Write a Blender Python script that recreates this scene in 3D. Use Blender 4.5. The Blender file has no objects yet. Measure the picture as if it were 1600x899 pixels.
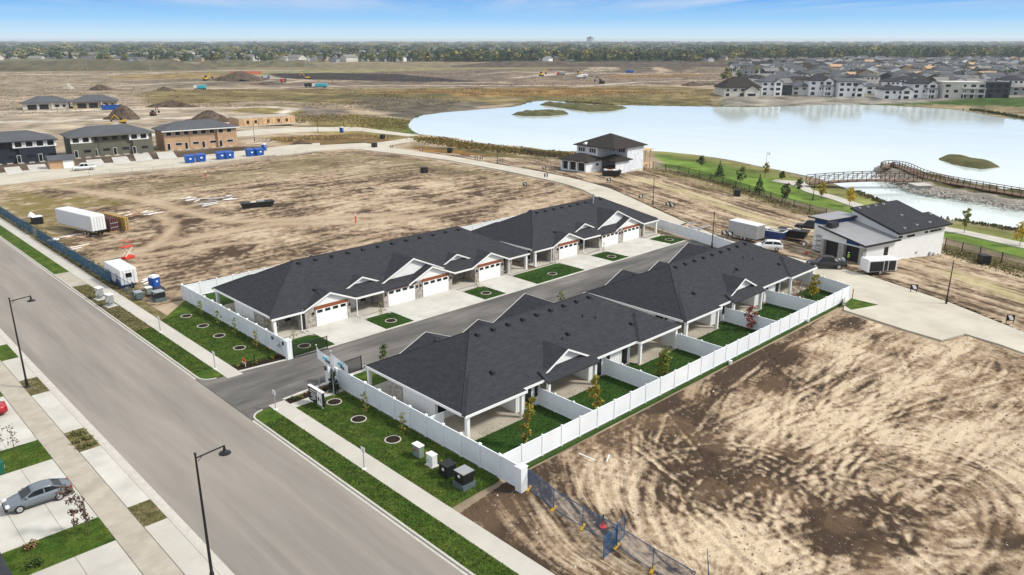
import bpy, bmesh, math, random
import numpy as np
from mathutils import Vector, Matrix
random.seed(7); rng = np.random.default_rng(7)
S = bpy.context.scene; COL = S.collection
R = math.radians

# ------------------------------------------------------------------ camera
CAM_H = 34.4; F_PX = 1212.0; HOR_Y = 63.0
PITCH = math.atan((449.5-HOR_Y)/F_PX); YAW = R(46.0)
cd = bpy.data.cameras.new('camera'); cam = bpy.data.objects.new('camera', cd); COL.objects.link(cam)
cd.sensor_width = 36; cd.lens = F_PX/1600*36; cd.clip_start = 0.5; cd.clip_end = 40000
cam.location = (0, 0, CAM_H); cam.rotation_euler = (math.pi/2-PITCH, 0, YAW-math.pi/2)
S.camera = cam

# ------------------------------------------------------------------ world, sun, exposure
SUN_EL = R(44); SUN_AZ = math.atan2(-0.80, 0.62)          # veiled sun, to the right of the view
w = bpy.data.worlds.new('World'); S.world = w; w.use_nodes = True
nt = w.node_tree; N = nt.nodes; L = nt.links; N.clear()
sky = N.new('ShaderNodeTexSky'); sky.sky_type = 'NISHITA'; sky.sun_disc = False
sky.sun_elevation = SUN_EL; sky.sun_rotation = math.pi/2-SUN_AZ; sky.dust_density = 0.6; sky.ozone_density = 3
tc = N.new('ShaderNodeTexCoord'); sp = N.new('ShaderNodeSeparateXYZ'); L.new(tc.outputs['Generated'], sp.inputs[0])
rp = N.new('ShaderNodeValToRGB'); L.new(sp.outputs['Z'], rp.inputs[0])
e = rp.color_ramp.elements
for i, (p, c) in enumerate([(0.0, (7.0, 8.6, 9.7, 1)), (0.010, (5.4, 7.7, 9.8, 1)), (0.024, (3.0, 6.2, 9.8, 1)), (0.046, (1.15, 4.1, 9.0, 1)), (0.12, (1.5, 4.2, 8.6, 1)), (1.0, (2.2, 4.6, 8.2, 1))]):
    el = e[i] if i < 2 else e.new(p); el.position = p; el.color = c
mx = N.new('ShaderNodeMixRGB'); mx.inputs[0].default_value = 0.85; L.new(sky.outputs[0], mx.inputs[1]); L.new(rp.outputs[0], mx.inputs[2])
# thin cloud sheet: direction projected on a plane overhead
ad = N.new('ShaderNodeMath'); ad.operation = 'MAXIMUM'; ad.inputs[1].default_value = 0.012; L.new(sp.outputs['Z'], ad.inputs[0])
dv = N.new('ShaderNodeVectorMath'); dv.operation = 'DIVIDE'; L.new(tc.outputs['Generated'], dv.inputs[0])
cb = N.new('ShaderNodeCombineXYZ'); [L.new(ad.outputs[0], cb.inputs[k]) for k in range(3)]; L.new(cb.outputs[0], dv.inputs[1])
mp = N.new('ShaderNodeMapping'); mp.inputs['Scale'].default_value = (0.10, 0.10, 0.0); mp.inputs['Rotation'].default_value = (0, 0, 0.75)
L.new(dv.outputs[0], mp.inputs[0])
mp2 = N.new('ShaderNodeMapping'); mp2.inputs['Scale'].default_value = (1.0, 0.16, 1); L.new(mp.outputs[0], mp2.inputs[0])
nz = N.new('ShaderNodeTexNoise'); nz.inputs['Scale'].default_value = 2.0; nz.inputs['Detail'].default_value = 6; nz.inputs['Roughness'].default_value = 0.6
L.new(mp2.outputs[0], nz.inputs[0])
cr = N.new('ShaderNodeMapRange'); cr.inputs[1].default_value = 0.40; cr.inputs[2].default_value = 0.66; L.new(nz.outputs[0], cr.inputs[0])
ce = N.new('ShaderNodeMapRange'); ce.inputs[1].default_value = 0.026; ce.inputs[2].default_value = 0.06; L.new(sp.outputs['Z'], ce.inputs[0])
cm = N.new('ShaderNodeMath'); cm.operation = 'MULTIPLY'; L.new(cr.outputs[0], cm.inputs[0]); L.new(ce.outputs[0], cm.inputs[1])
ve = N.new('ShaderNodeMapRange'); ve.inputs[1].default_value = 0.05; ve.inputs[2].default_value = 0.14; ve.inputs[4].default_value = 0.86; L.new(sp.outputs['Z'], ve.inputs[0])
mm = N.new('ShaderNodeMath'); mm.operation = 'MAXIMUM'; L.new(cm.outputs[0], mm.inputs[0]); L.new(ve.outputs[0], mm.inputs[1])
mc = N.new('ShaderNodeMixRGB'); mc.inputs[2].default_value = (7.95, 8.05, 8.2, 1); L.new(mm.outputs[0], mc.inputs[0]); L.new(mx.outputs[0], mc.inputs[1])
bg = N.new('ShaderNodeBackground'); bg.inputs[1].default_value = 0.1; L.new(mc.outputs[0], bg.inputs[0])
wo = N.new('ShaderNodeOutputWorld'); L.new(bg.outputs[0], wo.inputs[0])

sd = bpy.data.lights.new('sun', 'SUN'); sd.energy = 3.6; sd.angle = R(9); sd.color = (1, 0.95, 0.87)
sun = bpy.data.objects.new('sun', sd); COL.objects.link(sun)
dvec = Vector((math.cos(SUN_AZ)*math.cos(SUN_EL), math.sin(SUN_AZ)*math.cos(SUN_EL), math.sin(SUN_EL)))
sun.rotation_euler = dvec.to_track_quat('Z', 'Y').to_euler(); sun.location = (0, 0, 200)
v = S.view_settings; v.view_transform = 'Standard'; v.look = 'None'; v.exposure = 0.12; v.gamma = 1.0; v.use_curve_mapping = False
S.cycles.volume_bounces = 0; S.cycles.max_bounces = 5; S.cycles.volume_step_rate = 4

# ------------------------------------------------------------------ pixel-of-the-photo -> world helpers
fw = np.array([math.cos(YAW)*math.cos(PITCH), math.sin(YAW)*math.cos(PITCH), -math.sin(PITCH)])
rt = np.array([math.sin(YAW), -math.cos(YAW), 0.0])
up = np.array([math.cos(YAW)*math.sin(PITCH), math.sin(YAW)*math.sin(PITCH), math.cos(PITCH)])
def G(x, y, z=0.0):
    d = fw+(x-800)/F_PX*rt-(y-449.5)/F_PX*up; t = (z-CAM_H)/d[2]
    return (d[0]*t, d[1]*t)
# ------------------------------------------------------------------ numpy noise
def _h(i, j, s):
    n = (i*374761393+j*668265263+s*974634541) & 0xffffffff
    n = ((n ^ (n >> 13))*1274126177) & 0xffffffff
    return ((n ^ (n >> 16)) & 0xffff)/65535.0
def vn(x, y, s=0):
    x = np.asarray(x, float); y = np.asarray(y, float)
    i = np.floor(x).astype(np.int64); j = np.floor(y).astype(np.int64); a = x-i; b = y-j
    a = a*a*(3-2*a); b = b*b*(3-2*b)
    return (_h(i, j, s)*(1-a)+_h(i+1, j, s)*a)*(1-b)+(_h(i, j+1, s)*(1-a)+_h(i+1, j+1, s)*a)*b
def fbm(x, y, s=0, o=4):
    t = 0; a = 0.5; f = 1.0
    for k in range(o): t = t+a*vn(x*f, y*f, s+k*17); a *= 0.5; f *= 2.03
    return t/(1-0.5**o)
def sst(a, b, x): t = np.clip((x-a)/(b-a), 0, 1); return t*t*(3-2*t)
def sdist(poly, x, y):            # signed distance to polygon, + inside
    x = np.asarray(x, float); y = np.asarray(y, float); d = np.full(x.shape, 1e9); ins = np.zeros(x.shape, bool); n = len(poly)
    for k in range(n):
        ax, ay = poly[k]; bx, by = poly[(k+1) % n]; ex, ey = bx-ax, by-ay; q = ex*ex+ey*ey+1e-9
        t = np.clip(((x-ax)*ex+(y-ay)*ey)/q, 0, 1); d = np.minimum(d, np.hypot(x-ax-t*ex, y-ay-t*ey))
        c = ((ay > y) != (by > y)); ins ^= c & (x < (bx-ax)*(y-ay)/((by-ay) if by != ay else 1e-9)+ax)
    return np.where(ins, d, -d)
def ldist(pts, x, y):             # distance to polyline
    d = np.full(np.shape(x), 1e9)
    for (ax, ay), (bx, by) in zip(pts[:-1], pts[1:]):
        ex, ey = bx-ax, by-ay; q = ex*ex+ey*ey+1e-9; t = np.clip(((x-ax)*ex+(y-ay)*ey)/q, 0, 1)
        d = np.minimum(d, np.hypot(x-ax-t*ex, y-ay-t*ey))
    return d
def smooth_line(pts, n=8):        # Catmull-Rom
    P = [pts[0]]+list(pts)+[pts[-1]]; out = []
    for i in range(1, len(P)-2):
        p0, p1, p2, p3 = [np.array(P[i+k], float) for k in (-1, 0, 1, 2)]
        for t in np.linspace(0, 1, n, endpoint=False):
            out.append(tuple(0.5*(2*p1+(p2-p0)*t+(2*p0-5*p1+4*p2-p3)*t*t+(3*p1-p0-3*p2+p3)*t**3)))
    return out+[tuple(pts[-1])]
# lake outline at lake level
LZ = -3.0
LAKE = [G(*p, LZ) for p in ((648,205),(640,195),(665,180),(760,171),(812,166),(830,160),(862,158),(905,163),(970,165),(1100,167),(1190,168),(1300,164),(1400,166),(1500,173),(1600,188))]
LAKE += [(470,30),(430,-70),(300,-110),(200,-80),(178,-20)]
LAKE += [G(*p, LZ) for p in ((1600,360),(1500,345),(1420,331),(1370,308),(1330,296),(1285,280),(1250,272),(1200,262),(1120,246),(1010,235),(880,236),(820,229),(760,224),(700,214),(660,210))]
LAKE = smooth_line(LAKE+[LAKE[0]], 3)[:-1]
def hgt(x, y):
    x = np.asarray(x, float); y = np.asarray(y, float)
    d = -sdist(LAKE, x, y)
    return np.where(d > 0, LZ*(1-sst(0, 68, d))**0.72+0.25*sst(0, 2, d)*(1-sst(2, 30, d)), LZ-np.minimum(2.5, -d*0.4))
def Gt(px, py, dz=0.0):           # photo pixel -> point on the terrain
    z = 0.0
    for _ in range(7): q = G(px, py, z+dz); z = float(hgt(q[0], q[1]))
    return (q[0], q[1], z)

# ------------------------------------------------------------------ mesh helpers
def mesh_np(name, V, Fq):
    me = bpy.data.meshes.new(name); V = np.asarray(V, np.float32); Fq = np.asarray(Fq, np.int32); k = Fq.shape[1]
    me.vertices.add(len(V)); me.vertices.foreach_set('co', V.ravel()); me.loops.add(Fq.size); me.loops.foreach_set('vertex_index', Fq.ravel())
    me.polygons.add(len(Fq)); me.polygons.foreach_set('loop_start', np.arange(0, Fq.size, k, dtype=np.int32)); me.polygons.foreach_set('loop_total', np.full(len(Fq), k, np.int32))
    me.update(calc_edges=True); return me
def setcol(me, C):
    a = me.color_attributes.new('Col', 'FLOAT_COLOR', 'POINT'); C = np.asarray(C, np.float32)
    a.data.foreach_set('color', np.concatenate([C, np.ones((len(C), 1), np.float32)], 1).ravel())
def link(me, name, mat=None, parent=None, loc=None, rz=0):
    o = bpy.data.objects.new(name, me); COL.objects.link(o)
    if mat is not None and me is not None and not me.materials: me.materials.append(M[mat] if isinstance(mat, str) else mat)
    if parent: o.parent = parent
    if loc is not None: o.location = loc
    if rz: o.rotation_euler = (0, 0, rz)
    return o
class MB:
    def __init__(s): s.v = []; s.f = []
    def add(s, vs, fs): n = len(s.v); s.v += [tuple(p) for p in vs]; s.f += [tuple(i+n for i in f) for f in fs]; return s
    def box(s, a, b, c=0):
        (x0, y0, z0), (x1, y1, z1) = a, b
        return s.add([(x0,y0,z0),(x1,y0,z0),(x1,y1,z0),(x0,y1,z0),(x0,y0,z1),(x1,y0,z1),(x1,y1,z1),(x0,y1,z1)], [(0,3,2,1),(4,5,6,7),(0,1,5,4),(1,2,6,5),(2,3,7,6),(3,0,4,7)])
    def hexa(s, lo, hi):          # 4 bottom pts + 4 top pts, same order
        return s.add(list(lo)+list(hi), [(0,3,2,1),(4,5,6,7),(0,1,5,4),(1,2,6,5),(2,3,7,6),(3,0,4,7)])
    def prism(s, poly, z0, z1):   # horizontal polygon extruded up
        n = len(poly); a = [(p[0],p[1],z0) for p in poly]+[(p[0],p[1],z1) for p in poly]
        return s.add(a, [tuple(range(n-1,-1,-1)), tuple(range(n,2*n))]+[(i,(i+1)%n,n+(i+1)%n,n+i) for i in range(n)])
    def ext(s, poly, d):          # any 3D polygon extruded by vector d
        n = len(poly); a = [tuple(p) for p in poly]+[tuple(p[k]+d[k] for k in range(3)) for p in poly]
        return s.add(a, [tuple(range(n-1,-1,-1)), tuple(range(n,2*n))]+[(i,(i+1)%n,n+(i+1)%n,n+i) for i in range(n)])
    def tube(s, p, q, r0, r1=None, n=8):
        r1 = r0 if r1 is None else r1; p = Vector(p); q = Vector(q); d = (q-p).normalized(); a = d.orthogonal().normalized(); b = d.cross(a); vs = []
        for c, r in ((p, r0), (q, r1)):
            for k in range(n): t = 2*math.pi*k/n; vs.append(tuple(c+a*(r*math.cos(t))+b*(r*math.sin(t))))
        return s.add(vs, [(k,(k+1)%n,n+(k+1)%n,n+k) for k in range(n)]+[tuple(range(n-1,-1,-1)), tuple(range(n,2*n))])
    def lathe(s, prof, c=(0,0,0), n=12):  # profile of (r,z)
        vs = [(c[0]+r*math.cos(2*math.pi*k/n), c[1]+r*math.sin(2*math.pi*k/n), c[2]+z) for r, z in prof for k in range(n)]; m = len(prof)
        return s.add(vs, [(i*n+k, i*n+(k+1)%n, (i+1)*n+(k+1)%n, (i+1)*n+k) for i in range(m-1) for k in range(n)]+[tuple(range(n-1,-1,-1)), tuple((m-1)*n+k for k in range(n))])
    def mesh(s, name='part', bevel=0):
        me = bpy.data.meshes.new(name); me.from_pydata(s.v, [], s.f); me.update()
        if bevel:
            bm = bmesh.new(); bm.from_mesh(me); bmesh.ops.bevel(bm, geom=bm.edges[:], offset=bevel, segments=1, affect='EDGES'); bm.to_mesh(me); bm.free()
        return me
    def build(s, name, mat, parent=None, loc=None, rz=0, bevel=0, smooth=False):
        me = s.mesh(name, bevel)
        if smooth: me.polygons.foreach_set('use_smooth', [True]*len(me.polygons))
        return link(me, name, mat, parent, loc, rz)
def bx(name, a, b, mat, parent=None, bevel=0): return MB().box(a, b).build(name, mat, parent, bevel=bevel)
def tag(o, label=None, cat=None, group=None, kind=None):
    if label: o['label'] = label
    if cat: o['category'] = cat
    if group: o['group'] = group
    if kind: o['kind'] = kind
    return o
def thing(name, label, cat, loc=(0,0,0), rz=0, group=None):
    o = bpy.data.objects.new(name, None); COL.objects.link(o); o.location = loc; o.rotation_euler = (0, 0, rz); o.empty_display_size = 0.2
    return tag(o, label, cat, group)
def struct(name, o): o['kind'] = 'structure'; return o
def copy_tree(o, loc=None, rz=None, label=None, group=None, parent=None, scale=None):
    c = o.copy(); COL.objects.link(c); c.parent = parent
    if loc is not None: c.location = loc
    if rz is not None: c.rotation_euler = (0, 0, rz)
    if scale is not None: c.scale = scale if hasattr(scale, '__len__') else (scale,)*3
    if label: c['label'] = label
    if group: c['group'] = group
    for ch in KIDS.get(o.name, None) or [x for x in o.children]: copy_tree(ch, parent=c)
    return c
KIDS = {}
# ------------------------------------------------------------------ materials
M = {}
def pm(name, col, rough=0.75, var=0.12, scale=2.0, bump=0.0, bscale=None, metal=0.0, spec=0.3, attr=False, stretch=None, alpha=None, hue=None, dist=0.05):
    m = bpy.data.materials.new(name); m.use_nodes = True; nt = m.node_tree; N = nt.nodes; L = nt.links; b = N['Principled BSDF']
    b.inputs['Roughness'].default_value = rough; b.inputs['Metallic'].default_value = metal; b.inputs['Specular IOR Level'].default_value = spec
    ge = N.new('ShaderNodeNewGeometry'); src = ge.outputs['Position']
    if stretch:
        mp = N.new('ShaderNodeMapping'); mp.inputs['Scale'].default_value = stretch; L.new(src, mp.inputs[0]); src = mp.outputs[0]
    nz = N.new('ShaderNodeTexNoise'); nz.inputs['Scale'].default_value = scale; nz.inputs['Detail'].default_value = 5; nz.inputs['Roughness'].default_value = 0.62; L.new(src, nz.inputs[0])
    mr = N.new('ShaderNodeMapRange'); mr.inputs[1].default_value = 0.28; mr.inputs[2].default_value = 0.72; mr.inputs[3].default_value = 1-var; mr.inputs[4].default_value = 1+var; L.new(nz.outputs[0], mr.inputs[0])
    if attr: c = N.new('ShaderNodeVertexColor'); c.layer_name = 'Col'; co = c.outputs[0]
    else: c = N.new('ShaderNodeRGB'); c.outputs[0].default_value = (*col, 1); co = c.outputs[0]
    if hue:   # second tone mixed in by a large noise
        n2 = N.new('ShaderNodeTexNoise'); n2.inputs['Scale'].default_value = hue[1]; n2.inputs['Detail'].default_value = 4; L.new(src, n2.inputs[0])
        m2 = N.new('ShaderNodeMapRange'); m2.inputs[1].default_value = 0.4; m2.inputs[2].default_value = 0.65; L.new(n2.outputs[0], m2.inputs[0])
        x2 = N.new('ShaderNodeMixRGB'); L.new(m2.outputs[0], x2.inputs[0]); L.new(co, x2.inputs[1]); x2.inputs[2].default_value = (*hue[0], 1); co = x2.outputs[0]
    vm = N.new('ShaderNodeVectorMath'); vm.operation = 'SCALE'; L.new(co, vm.inputs[0]); L.new(mr.outputs[0], vm.inputs['Scale']); L.new(vm.outputs[0], b.inputs['Base Color'])
    if bump:
        n3 = N.new('ShaderNodeTexNoise'); n3.inputs['Scale'].default_value = bscale or scale*4; n3.inputs['Detail'].default_value = 5; L.new(src, n3.inputs[0])
        bp = N.new('ShaderNodeBump'); bp.inputs['Strength'].default_value = bump; bp.inputs['Distance'].default_value = dist; L.new(n3.outputs[0], bp.inputs['Height']); L.new(bp.outputs[0], b.inputs['Normal'])
    if alpha is not None: b.inputs['Alpha'].default_value = alpha
    M[name] = m; return m
pm('ground', None, 0.95, 0.6, 0.09, 0.6, 0.5, attr=True, spec=0.1, dist=0.3)
pm('soil', None, 0.95, 0.22, 6.0, 0.9, 6.0, attr=True, spec=0.05, dist=0.09)
pm('vcol', None, 0.9, 0.15, 0.4, attr=True, spec=0.1)
pm('asphalt', (0.275,0.245,0.212), 0.9, 0.12, 0.9, 0.25, 14, spec=0.25, hue=((0.225,0.206,0.185), 0.55), dist=0.02, stretch=(1,0.07,1))
pm('new_asphalt', (0.098,0.092,0.086), 0.85, 0.35, 0.5, 0.3, 12, stretch=(0.22,1,1), hue=((0.175,0.162,0.146), 0.35), dist=0.02)
pm('concrete', (0.50,0.475,0.42), 0.85, 0.11, 0.6, 0.15, 9, hue=((0.45,0.425,0.37), 0.3), dist=0.01)
pm('concrete_new', (0.54,0.525,0.475), 0.85, 0.10, 0.5, 0.1, 9, hue=((0.47,0.452,0.40), 0.3), dist=0.01)
pm('concrete_tan', (0.42,0.378,0.31), 0.85, 0.12, 0.7, 0.15, 9, hue=((0.36,0.32,0.26), 0.5), dist=0.01)
pm('concrete_road', (0.52,0.478,0.395), 0.85, 0.12, 0.25, 0.1, 9, hue=((0.46,0.415,0.335), 0.12), dist=0.01)
pm('asphalt_joint', (0.315,0.285,0.25), 0.9, 0.15, 2)
pm('kerb', (0.50,0.47,0.42), 0.85, 0.12, 1.5)
pm('lawn', (0.040,0.085,0.010), 0.9, 0.45, 1.3, 0.9, 6, spec=0.1, hue=((0.085,0.115,0.018), 0.45), dist=0.08)
pm('turf', (0.026,0.066,0.011), 0.9, 0.22, 0.7, 0.6, 10, spec=0.1, hue=((0.036,0.072,0.012), 0.5), dist=0.05)
pm('dry_lawn', (0.12,0.11,0.04), 0.9, 0.4, 1.2, 0.9, 6, spec=0.1, hue=((0.20,0.155,0.09), 0.6), dist=0.08)
pm('mulch', (0.026,0.018,0.013), 0.95, 0.5, 6, 0.8, 12, spec=0.1)
pm('shingle', (0.040,0.041,0.047), 0.95, 0.26, 1.6, 0.8, 5, spec=0.12, dist=0.04, stretch=(0.7,0.7,5))
pm('shingle_brown', (0.040,0.034,0.031), 0.95, 0.2, 1.0, 0.4, 10, spec=0.12)
pm('roof_grey', (0.085,0.09,0.098), 0.9, 0.12, 0.3)
pm('roof_mid', (0.20,0.19,0.18), 0.9, 0.15, 0.3)
pm('white_trim', (0.80,0.80,0.79), 0.5, 0.03, 2.0)
pm('white_vinyl', (0.78,0.81,0.84), 0.45, 0.06, 0.5, spec=0.4)
pm('white_siding', (0.76,0.77,0.77), 0.6, 0.04, 0.8)
pm('house_wrap', (0.78,0.80,0.82), 0.6, 0.10, 1.4, hue=((0.62,0.66,0.74), 0.9))
pm('stone', (0.40,0.37,0.335), 0.9, 0.45, 3.2, 0.8, 5, hue=((0.26,0.235,0.21), 2.2), dist=0.05)
pm('door_white', (0.80,0.81,0.81), 0.4, 0.02, 1.0)
pm('wood_beam', (0.24,0.075,0.028), 0.6, 0.2, 3, stretch=(0.3,3,3))
pm('glass', (0.010,0.012,0.015), 0.06, 0.1, 1, spec=0.4)
pm('black_metal', (0.012,0.012,0.014), 0.45, 0.1, 4, spec=0.4)
pm('grey_metal', (0.33,0.34,0.35), 0.5, 0.1, 2, metal=0.2)
pm('vent', (0.02,0.02,0.022), 0.6, 0.1, 3)  # also used for dark panels that stand for shade in openings
pm('rubber', (0.015,0.015,0.016), 0.85, 0.2, 4)
pm('rim', (0.5,0.5,0.52), 0.3, 0.05, 4, metal=0.7)
pm('bark', (0.12,0.085,0.06), 0.95, 0.3, 6)
pm('timber', (0.56,0.36,0.19), 0.8, 0.2, 2.0, hue=((0.66,0.46,0.27), 0.8))
pm('osb', (0.50,0.33,0.205), 0.85, 0.12, 1.5, hue=((0.44,0.285,0.17), 0.6))
pm('navy', (0.020,0.027,0.040), 0.7, 0.08, 1); pm('olive', (0.125,0.12,0.092), 0.75, 0.08, 1)
pm('brown_soil', (0.085,0.063,0.048), 0.98, 0.4, 0.6, 0.9, 1.6, spec=0.05, hue=((0.13,0.10,0.075), 0.3), dist=0.3)
pm('blue_plastic', (0.008,0.075,0.33), 0.45, 0.1, 3, spec=0.4); pm('blue_steel', (0.02,0.09,0.20), 0.5, 0.15, 3)
pm('deck_wood', (0.15,0.09,0.06), 0.85, 0.2, 2, hue=((0.22,0.15,0.105), 1.0)); pm('rail_brown', (0.075,0.04,0.028), 0.8, 0.2, 3)
pm('rock', (0.42,0.39,0.35), 0.95, 0.35, 1.2); pm('scrub', None, 0.95, 0.2, 2.0, attr=True, spec=0.05)
pm('leaf', None, 0.7, 0.25, 3.0, attr=True, spec=0.15)
pm('yellow', (0.55,0.33,0.03), 0.6, 0.15, 3); pm('orange_red', (0.60,0.06,0.03), 0.6, 0.1, 3); pm('cyan_paint', (0.05,0.42,0.52), 0.5, 0.1, 3)
pm('util_green', (0.19,0.24,0.21), 0.6, 0.1, 3); pm('util_dark', (0.09,0.125,0.13), 0.6, 0.15, 3); pm('stucco_cream', (0.58,0.555,0.50), 0.8, 0.05, 1); pm('tan_wall', (0.40,0.31,0.21), 0.8, 0.08, 1); pm('grey_wall', (0.26,0.275,0.29), 0.75, 0.06, 1); pm('charcoal_wall', (0.035,0.042,0.052), 0.6, 0.1, 1)
# ------------------------------------------------------------------ terrain
def PG(*ps): return [G(*p) for p in ps]
def PGt(*ps): return [Gt(*p)[:2] for p in ps]
C_TAN = (0.30,0.235,0.165)
ZONES = [  # (polygon in world, colour, edge softness, noise wobble)
 (PG((-900,97),(2600,97),(2600,66),(-900,66)), (0.085,0.10,0.06), 40, 30),
 (PG((-400,120),(1250,112),(1250,98),(-400,98)), (0.22,0.185,0.12), 15, 12),
 (PG((330,113),(700,106),(860,107),(840,112),(600,114),(400,117)), (0.25,0.235,0.125), 8, 8),
 (PG((-300,150),(-300,113),(240,112),(430,120),(330,140),(200,150)), (0.30,0.25,0.185), 6, 8),
 (PG((160,119),(320,114),(400,117),(330,122),(200,124)), (0.30,0.22,0.10), 5, 6),
 (PG((180,128),(330,122),(470,124),(420,131),(280,137)), (0.20,0.165,0.13), 4, 5),
 (PG((400,131),(560,127),(800,131),(1010,127),(1010,136),(560,137),(420,138)), (0.20,0.16,0.125), 4, 5),
 (PG((560,113),(770,108),(1000,112),(1000,127),(790,128),(600,128),(520,124)), (0.19,0.15,0.12), 5, 6),
 (PG((415,115),(520,114),(620,116),(700,123),(752,128),(640,128),(520,125),(440,123)), (0.040,0.032,0.034), 3, 5),
 (PG((780,110),(1150,102),(1400,100),(1420,115),(1240,128),(900,136),(800,130)), (0.24,0.19,0.145), 6, 8),
 (PG((845,108),(1000,104),(1010,112),(900,113)), (0.14,0.115,0.09), 5, 5),
 (PG((1000,106),(1100,104),(1060,112),(1010,112)), (0.13,0.105,0.085), 4, 4),
 (PG((1015,104),(1030,104),(1052,112),(1032,114)), (0.48,0.39,0.29), 2, 1),
 (PG((925,105),(970,104),(960,111),(900,113)), (0.42,0.36,0.28), 2, 3),
 (PG((950,118),(1090,114),(1100,119),(1010,121),(960,122)), (0.25,0.16,0.07), 4, 4),
 (PG((240,140),(800,137),(1020,134),(1130,140),(1130,158),(860,152),(640,165),(420,158),(250,165),(200,150)), (0.215,0.175,0.085), 5, 9),
 (PG((560,143),(800,138),(960,137),(1080,146),(800,147),(640,152)), (0.26,0.165,0.065), 5, 9),
 (PG((420,150),(700,146),(700,152),(430,157)), (0.13,0.115,0.05), 4, 7),
 (PG((560,152),(760,155),(740,170),(640,176),(560,165)), (0.135,0.12,0.095), 4, 7),
 (PG((780,165),(830,145),(1130,155),(1130,166)), (0.16,0.145,0.06), 3, 5),
 (PG((300,175),(430,165),(560,172),(660,180),(660,212),(560,205),(470,200),(420,208),(300,200)), (0.23,0.185,0.075), 4, 7),
 (PG((470,166),(545,168),(535,182),(470,180)), (0.17,0.145,0.125), 3, 4),
 (PG((560,175),(650,178),(662,195),(640,204),(600,195)), (0.15,0.155,0.05), 3, 5),
 (PG((625,185),(660,184),(660,198),(635,202)), (0.12,0.19,0.04), 2, 3),
 (PG((-300,215),(-300,176),(330,172),(480,184),(470,200),(350,210),(100,215)), (0.37,0.315,0.25), 4, 6),
 (PG((420,212),(600,205),(640,216),(560,226),(430,226)), (0.20,0.135,0.06), 2, 5),
 (PG((650,217),(760,225),(880,238),(1010,238),(1010,246),(860,246),(740,240),(660,232)), (0.15,0.13,0.05), 2, 4),
 (PG((645,219),(700,224),(770,233),(700,237),(640,228)), (0.22,0.125,0.04), 2, 4),
 (PG((1110,168),(1110,151),(1600,153),(1900,158),(1900,200),(1600,186),(1450,167),(1300,161)), (0.27,0.225,0.14), 2, 4),
 (PG((1125,160),(1128,151),(1600,152),(1900,160),(1900,175),(1600,163),(1480,157),(1300,157)), (0.055,0.105,0.020), 1.5, 2),
 (PG((-60,284),(-60,258),(60,251),(140,246),(250,238),(372,229),(436,229),(380,237),(280,248),(160,258),(60,266)), (0.105,0.08,0.065), 1.2, 2),
 (PG((1130,160),(1130,149),(1145,90),(1700,86),(1900,155),(1600,152)), (0.27,0.255,0.23), 4, 4),
]
PARK = PGt((1010,233),(1110,247),(1200,263),(1262,282),(1340,300),(1420,334),(1500,350),(1600,366),(1750,385),(1750,452),(1600,405),(1478,373),(1330,336),(1180,300),(1100,278),(1040,262))
CRES_L = PGt((430,244),(500,236),(555,233),(640,243),(700,251),(800,270),(875,286),(910,297),(935,310),(990,330),(1040,350),(1120,378),(1200,410),(1325,460),(1313,484),(1468,534),(1512,522),(1600,553),(1750,610))
CRES_R = PGt((430,236),(500,228),(570,224),(650,237),(720,247),(800,261),(855,271),(910,283),(955,296),(1007,320),(1077,351),(1135,375),(1210,397),(1345,428),(1400,446),(1480,473),(1540,497),(1600,521),(1750,580))
LOT_A = [(32.6,-10),(32.6,39.6),(38.0,40.35),(104.5,40.35)]+PGt((1313,487),(1468,536),(1512,525),(1600,556),(1700,595))+[(88,-10)]
LOT_B = [(34.0,105.6),(121.5,105.6)]+PGt((935,312),(905,298),(870,287),(800,272),(700,253),(640,245),(560,234),(480,240),(380,254),(270,268),(160,277),(0,290),(-60,294))+[(34.0,330),(33.6,215)]
LOT_B[-1] = (34.0, 200)
LOT_C = PGt((1010,319),(1077,350),(1135,374),(1210,396),(1345,427),(1480,472),(1600,520),(1720,570),(1720,450),(1600,412),(1478,382),(1330,342),(1180,304),(1090,280),(1010,262),(870,250),(740,243),(660,237),(720,246),(800,260),(855,270),(910,282),(955,295))
ZONES = [(p, tuple(v*f for v, f in zip(c, (0.84,0.81,0.75))), a, b) for p, c, a, b in ZONES]
def tint(C, m, c): return C*(1-m[:,None])+np.array(c)[None]*m[:,None]
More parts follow.
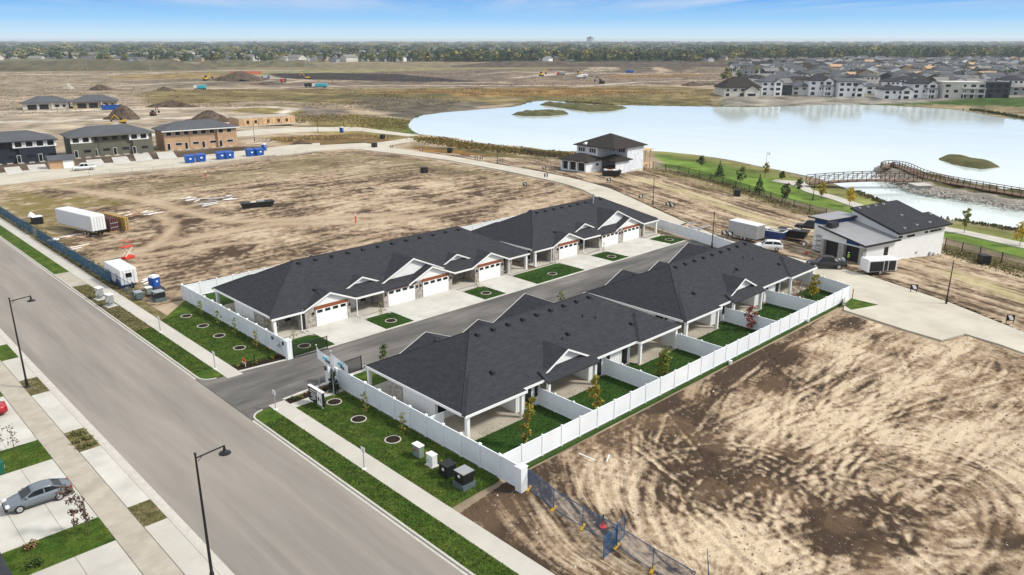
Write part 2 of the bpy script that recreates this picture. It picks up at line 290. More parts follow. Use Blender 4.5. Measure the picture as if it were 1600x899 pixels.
def base_colour(x, y):
    C = np.tile(np.array(C_TAN), (len(x), 1))
    n1 = fbm(x/40, y/40, 3, 4); C = C*(0.6+0.8*n1)[:,None]
    for k, (poly, c, sft, wob) in enumerate(ZONES):
        px = [p[0] for p in poly]; py = [p[1] for p in poly]; idx = np.where((x > min(px)-60) & (x < max(px)+60) & (y > min(py)-60) & (y < max(py)+60))[0]
        if not len(idx): continue
        xs, ys = x[idx], y[idx]; d = sdist(poly, xs, ys)+(fbm(xs/(wob*2), ys/(wob*2), k+40, 3)-0.5)*2*wob
        m = sst(-sft, sft, d); v = 0.45+1.1*fbm(xs/11, ys/11, k, 4)
        C[idx] = C[idx]*(1-m[:,None])+np.array(c)[None]*(m*v)[:,None]
    for pts, wd, c in ((PG((-200,117),(180,116),(330,111),(470,110)), 5, (0.52,0.47,0.40)), (PG((300,139),(420,137),(560,134),(800,134),(1010,133)), 4, (0.46,0.39,0.31)), (PG((190,134),(330,127),(420,126)), 5, (0.45,0.38,0.30)), (PG((900,136),(1000,128),(1180,124),(1300,130)), 4, (0.42,0.37,0.31)), (PG((800,122),(900,114),(1000,116),(1130,115),(1400,112)), 6, (0.44,0.39,0.33)),
                       (PG((430,122),(480,126),(430,131)), 3, (0.42,0.35,0.27)), (PG((-50,176),(240,170),(420,167),(460,170),(440,176)), 3.0, (0.55,0.50,0.42)), (PG((-50,192),(200,186),(310,184),(350,178)), 3.0, (0.52,0.47,0.40)), (PG((840,118),(880,112)), 4, (0.46,0.39,0.31)), (PG((740,117),(800,112),(860,115)), 4, (0.42,0.35,0.27))):
        d = ldist(pts, x, y); m = (1-sst(wd*0.7, wd*1.6, d))*0.85; C = tint(C, m, c)
    d = -sdist(LAKE, x, y); C = tint(C, (1-sst(1.0, 4.5, np.abs(d)+2*vn(x/5,y/5,9)))*0.8, (0.055,0.055,0.025)); C = tint(C, sst(-1, -3, d), (0.06,0.07,0.06))
    d = sdist(PARK, x, y); m = sst(-1.5, 1.5, d+2*(vn(x/6, y/6, 5)-0.5)); g = fbm(x/9, y/9, 77, 4)
    C = C*(1-m[:,None])+(np.array((0.105,0.165,0.028))[None]*(0.55+0.9*g)[:,None])*m[:,None]
    dl = -sdist(LAKE, x, y); m = m*(1-sst(6, 16, dl+8*(g-0.5))); C = tint(C, m*0.75, (0.20,0.175,0.07))
    return C
def axis(lo, f0, f1, st, hi, r):
    a = list(np.arange(f0, f1, st)); x = f1
    while x < hi: a.append(x); x += max(st, r*x)
    x = f0-st; b = []; s = st
    while x > lo: b.append(x); s *= 1.25; x -= s
    return np.array(b[::-1]+a)
def grid_mesh(name, xs, ys, hf, cf, clip=None, mat='ground'):
    X, Y = np.meshgrid(xs, ys, indexing='ij'); x = X.ravel(); y = Y.ravel(); nx, ny = len(xs), len(ys)
    i, j = np.meshgrid(np.arange(nx-1), np.arange(ny-1), indexing='ij'); a = (i*ny+j).ravel()
    Fq = np.stack([a, a+ny, a+ny+1, a+1], 1)
    if clip:
        ins = sdist(clip, x, y) > -0.0
        Fq = Fq[ins[Fq].all(1)]; used = np.unique(Fq); mp = np.full(len(x), -1); mp[used] = np.arange(len(used)); Fq = mp[Fq]; x = x[used]; y = y[used]
    z = hf(x, y); me = mesh_np(name, np.stack([x, y, z], 1), Fq); setcol(me, cf(x, y, z) if clip else cf(x, y))
    me.polygons.foreach_set('use_smooth', [True]*len(me.polygons))
    return struct(name, link(me, name, mat))
def far_h(x, y):
    z = hgt(x, y)-0.06
    for poly in (LOT_A, LOT_B): z = z-0.35*sst(0.5, 2.5, sdist(poly, x, y))
    z = z-0.10*sst(0, 1, sdist(LOT_C, x, y))
    return z
xs = axis(-16000, -40, 290, 2.4, 16000, 0.0125); ys = axis(-16000, -40, 290, 2.4, 16000, 0.0125)
grid_mesh('ground', xs, ys, far_h, base_colour)
wp = [(150,-180),(700,-180),(700,420),(150,420)]
me = bpy.data.meshes.new('lake'); me.from_pydata([(p[0],p[1],LZ) for p in wp], [], [(0,1,2,3)]); 
m = pm('water', (0.66,0.74,0.72), 0.08, 0.05, 0.05, 0.16, 0.35, spec=1.0, dist=0.14, stretch=(1.0,0.45,1)); struct('lake', link(me, 'lake', 'water'))  # milky water; its pale base colour also stands in for bright sky reflection

# near dirt lot: churned by machines (relief and soil colour follow the same tracks)
PALE = np.array((0.545,0.44,0.31)); MID = np.array((0.29,0.212,0.14)); DARK = np.array((0.062,0.043,0.03))
SW = [(G(1135,772), 7.5), (G(1440,770), 9.0), (G(1330,815), 5.0)]   # centres where machines turned
FAN = G(1120,930)                                                     # the passes fan out from the lot's near corner
def streaks(x, y, s=0):
    wob = 2.2*(fbm(x/9, y/9, 5+s, 3)-0.5); dx, dy = x-FAN[0], y-FAN[1]; rf_ = np.hypot(dx, dy)+4; th = np.arctan2(dy, dx); lat = th*(10+rf_*0.42)+wob
    t = 0.46*fbm(rf_/10, lat/0.95, 11+s, 4)+0.36*fbm(rf_/5, lat/0.34, 12+s, 3)+0.18*fbm(rf_/1.6, lat/0.17, 13+s, 2); wsum = 0.9*np.ones_like(t); out = t*wsum
    for k, ((cx, cy), r0) in enumerate(SW):
        dx, dy = x-cx, y-cy; r = np.hypot(dx, dy)+1.2*(fbm(x/6,y/6,60+k,2)-0.5); th = np.arctan2(dy, dx)
        q = 0.6*fbm(r/0.6, th*2.2+7*k, 21+s+k, 4)+0.4*fbm(r/0.26, th*5+7*k, 25+s+k, 3); wt = 2.4*np.exp(-((r-r0*0.55)/(r0*0.5))**2); out += q*wt; wsum += wt
    return out/wsum
TR = [smooth_line(PG(*p), 6) for p in (((1010,860),(990,790),(1000,730),(1060,690),(1160,640),(1300,590)), ((1040,850),(1015,790),(1030,735),(1090,700),(1200,650)), ((1062,840),(1040,790),(1052,745),(1110,712)), ((1250,700),(1400,640),(1500,610),(1600,590)), ((1240,720),(1380,665),(1480,640),(1600,640)),
      ((1210,899),(1150,830),(1090,770)), ((1180,899),(1120,840),(1060,790)), ((1460,899),(1400,850),(1380,800),(1420,750),(1500,740),(1560,780),(1560,850),(1520,899)), ((1480,899),(1425,850),(1402,803),(1432,767),(1495,757),(1538,788),(1538,848),(1500,890)), ((1250,815),(1330,805),(1400,815)), ((1245,830),(1330,822),(1400,832)), ((1245,850),(1330,840),(1400,846)), ((1190,545),(1240,590),(1330,640)), ((1080,600),(1180,560),(1290,520)), ((930,700),(1040,650),(1150,600)))]
g_t = random.Random(17); TR2 = []      # many more single wheel ruts: arcs round the turning places and long fanned passes
for (cx, cy), r0 in SW:
    for k in range(16):
        r = r0*g_t.uniform(.35,1.7); a0 = g_t.uniform(0,6.28); sp_ = g_t.uniform(.8,2.4); ex = g_t.uniform(.8,1.25); TR2.append([(cx+r*ex*math.cos(a0+sp_*q/9), cy+r*math.sin(a0+sp_*q/9)) for q in range(10)])
for k in range(46):
    a = G(g_t.uniform(1000,1320), g_t.uniform(700,900)); b = G(g_t.uniform(1250,1640), g_t.uniform(520,720)); m_ = ((a[0]+b[0])/2+g_t.uniform(-4,4), (a[1]+b[1])/2+g_t.uniform(-4,4)); TR2.append(smooth_line([a,m_,b], 6))
for k in range(26):
    a = G(g_t.uniform(930,1100), g_t.uniform(640,760)); b = G(g_t.uniform(1120,1300), g_t.uniform(780,910)); m_ = ((a[0]+b[0])/2+g_t.uniform(-2,2), (a[1]+b[1])/2+g_t.uniform(-2,2)); TR2.append(smooth_line([a,m_,b], 6))
def near(p, x, y, pad):
    px = [q[0] for q in p]; py = [q[1] for q in p]; return np.where((x > min(px)-pad) & (x < max(px)+pad) & (y > min(py)-pad) & (y < max(py)+pad))[0]
DK = [(G(1110,745), 5.5, 0.9), (G(1330,840), 5.0, 1.0), (G(1290,835), 4.0, 0.8), (G(1232,560), 3.5, 0.6), (G(1380,790), 2.4, 0.7), (G(1560,840), 3.0, 0.6), (G(960,815), 2.2, 0.55), (G(1340,510), 3.0, 0.6), (G(1420,530), 3.0, 0.5), (G(1110,700), 3.0, 0.5), (G(1210,600), 3.2, 0.5), (G(1480,600), 4.0, 0.45)]
PL = [(G(1200,840), 5, 0.8), (G(1130,860), 4, 0.7), (G(1290,540), 4, 0.7), (G(1430,590), 4, 0.7), (G(1250,650), 6, 0.6), (G(1130,640), 3, .4), (G(1420,690), 4, 0.5), (G(950,720), 3, 0.5), (G(1490,680), 3, 0.5)]
def relief(x, y):
    t = streaks(x, y); z = 0.16*(t-0.5)+0.07*(fbm(x/1.0, y/1.0, 31, 5)-0.5)+0.03*(vn(x/0.22,y/0.22,35)-0.5)+0.35*(fbm(x/9, y/9, 33, 3)-0.5)
    for p in TR:
        px = [q[0] for q in p]; py = [q[1] for q in p]; k = np.where((x > min(px)-1.5) & (x < max(px)+1.5) & (y > min(py)-1.5) & (y < max(py)+1.5))[0]
        d = ldist(p, x[k], y[k]); z[k] += -0.06*np.exp(-(d/0.28)**2)+0.04*np.exp(-((d-0.5)/0.2)**2)
    for i, p in enumerate(TR2):
        k = near(p, x, y, 1.2)
        if len(k): d = ldist(p, x[k], y[k]); z[k] += -0.022*np.exp(-(d/0.22)**2)+0.018*np.exp(-((d-0.42)/0.16)**2)
    return z
def lot_a_h(x, y): return 0.02+np.maximum(relief(x, y), -0.28)*sst(0.0, 1.6, sdist(LOT_A, x, y))
def lot_a_c(x, y, z):
    t = streaks(x, y); n = fbm(x/5, y/5, 71, 4); f = fbm(x/0.7, y/0.7, 75, 3)
    brk = sst(0.38, 0.62, fbm(x/3.2, y/3.2, 81, 3)); k = np.clip(0.53+2.7*(t-0.5)*(0.55+0.7*brk)+1.2*(n-0.5)+0.4*(f-0.5)+0.3*(fbm(x/1.5, y/1.5, 79, 4)-0.5)+0.7*(fbm(x/0.26, y/0.26, 83, 2)-0.5), 0, 1)
    for (cx, cy), r, a in DK:
        ang = np.arctan2(y-cy, x-cx); d = np.hypot(x-cx, (y-cy)*1.25)/r*(0.7+0.7*vn(ang*1.6+3, x*0+cx, 8))+0.9*(fbm(x/1.2,y/1.2,int(cx)+9,4)-0.5); k = k-a*0.62*(1-sst(0.35, 1.15, d))
    for (cx, cy), r, a in PL: d = np.hypot(x-cx, y-cy)/r+0.9*(fbm(x/2,y/2,int(cx)+3,3)-0.5); k = k+a*0.45*(1-sst(0.3, 1.2, d))
    for p in TR: dd = ldist(p, x, y); k = k+0.45*np.exp(-(dd/0.26)**2)*vn(x/1.5, y/1.5, 4)-0.30*np.exp(-((dd-0.55)/0.2)**2)*vn(x/1.1, y/1.1, 6)
    for i, p in enumerate(TR2):
        w_ = near(p, x, y, 1.2)
        if len(w_): dd = ldist(p, x[w_], y[w_]); am = (.5+vn(x[w_]/1.7, y[w_]/1.7, i))*(1 if i % 3 else -.7); k[w_] += am*(0.17*np.exp(-(dd/0.2)**2)-0.15*np.exp(-((dd-0.42)/0.17)**2))
    k = k-0.42*(1-sst(0.5, 6.5, 40.4-y+3*(fbm(x/3,y/3,6,3)-.5)))-0.34*(1-sst(0.5, 6.0, x-32.6+3*(n-0.5)))
    k = np.clip(k, 0, 1)[:,None]; C = np.where(k < 0.42, DARK+(MID-DARK)*(k/0.42), MID+(PALE-MID)*((k-0.42)/0.58))
    red = sst(0.52, 0.68, fbm(x/3.5, y/3.5, 99, 3))*(1-sst(0.55, 0.8, k[:,0])); C = tint(C, red*0.25, (0.25,0.16,0.095))
    return C
grid_mesh('dirt_lot', np.arange(32.6, 110, 0.12), np.arange(8, 40.4, 0.12), lot_a_h, lot_a_c, LOT_A, 'soil')

# building site behind the left row: sandy, wheel-worn, weedy at the edges
def LB(*ps): return smooth_line(PG(*ps), 6)
TRB = [(LB((-40,262),(60,285),(140,300),(220,312),(300,332),(360,345),(480,342),(620,335)), 2.2), (LB((150,410),(200,395),(270,380),(340,365),(440,350),(600,345),(760,318)), 2.0), (LB((215,395),(260,372),(268,352),(250,338),(200,322)), 1.6), (LB((130,405),(230,398),(330,385),(420,378)), 1.4), (LB((280,345),(262,365),(235,385)), 1.0)]
GRB = [(PG((20,300),(90,305),(200,312),(210,325),(100,325),(110,360),(60,355),(0,330)), 0.9), (PG((60,360),(120,370),(110,392),(60,375)), 0.7), (PG((0,290),(100,290),(250,280),(480,245),(590,240),(500,270),(400,285),(250,300)), 0.55), (PG((560,240),(700,255),(860,290),(780,280),(660,262)), 0.75), (PG((120,290),(260,300),(320,320),(250,310)), 0.5), (PG((420,240),(560,235),(640,250),(760,272),(700,285),(560,275),(430,265)), 0.4), (PG((100,390),(240,470),(270,460),(140,390)), 0.4)]
def lot_b_h(x, y):
    n = fbm(x/26+0.25*(y/30), y/1.5, 3, 4); z = 0.20*(n-0.5)+0.25*(fbm(x/8, y/8, 5, 3)-0.5)+0.1*(fbm(x/1.2,y/1.2,7,3)-0.5)
    for p, wd in TRB: d = ldist(p, x, y); z = z*(0.45+0.55*sst(0, wd*1.5, d))-0.08*np.exp(-(d/wd)**2)
    return 0.04+hgt(x, y)+np.maximum(z, -0.25)*sst(0.0, 2.5, sdist(LOT_B, x, y))
def lot_b_c(x, y, z):
    bend = y-0.0*x+9*(fbm(x/40, y/40, 44, 2)-0.5)+3*(fbm(x/11, y/11, 45, 2)-0.5); n = 0.62*fbm(x/11, bend/0.9, 13, 4)+0.38*fbm(x/3, y/1.6, 14, 4); m = fbm(x/9, y/9, 15, 4); f = fbm(x/0.9, y/0.9, 17, 3)
    k = np.clip(0.40+1.7*(n-0.5)+1.2*(m-0.5)+0.9*(f-0.5)+0.7*(fbm(x/0.45,y/0.45,19,2)-0.5), 0, 1)
    for p, wd in TRB: d = ldist(p, x, y)+1.2*(f-0.5); k = k*(1-0.75*np.exp(-(d/wd)**2))+0.80*0.75*np.exp(-(d/wd)**2)-0.22*np.exp(-((d-wd*.55)/0.32)**2)*vn(x/4,y/4,3)-0.30*np.exp(-((d-wd*1.25)/0.4)**2)*vn(x/3,y/3,5)-0.18*np.exp(-((d-wd*1.9)/0.4)**2)*vn(x/3,y/3,7)
    for (cx, cy), r in ((G(640,292), 4), (G(560,298), 3), (G(300,345), 4), (G(180,345), 5), (G(370,390), 6), (G(740,305), 3), (G(350,400), 5), (G(150,372), 4)): k = k-0.5*(1-sst(0.3, 1.2, np.hypot(x-cx, (y-cy)*1.4)/r+0.8*(f-0.5)))
    k = np.clip(k, 0, 1)[:,None]; C = np.where(k < 0.4, DARK*1.25+(MID*1.05-DARK*1.25)*(k/0.4), MID*1.05+(PALE*0.98-MID*1.05)*((k-0.4)/0.6))
    for i, (p, a) in enumerate(GRB):
        d = sdist(p, x, y)+7*(m-0.5); g = sst(-3, 4, d)*a*sst(0.36, 0.60, fbm(x/2.2, y/2.2, 50+i, 4)+0.12*a); C = tint(C, g, (0.185,0.15,0.052) if i < 2 else (0.20,0.165,0.085))
    return C
grid_mesh('building_site', np.arange(34.0, 160, 0.5), np.arange(105.6, 330, 0.5), lot_b_h, lot_b_c, LOT_B, 'soil')
STRAW = LB((1000,278),(1060,292),(1120,310),(1180,330),(1240,352),(1290,372)); STRAW2 = LB((1490,420),(1540,440),(1600,462),(1680,490))
def lot_c_h(x, y):
    u = 0.32*x+0.95*y; v2 = 0.95*x-0.32*y
    return 0.05+hgt(x, y)+0.22*(fbm(v2/1.3, u/14, 23, 4)-0.5)+0.15*(fbm(x/2, y/2, 25, 3)-0.5)
def lot_c_c(x, y, z):
    u = 0.32*x+0.95*y; v2 = 0.95*x-0.32*y; n = fbm(v2/0.9, u/16, 27, 4); m = fbm(x/8, y/8, 29, 4); f = fbm(x/0.9, y/0.9, 37, 3)
    k = np.clip(0.40+1.5*(n-0.5)+1.1*(m-0.5)+0.8*(f-0.5)+.6*(fbm(x/0.5,y/0.5,39,2)-.5), 0, 1)[:,None]
    C = np.where(k < 0.4, DARK*1.2+(MID-DARK*1.2)*(k/0.4), MID+(PALE*0.93-MID)*((k-0.4)/0.6))
    dp = -sdist(PARK, x, y); g = (1-sst(4, 15, dp+7*(m-0.5)))*sst(0.35, 0.55, f+0.08); C = tint(C, g*0.85, (0.16,0.145,0.05))
    for p in (STRAW, STRAW2): d = ldist(p, x, y); C = tint(C, (1-sst(0.6, 3.4, d+3.4*(f-0.5)))*0.6*sst(0.35, 0.6, n+0.12), (0.44,0.385,0.20))
    return C
grid_mesh('lakeside_lots', np.arange(95, 215, 0.5), np.arange(5, 225, 0.5), lot_c_h, lot_c_c, LOT_C, 'soil')

# ------------------------------------------------------------------ roads, kerbs, pavements
def resample(p, n):
    p = np.array(p); s = np.r_[0, np.cumsum(np.hypot(*np.diff(p, axis=0).T))]; t = np.linspace(0, s[-1], n)
    return list(zip(np.interp(t, s, p[:,0]), np.interp(t, s, p[:,1])))
def ribbon(name, a, b, mat, dz, n=0, thick=0.12, parent=None, kind=True):
    if n: a = resample(a, n); b = resample(b, n)
    m = MB(); k = len(a)
    for p in a: m.v.append((p[0], p[1], float(hgt(*p))+dz))
    for p in b: m.v.append((p[0], p[1], float(hgt(*p))+dz))
    m.v += [(q[0], q[1], q[2]-thick) for q in m.v[:]]
    for i in range(k-1):
        m.f.append((i, i+1, k+i+1, k+i)); m.f.append((2*k+i, 2*k+i+1, i+1, i)); m.f.append((k+i, k+i+1, 3*k+i+1, 3*k+i))
    o = m.build(name, mat, parent); return struct(name, o) if kind else o
def strip(pts, half): # parallel offsets of a polyline
    P = np.array(pts); T = np.gradient(P, axis=0); T /= np.linalg.norm(T, axis=1)[:,None]; Nn = np.stack([-T[:,1], T[:,0]], 1)
    return [tuple(p) for p in P+Nn*half], [tuple(p) for p in P-Nn*half]
def flat(name, poly, z, mat, thick=0.15): return struct(name, MB().prism(poly, z-thick, z).build(name, mat))
def rect(x0, y0, x1, y1): return [(x0,y0),(x1,y0),(x1,y1),(x0,y1)]
flat('street', rect(17.1,-80,28.25,430), 0.03, 'asphalt')
for x0, x1, nm in ((16.6,17.1,'gutter'),(28.25,28.5,'gutter')): flat(nm, rect(x0,-80,x1,430), 0.034, 'kerb')
flat('kerb', rect(16.35,-80,16.6,430), 0.12, 'concrete')
for y0, y1 in ((-80,64.6),(77.8,430)): flat('kerb', rect(28.5,y0,28.68,y1), 0.15, 'concrete')
def arc_kerb(cx, cy, r, a0, a1, z=0.15, wd=0.18):
    A = np.linspace(R(a0), R(a1), 9); o = [(cx+(r+wd)*math.cos(t), cy+(r+wd)*math.sin(t)) for t in A]+[(cx+r*math.cos(t), cy+r*math.sin(t)) for t in A[::-1]]
    flat('kerb', o, z, 'concrete')
arc_kerb(30.0, 64.6, 1.32, 90, 180); arc_kerb(30.0, 77.8, 1.32, 180, 270)
# pavement beside the street, slab by slab
sw = struct('sidewalk', bx('sidewalk', (30.82,-40,-0.05), (32.58,330,0.085), 'mulch'))
slab_me = MB().box((0,0,-0.05), (1.74,1.49,0.0)).mesh('slab', bevel=0.012); slab_me.materials.append(M['concrete'])
y = -10.0
while y < 235:
    if not (66.6 < y+0.75 < 76.0): link(slab_me, 'slab', None, sw, (30.83, y, 0.125+random.uniform(-.006,.006)))
    y += 1.5
# alley
ALL = [(28.3,64.7),(28.62,64.9),(29.0,65.7),(29.95,66.15),(30.9,66.2),(38,67.5),(60,67.5),(118,67.5),(118,75.55),(60,75.55),(38.8,75.55),(31,76.3),(29.95,76.25),(29.0,76.7),(28.62,77.5),(28.3,77.7)]
flat('alley', ALL, 0.10, 'new_asphalt')
flat('alley_edging', rect(38.3,75.55,117,75.95), 0.12, 'concrete_new'); flat('alley_edging', rect(38.9,66.95,117,67.5), 0.12, 'concrete_new')
flat('alley_edging', [(32.6,66.65),(38.9,66.95),(38.9,67.5),(32.6,66.95)], 0.12, 'concrete_new'); flat('alley_edging', [(32.6,76.25),(38.3,75.55),(38.3,75.95),(32.6,76.6)], 0.12, 'concrete_new')
# boulevard and front lawns
AR = [(30-1.32*math.sin(t_), 64.6+1.32*math.cos(t_)) for t_ in np.linspace(0, math.pi/2, 8)]; AR2 = [(30-1.32*math.cos(t_), 77.8-1.32*math.sin(t_)) for t_ in np.linspace(0, math.pi/2, 8)]
flat('boulevard_grass', [(28.68,-60),(30.82,-60),(30.82,65.92)]+AR, 0.11, 'lawn'); flat('boulevard_grass', AR2+[(30.82,76.48),(30.82,97),(28.68,97)], 0.11, 'lawn')
flat('boulevard_grass', rect(28.68,97,30.82,122), 0.11, 'dry_lawn'); flat('boulevard_grass', rect(28.68,131,30.82,430), 0.11, 'lawn')
flat('crossing', rect(28.5,122,30.82,131), 0.10, 'concrete_tan')
flat('front_lawn', [(32.6,40.6),(38.05,40.9),(38.05,64.2),(32.6,64.2)], 0.12, 'lawn'); flat('front_lawn', [(32.6,78.6),(38.05,77.6),(38.05,104.5),(32.6,98.5)], 0.12, 'lawn')
flat('planting_bed', [(32.6,65.4),(38.0,65.6),(38.0,66.6),(32.9,66.5)], 0.13, 'mulch'); flat('planting_bed', [(32.6,76.7),(38.1,76.0),(38.05,77.6),(32.6,78.6)], 0.13, 'mulch')
flat('entry_walk', [(32.55,64.25),(38.0,64.25),(38.0,65.5),(32.55,65.3)], 0.125, 'concrete_new')
flat('rear_ground_strip', rect(34.0,330,32.6,99), 0.02, 'dry_lawn')
# opposite side of the street: pavement, aprons, drives, lawns
pv = struct('pavement', bx('pavement', (2,20,-0.05), (16.35,330,0.06), 'mulch'))
def slabs(x0, x1, y0, y1, nx, ny, mat, z, parent):
    dx = (x1-x0)/nx; dy = (y1-y0)/ny; me = MB().box((0.01,0.01,-0.08), (dx-0.01,dy-0.01,0)).mesh('slab', bevel=0.01); me.materials.append(M[mat])
    for i in range(nx):
        for j in range(ny): link(me, 'slab', None, parent, (x0+i*dx, y0+j*dy, z+random.uniform(-.004,.004)))
slabs(12.62,14.62,26,204,1,89,'concrete_tan',0.125,pv)
def bay(y0, y1, mat='concrete_new', ny=3): slabs(14.64,16.34,y0,y1,1,ny,mat,0.125,pv)
bay(26,54.3,'concrete',10); bay(57.75,69.5,'concrete_new',5); bay(74.2,85.2,'concrete_new',5); bay(90,97.5,'concrete',3); bay(103,200,'concrete',40)
slabs(4.5,12.6,41,54.1,3,5,'concrete',0.13,pv); slabs(3.0,12.6,58.0,69.9,4,4,'concrete_new',0.13,pv); slabs(3.0,12.6,74.5,87,4,4,'concrete_new',0.13,pv); slabs(3.0,12.6,92,106,3,5,'concrete',0.13,pv)
flat('verge_grass', rect(14.64,54.3,16.34,57.75), 0.13, 'dry_lawn'); flat('verge_grass', rect(14.64,69.5,16.34,74.2), 0.13, 'dry_lawn'); flat('verge_grass', rect(14.64,85.2,16.34,90), 0.13, 'dry_lawn'); flat('verge_grass', rect(14.64,97.5,16.34,103), 0.13, 'lawn')
flat('side_lawn', rect(2,54.1,12.6,58.0), 0.14, 'lawn'); flat('side_lawn', rect(2,69.9,12.6,74.5), 0.14, 'lawn'); flat('side_lawn', rect(2,87,12.6,92), 0.14, 'lawn')
# curving concrete road behind, its dead-end pad, site street by the townhouses
ribbon('crescent_road', CRES_L, CRES_R, 'concrete_road', 0.14, 60, 0.2)
TST_A = PGt((-80,298),(0,290),(60,283),(160,272),(280,262),(380,248),(440,241),(500,232)); TST_B = PGt((-80,278),(0,271),(60,265),(160,256),(280,247),(380,236),(440,229),(500,224))
ribbon('site_street', TST_A, TST_B, 'concrete_road', 0.10, 30, 0.2)
ribbon('branch_road', PGt((200,214),(370,215),(480,206),(560,205),(640,214)), PGt((200,206),(370,206),(480,199),(560,199),(660,212)), 'concrete_road', 0.12, 24, 0.2)
ribbon('branch_road', PGt((640,216),(600,222),(560,228)), PGt((655,219),(622,225),(590,231)), 'concrete_road', 0.13, 8, 0.2)
ribbon('park_path', PGt((1205,283),(1240,290),(1258,300),(1300,312),(1350,330),(1420,352),(1500,366),(1600,389),(1700,412)), PGt((1212,281),(1262,285),(1268,297),(1310,308),(1358,324),(1425,345),(1500,359),(1600,380),(1700,402)), 'concrete', 0.10, 40, 0.2)
for a, b in (((PGt((14,277),(37,274))), PGt((8,270),(30,268))),):
    pass
for x0, x1, y in ((12,38,272),(48,78,268),(140,166,260),(180,206,256),(214,240,251),(250,278,248)):
    ribbon('stub_drive', PGt((x0,y+3),(x0-6,y-9)), PGt((x1,y),(x1-8,y-11)), 'concrete_new', 0.16, 4, 0.2)

for x in (20.6,24.7): flat('paving_joint', rect(x,-60,x+.035,300), 0.034, 'asphalt_joint', .05)
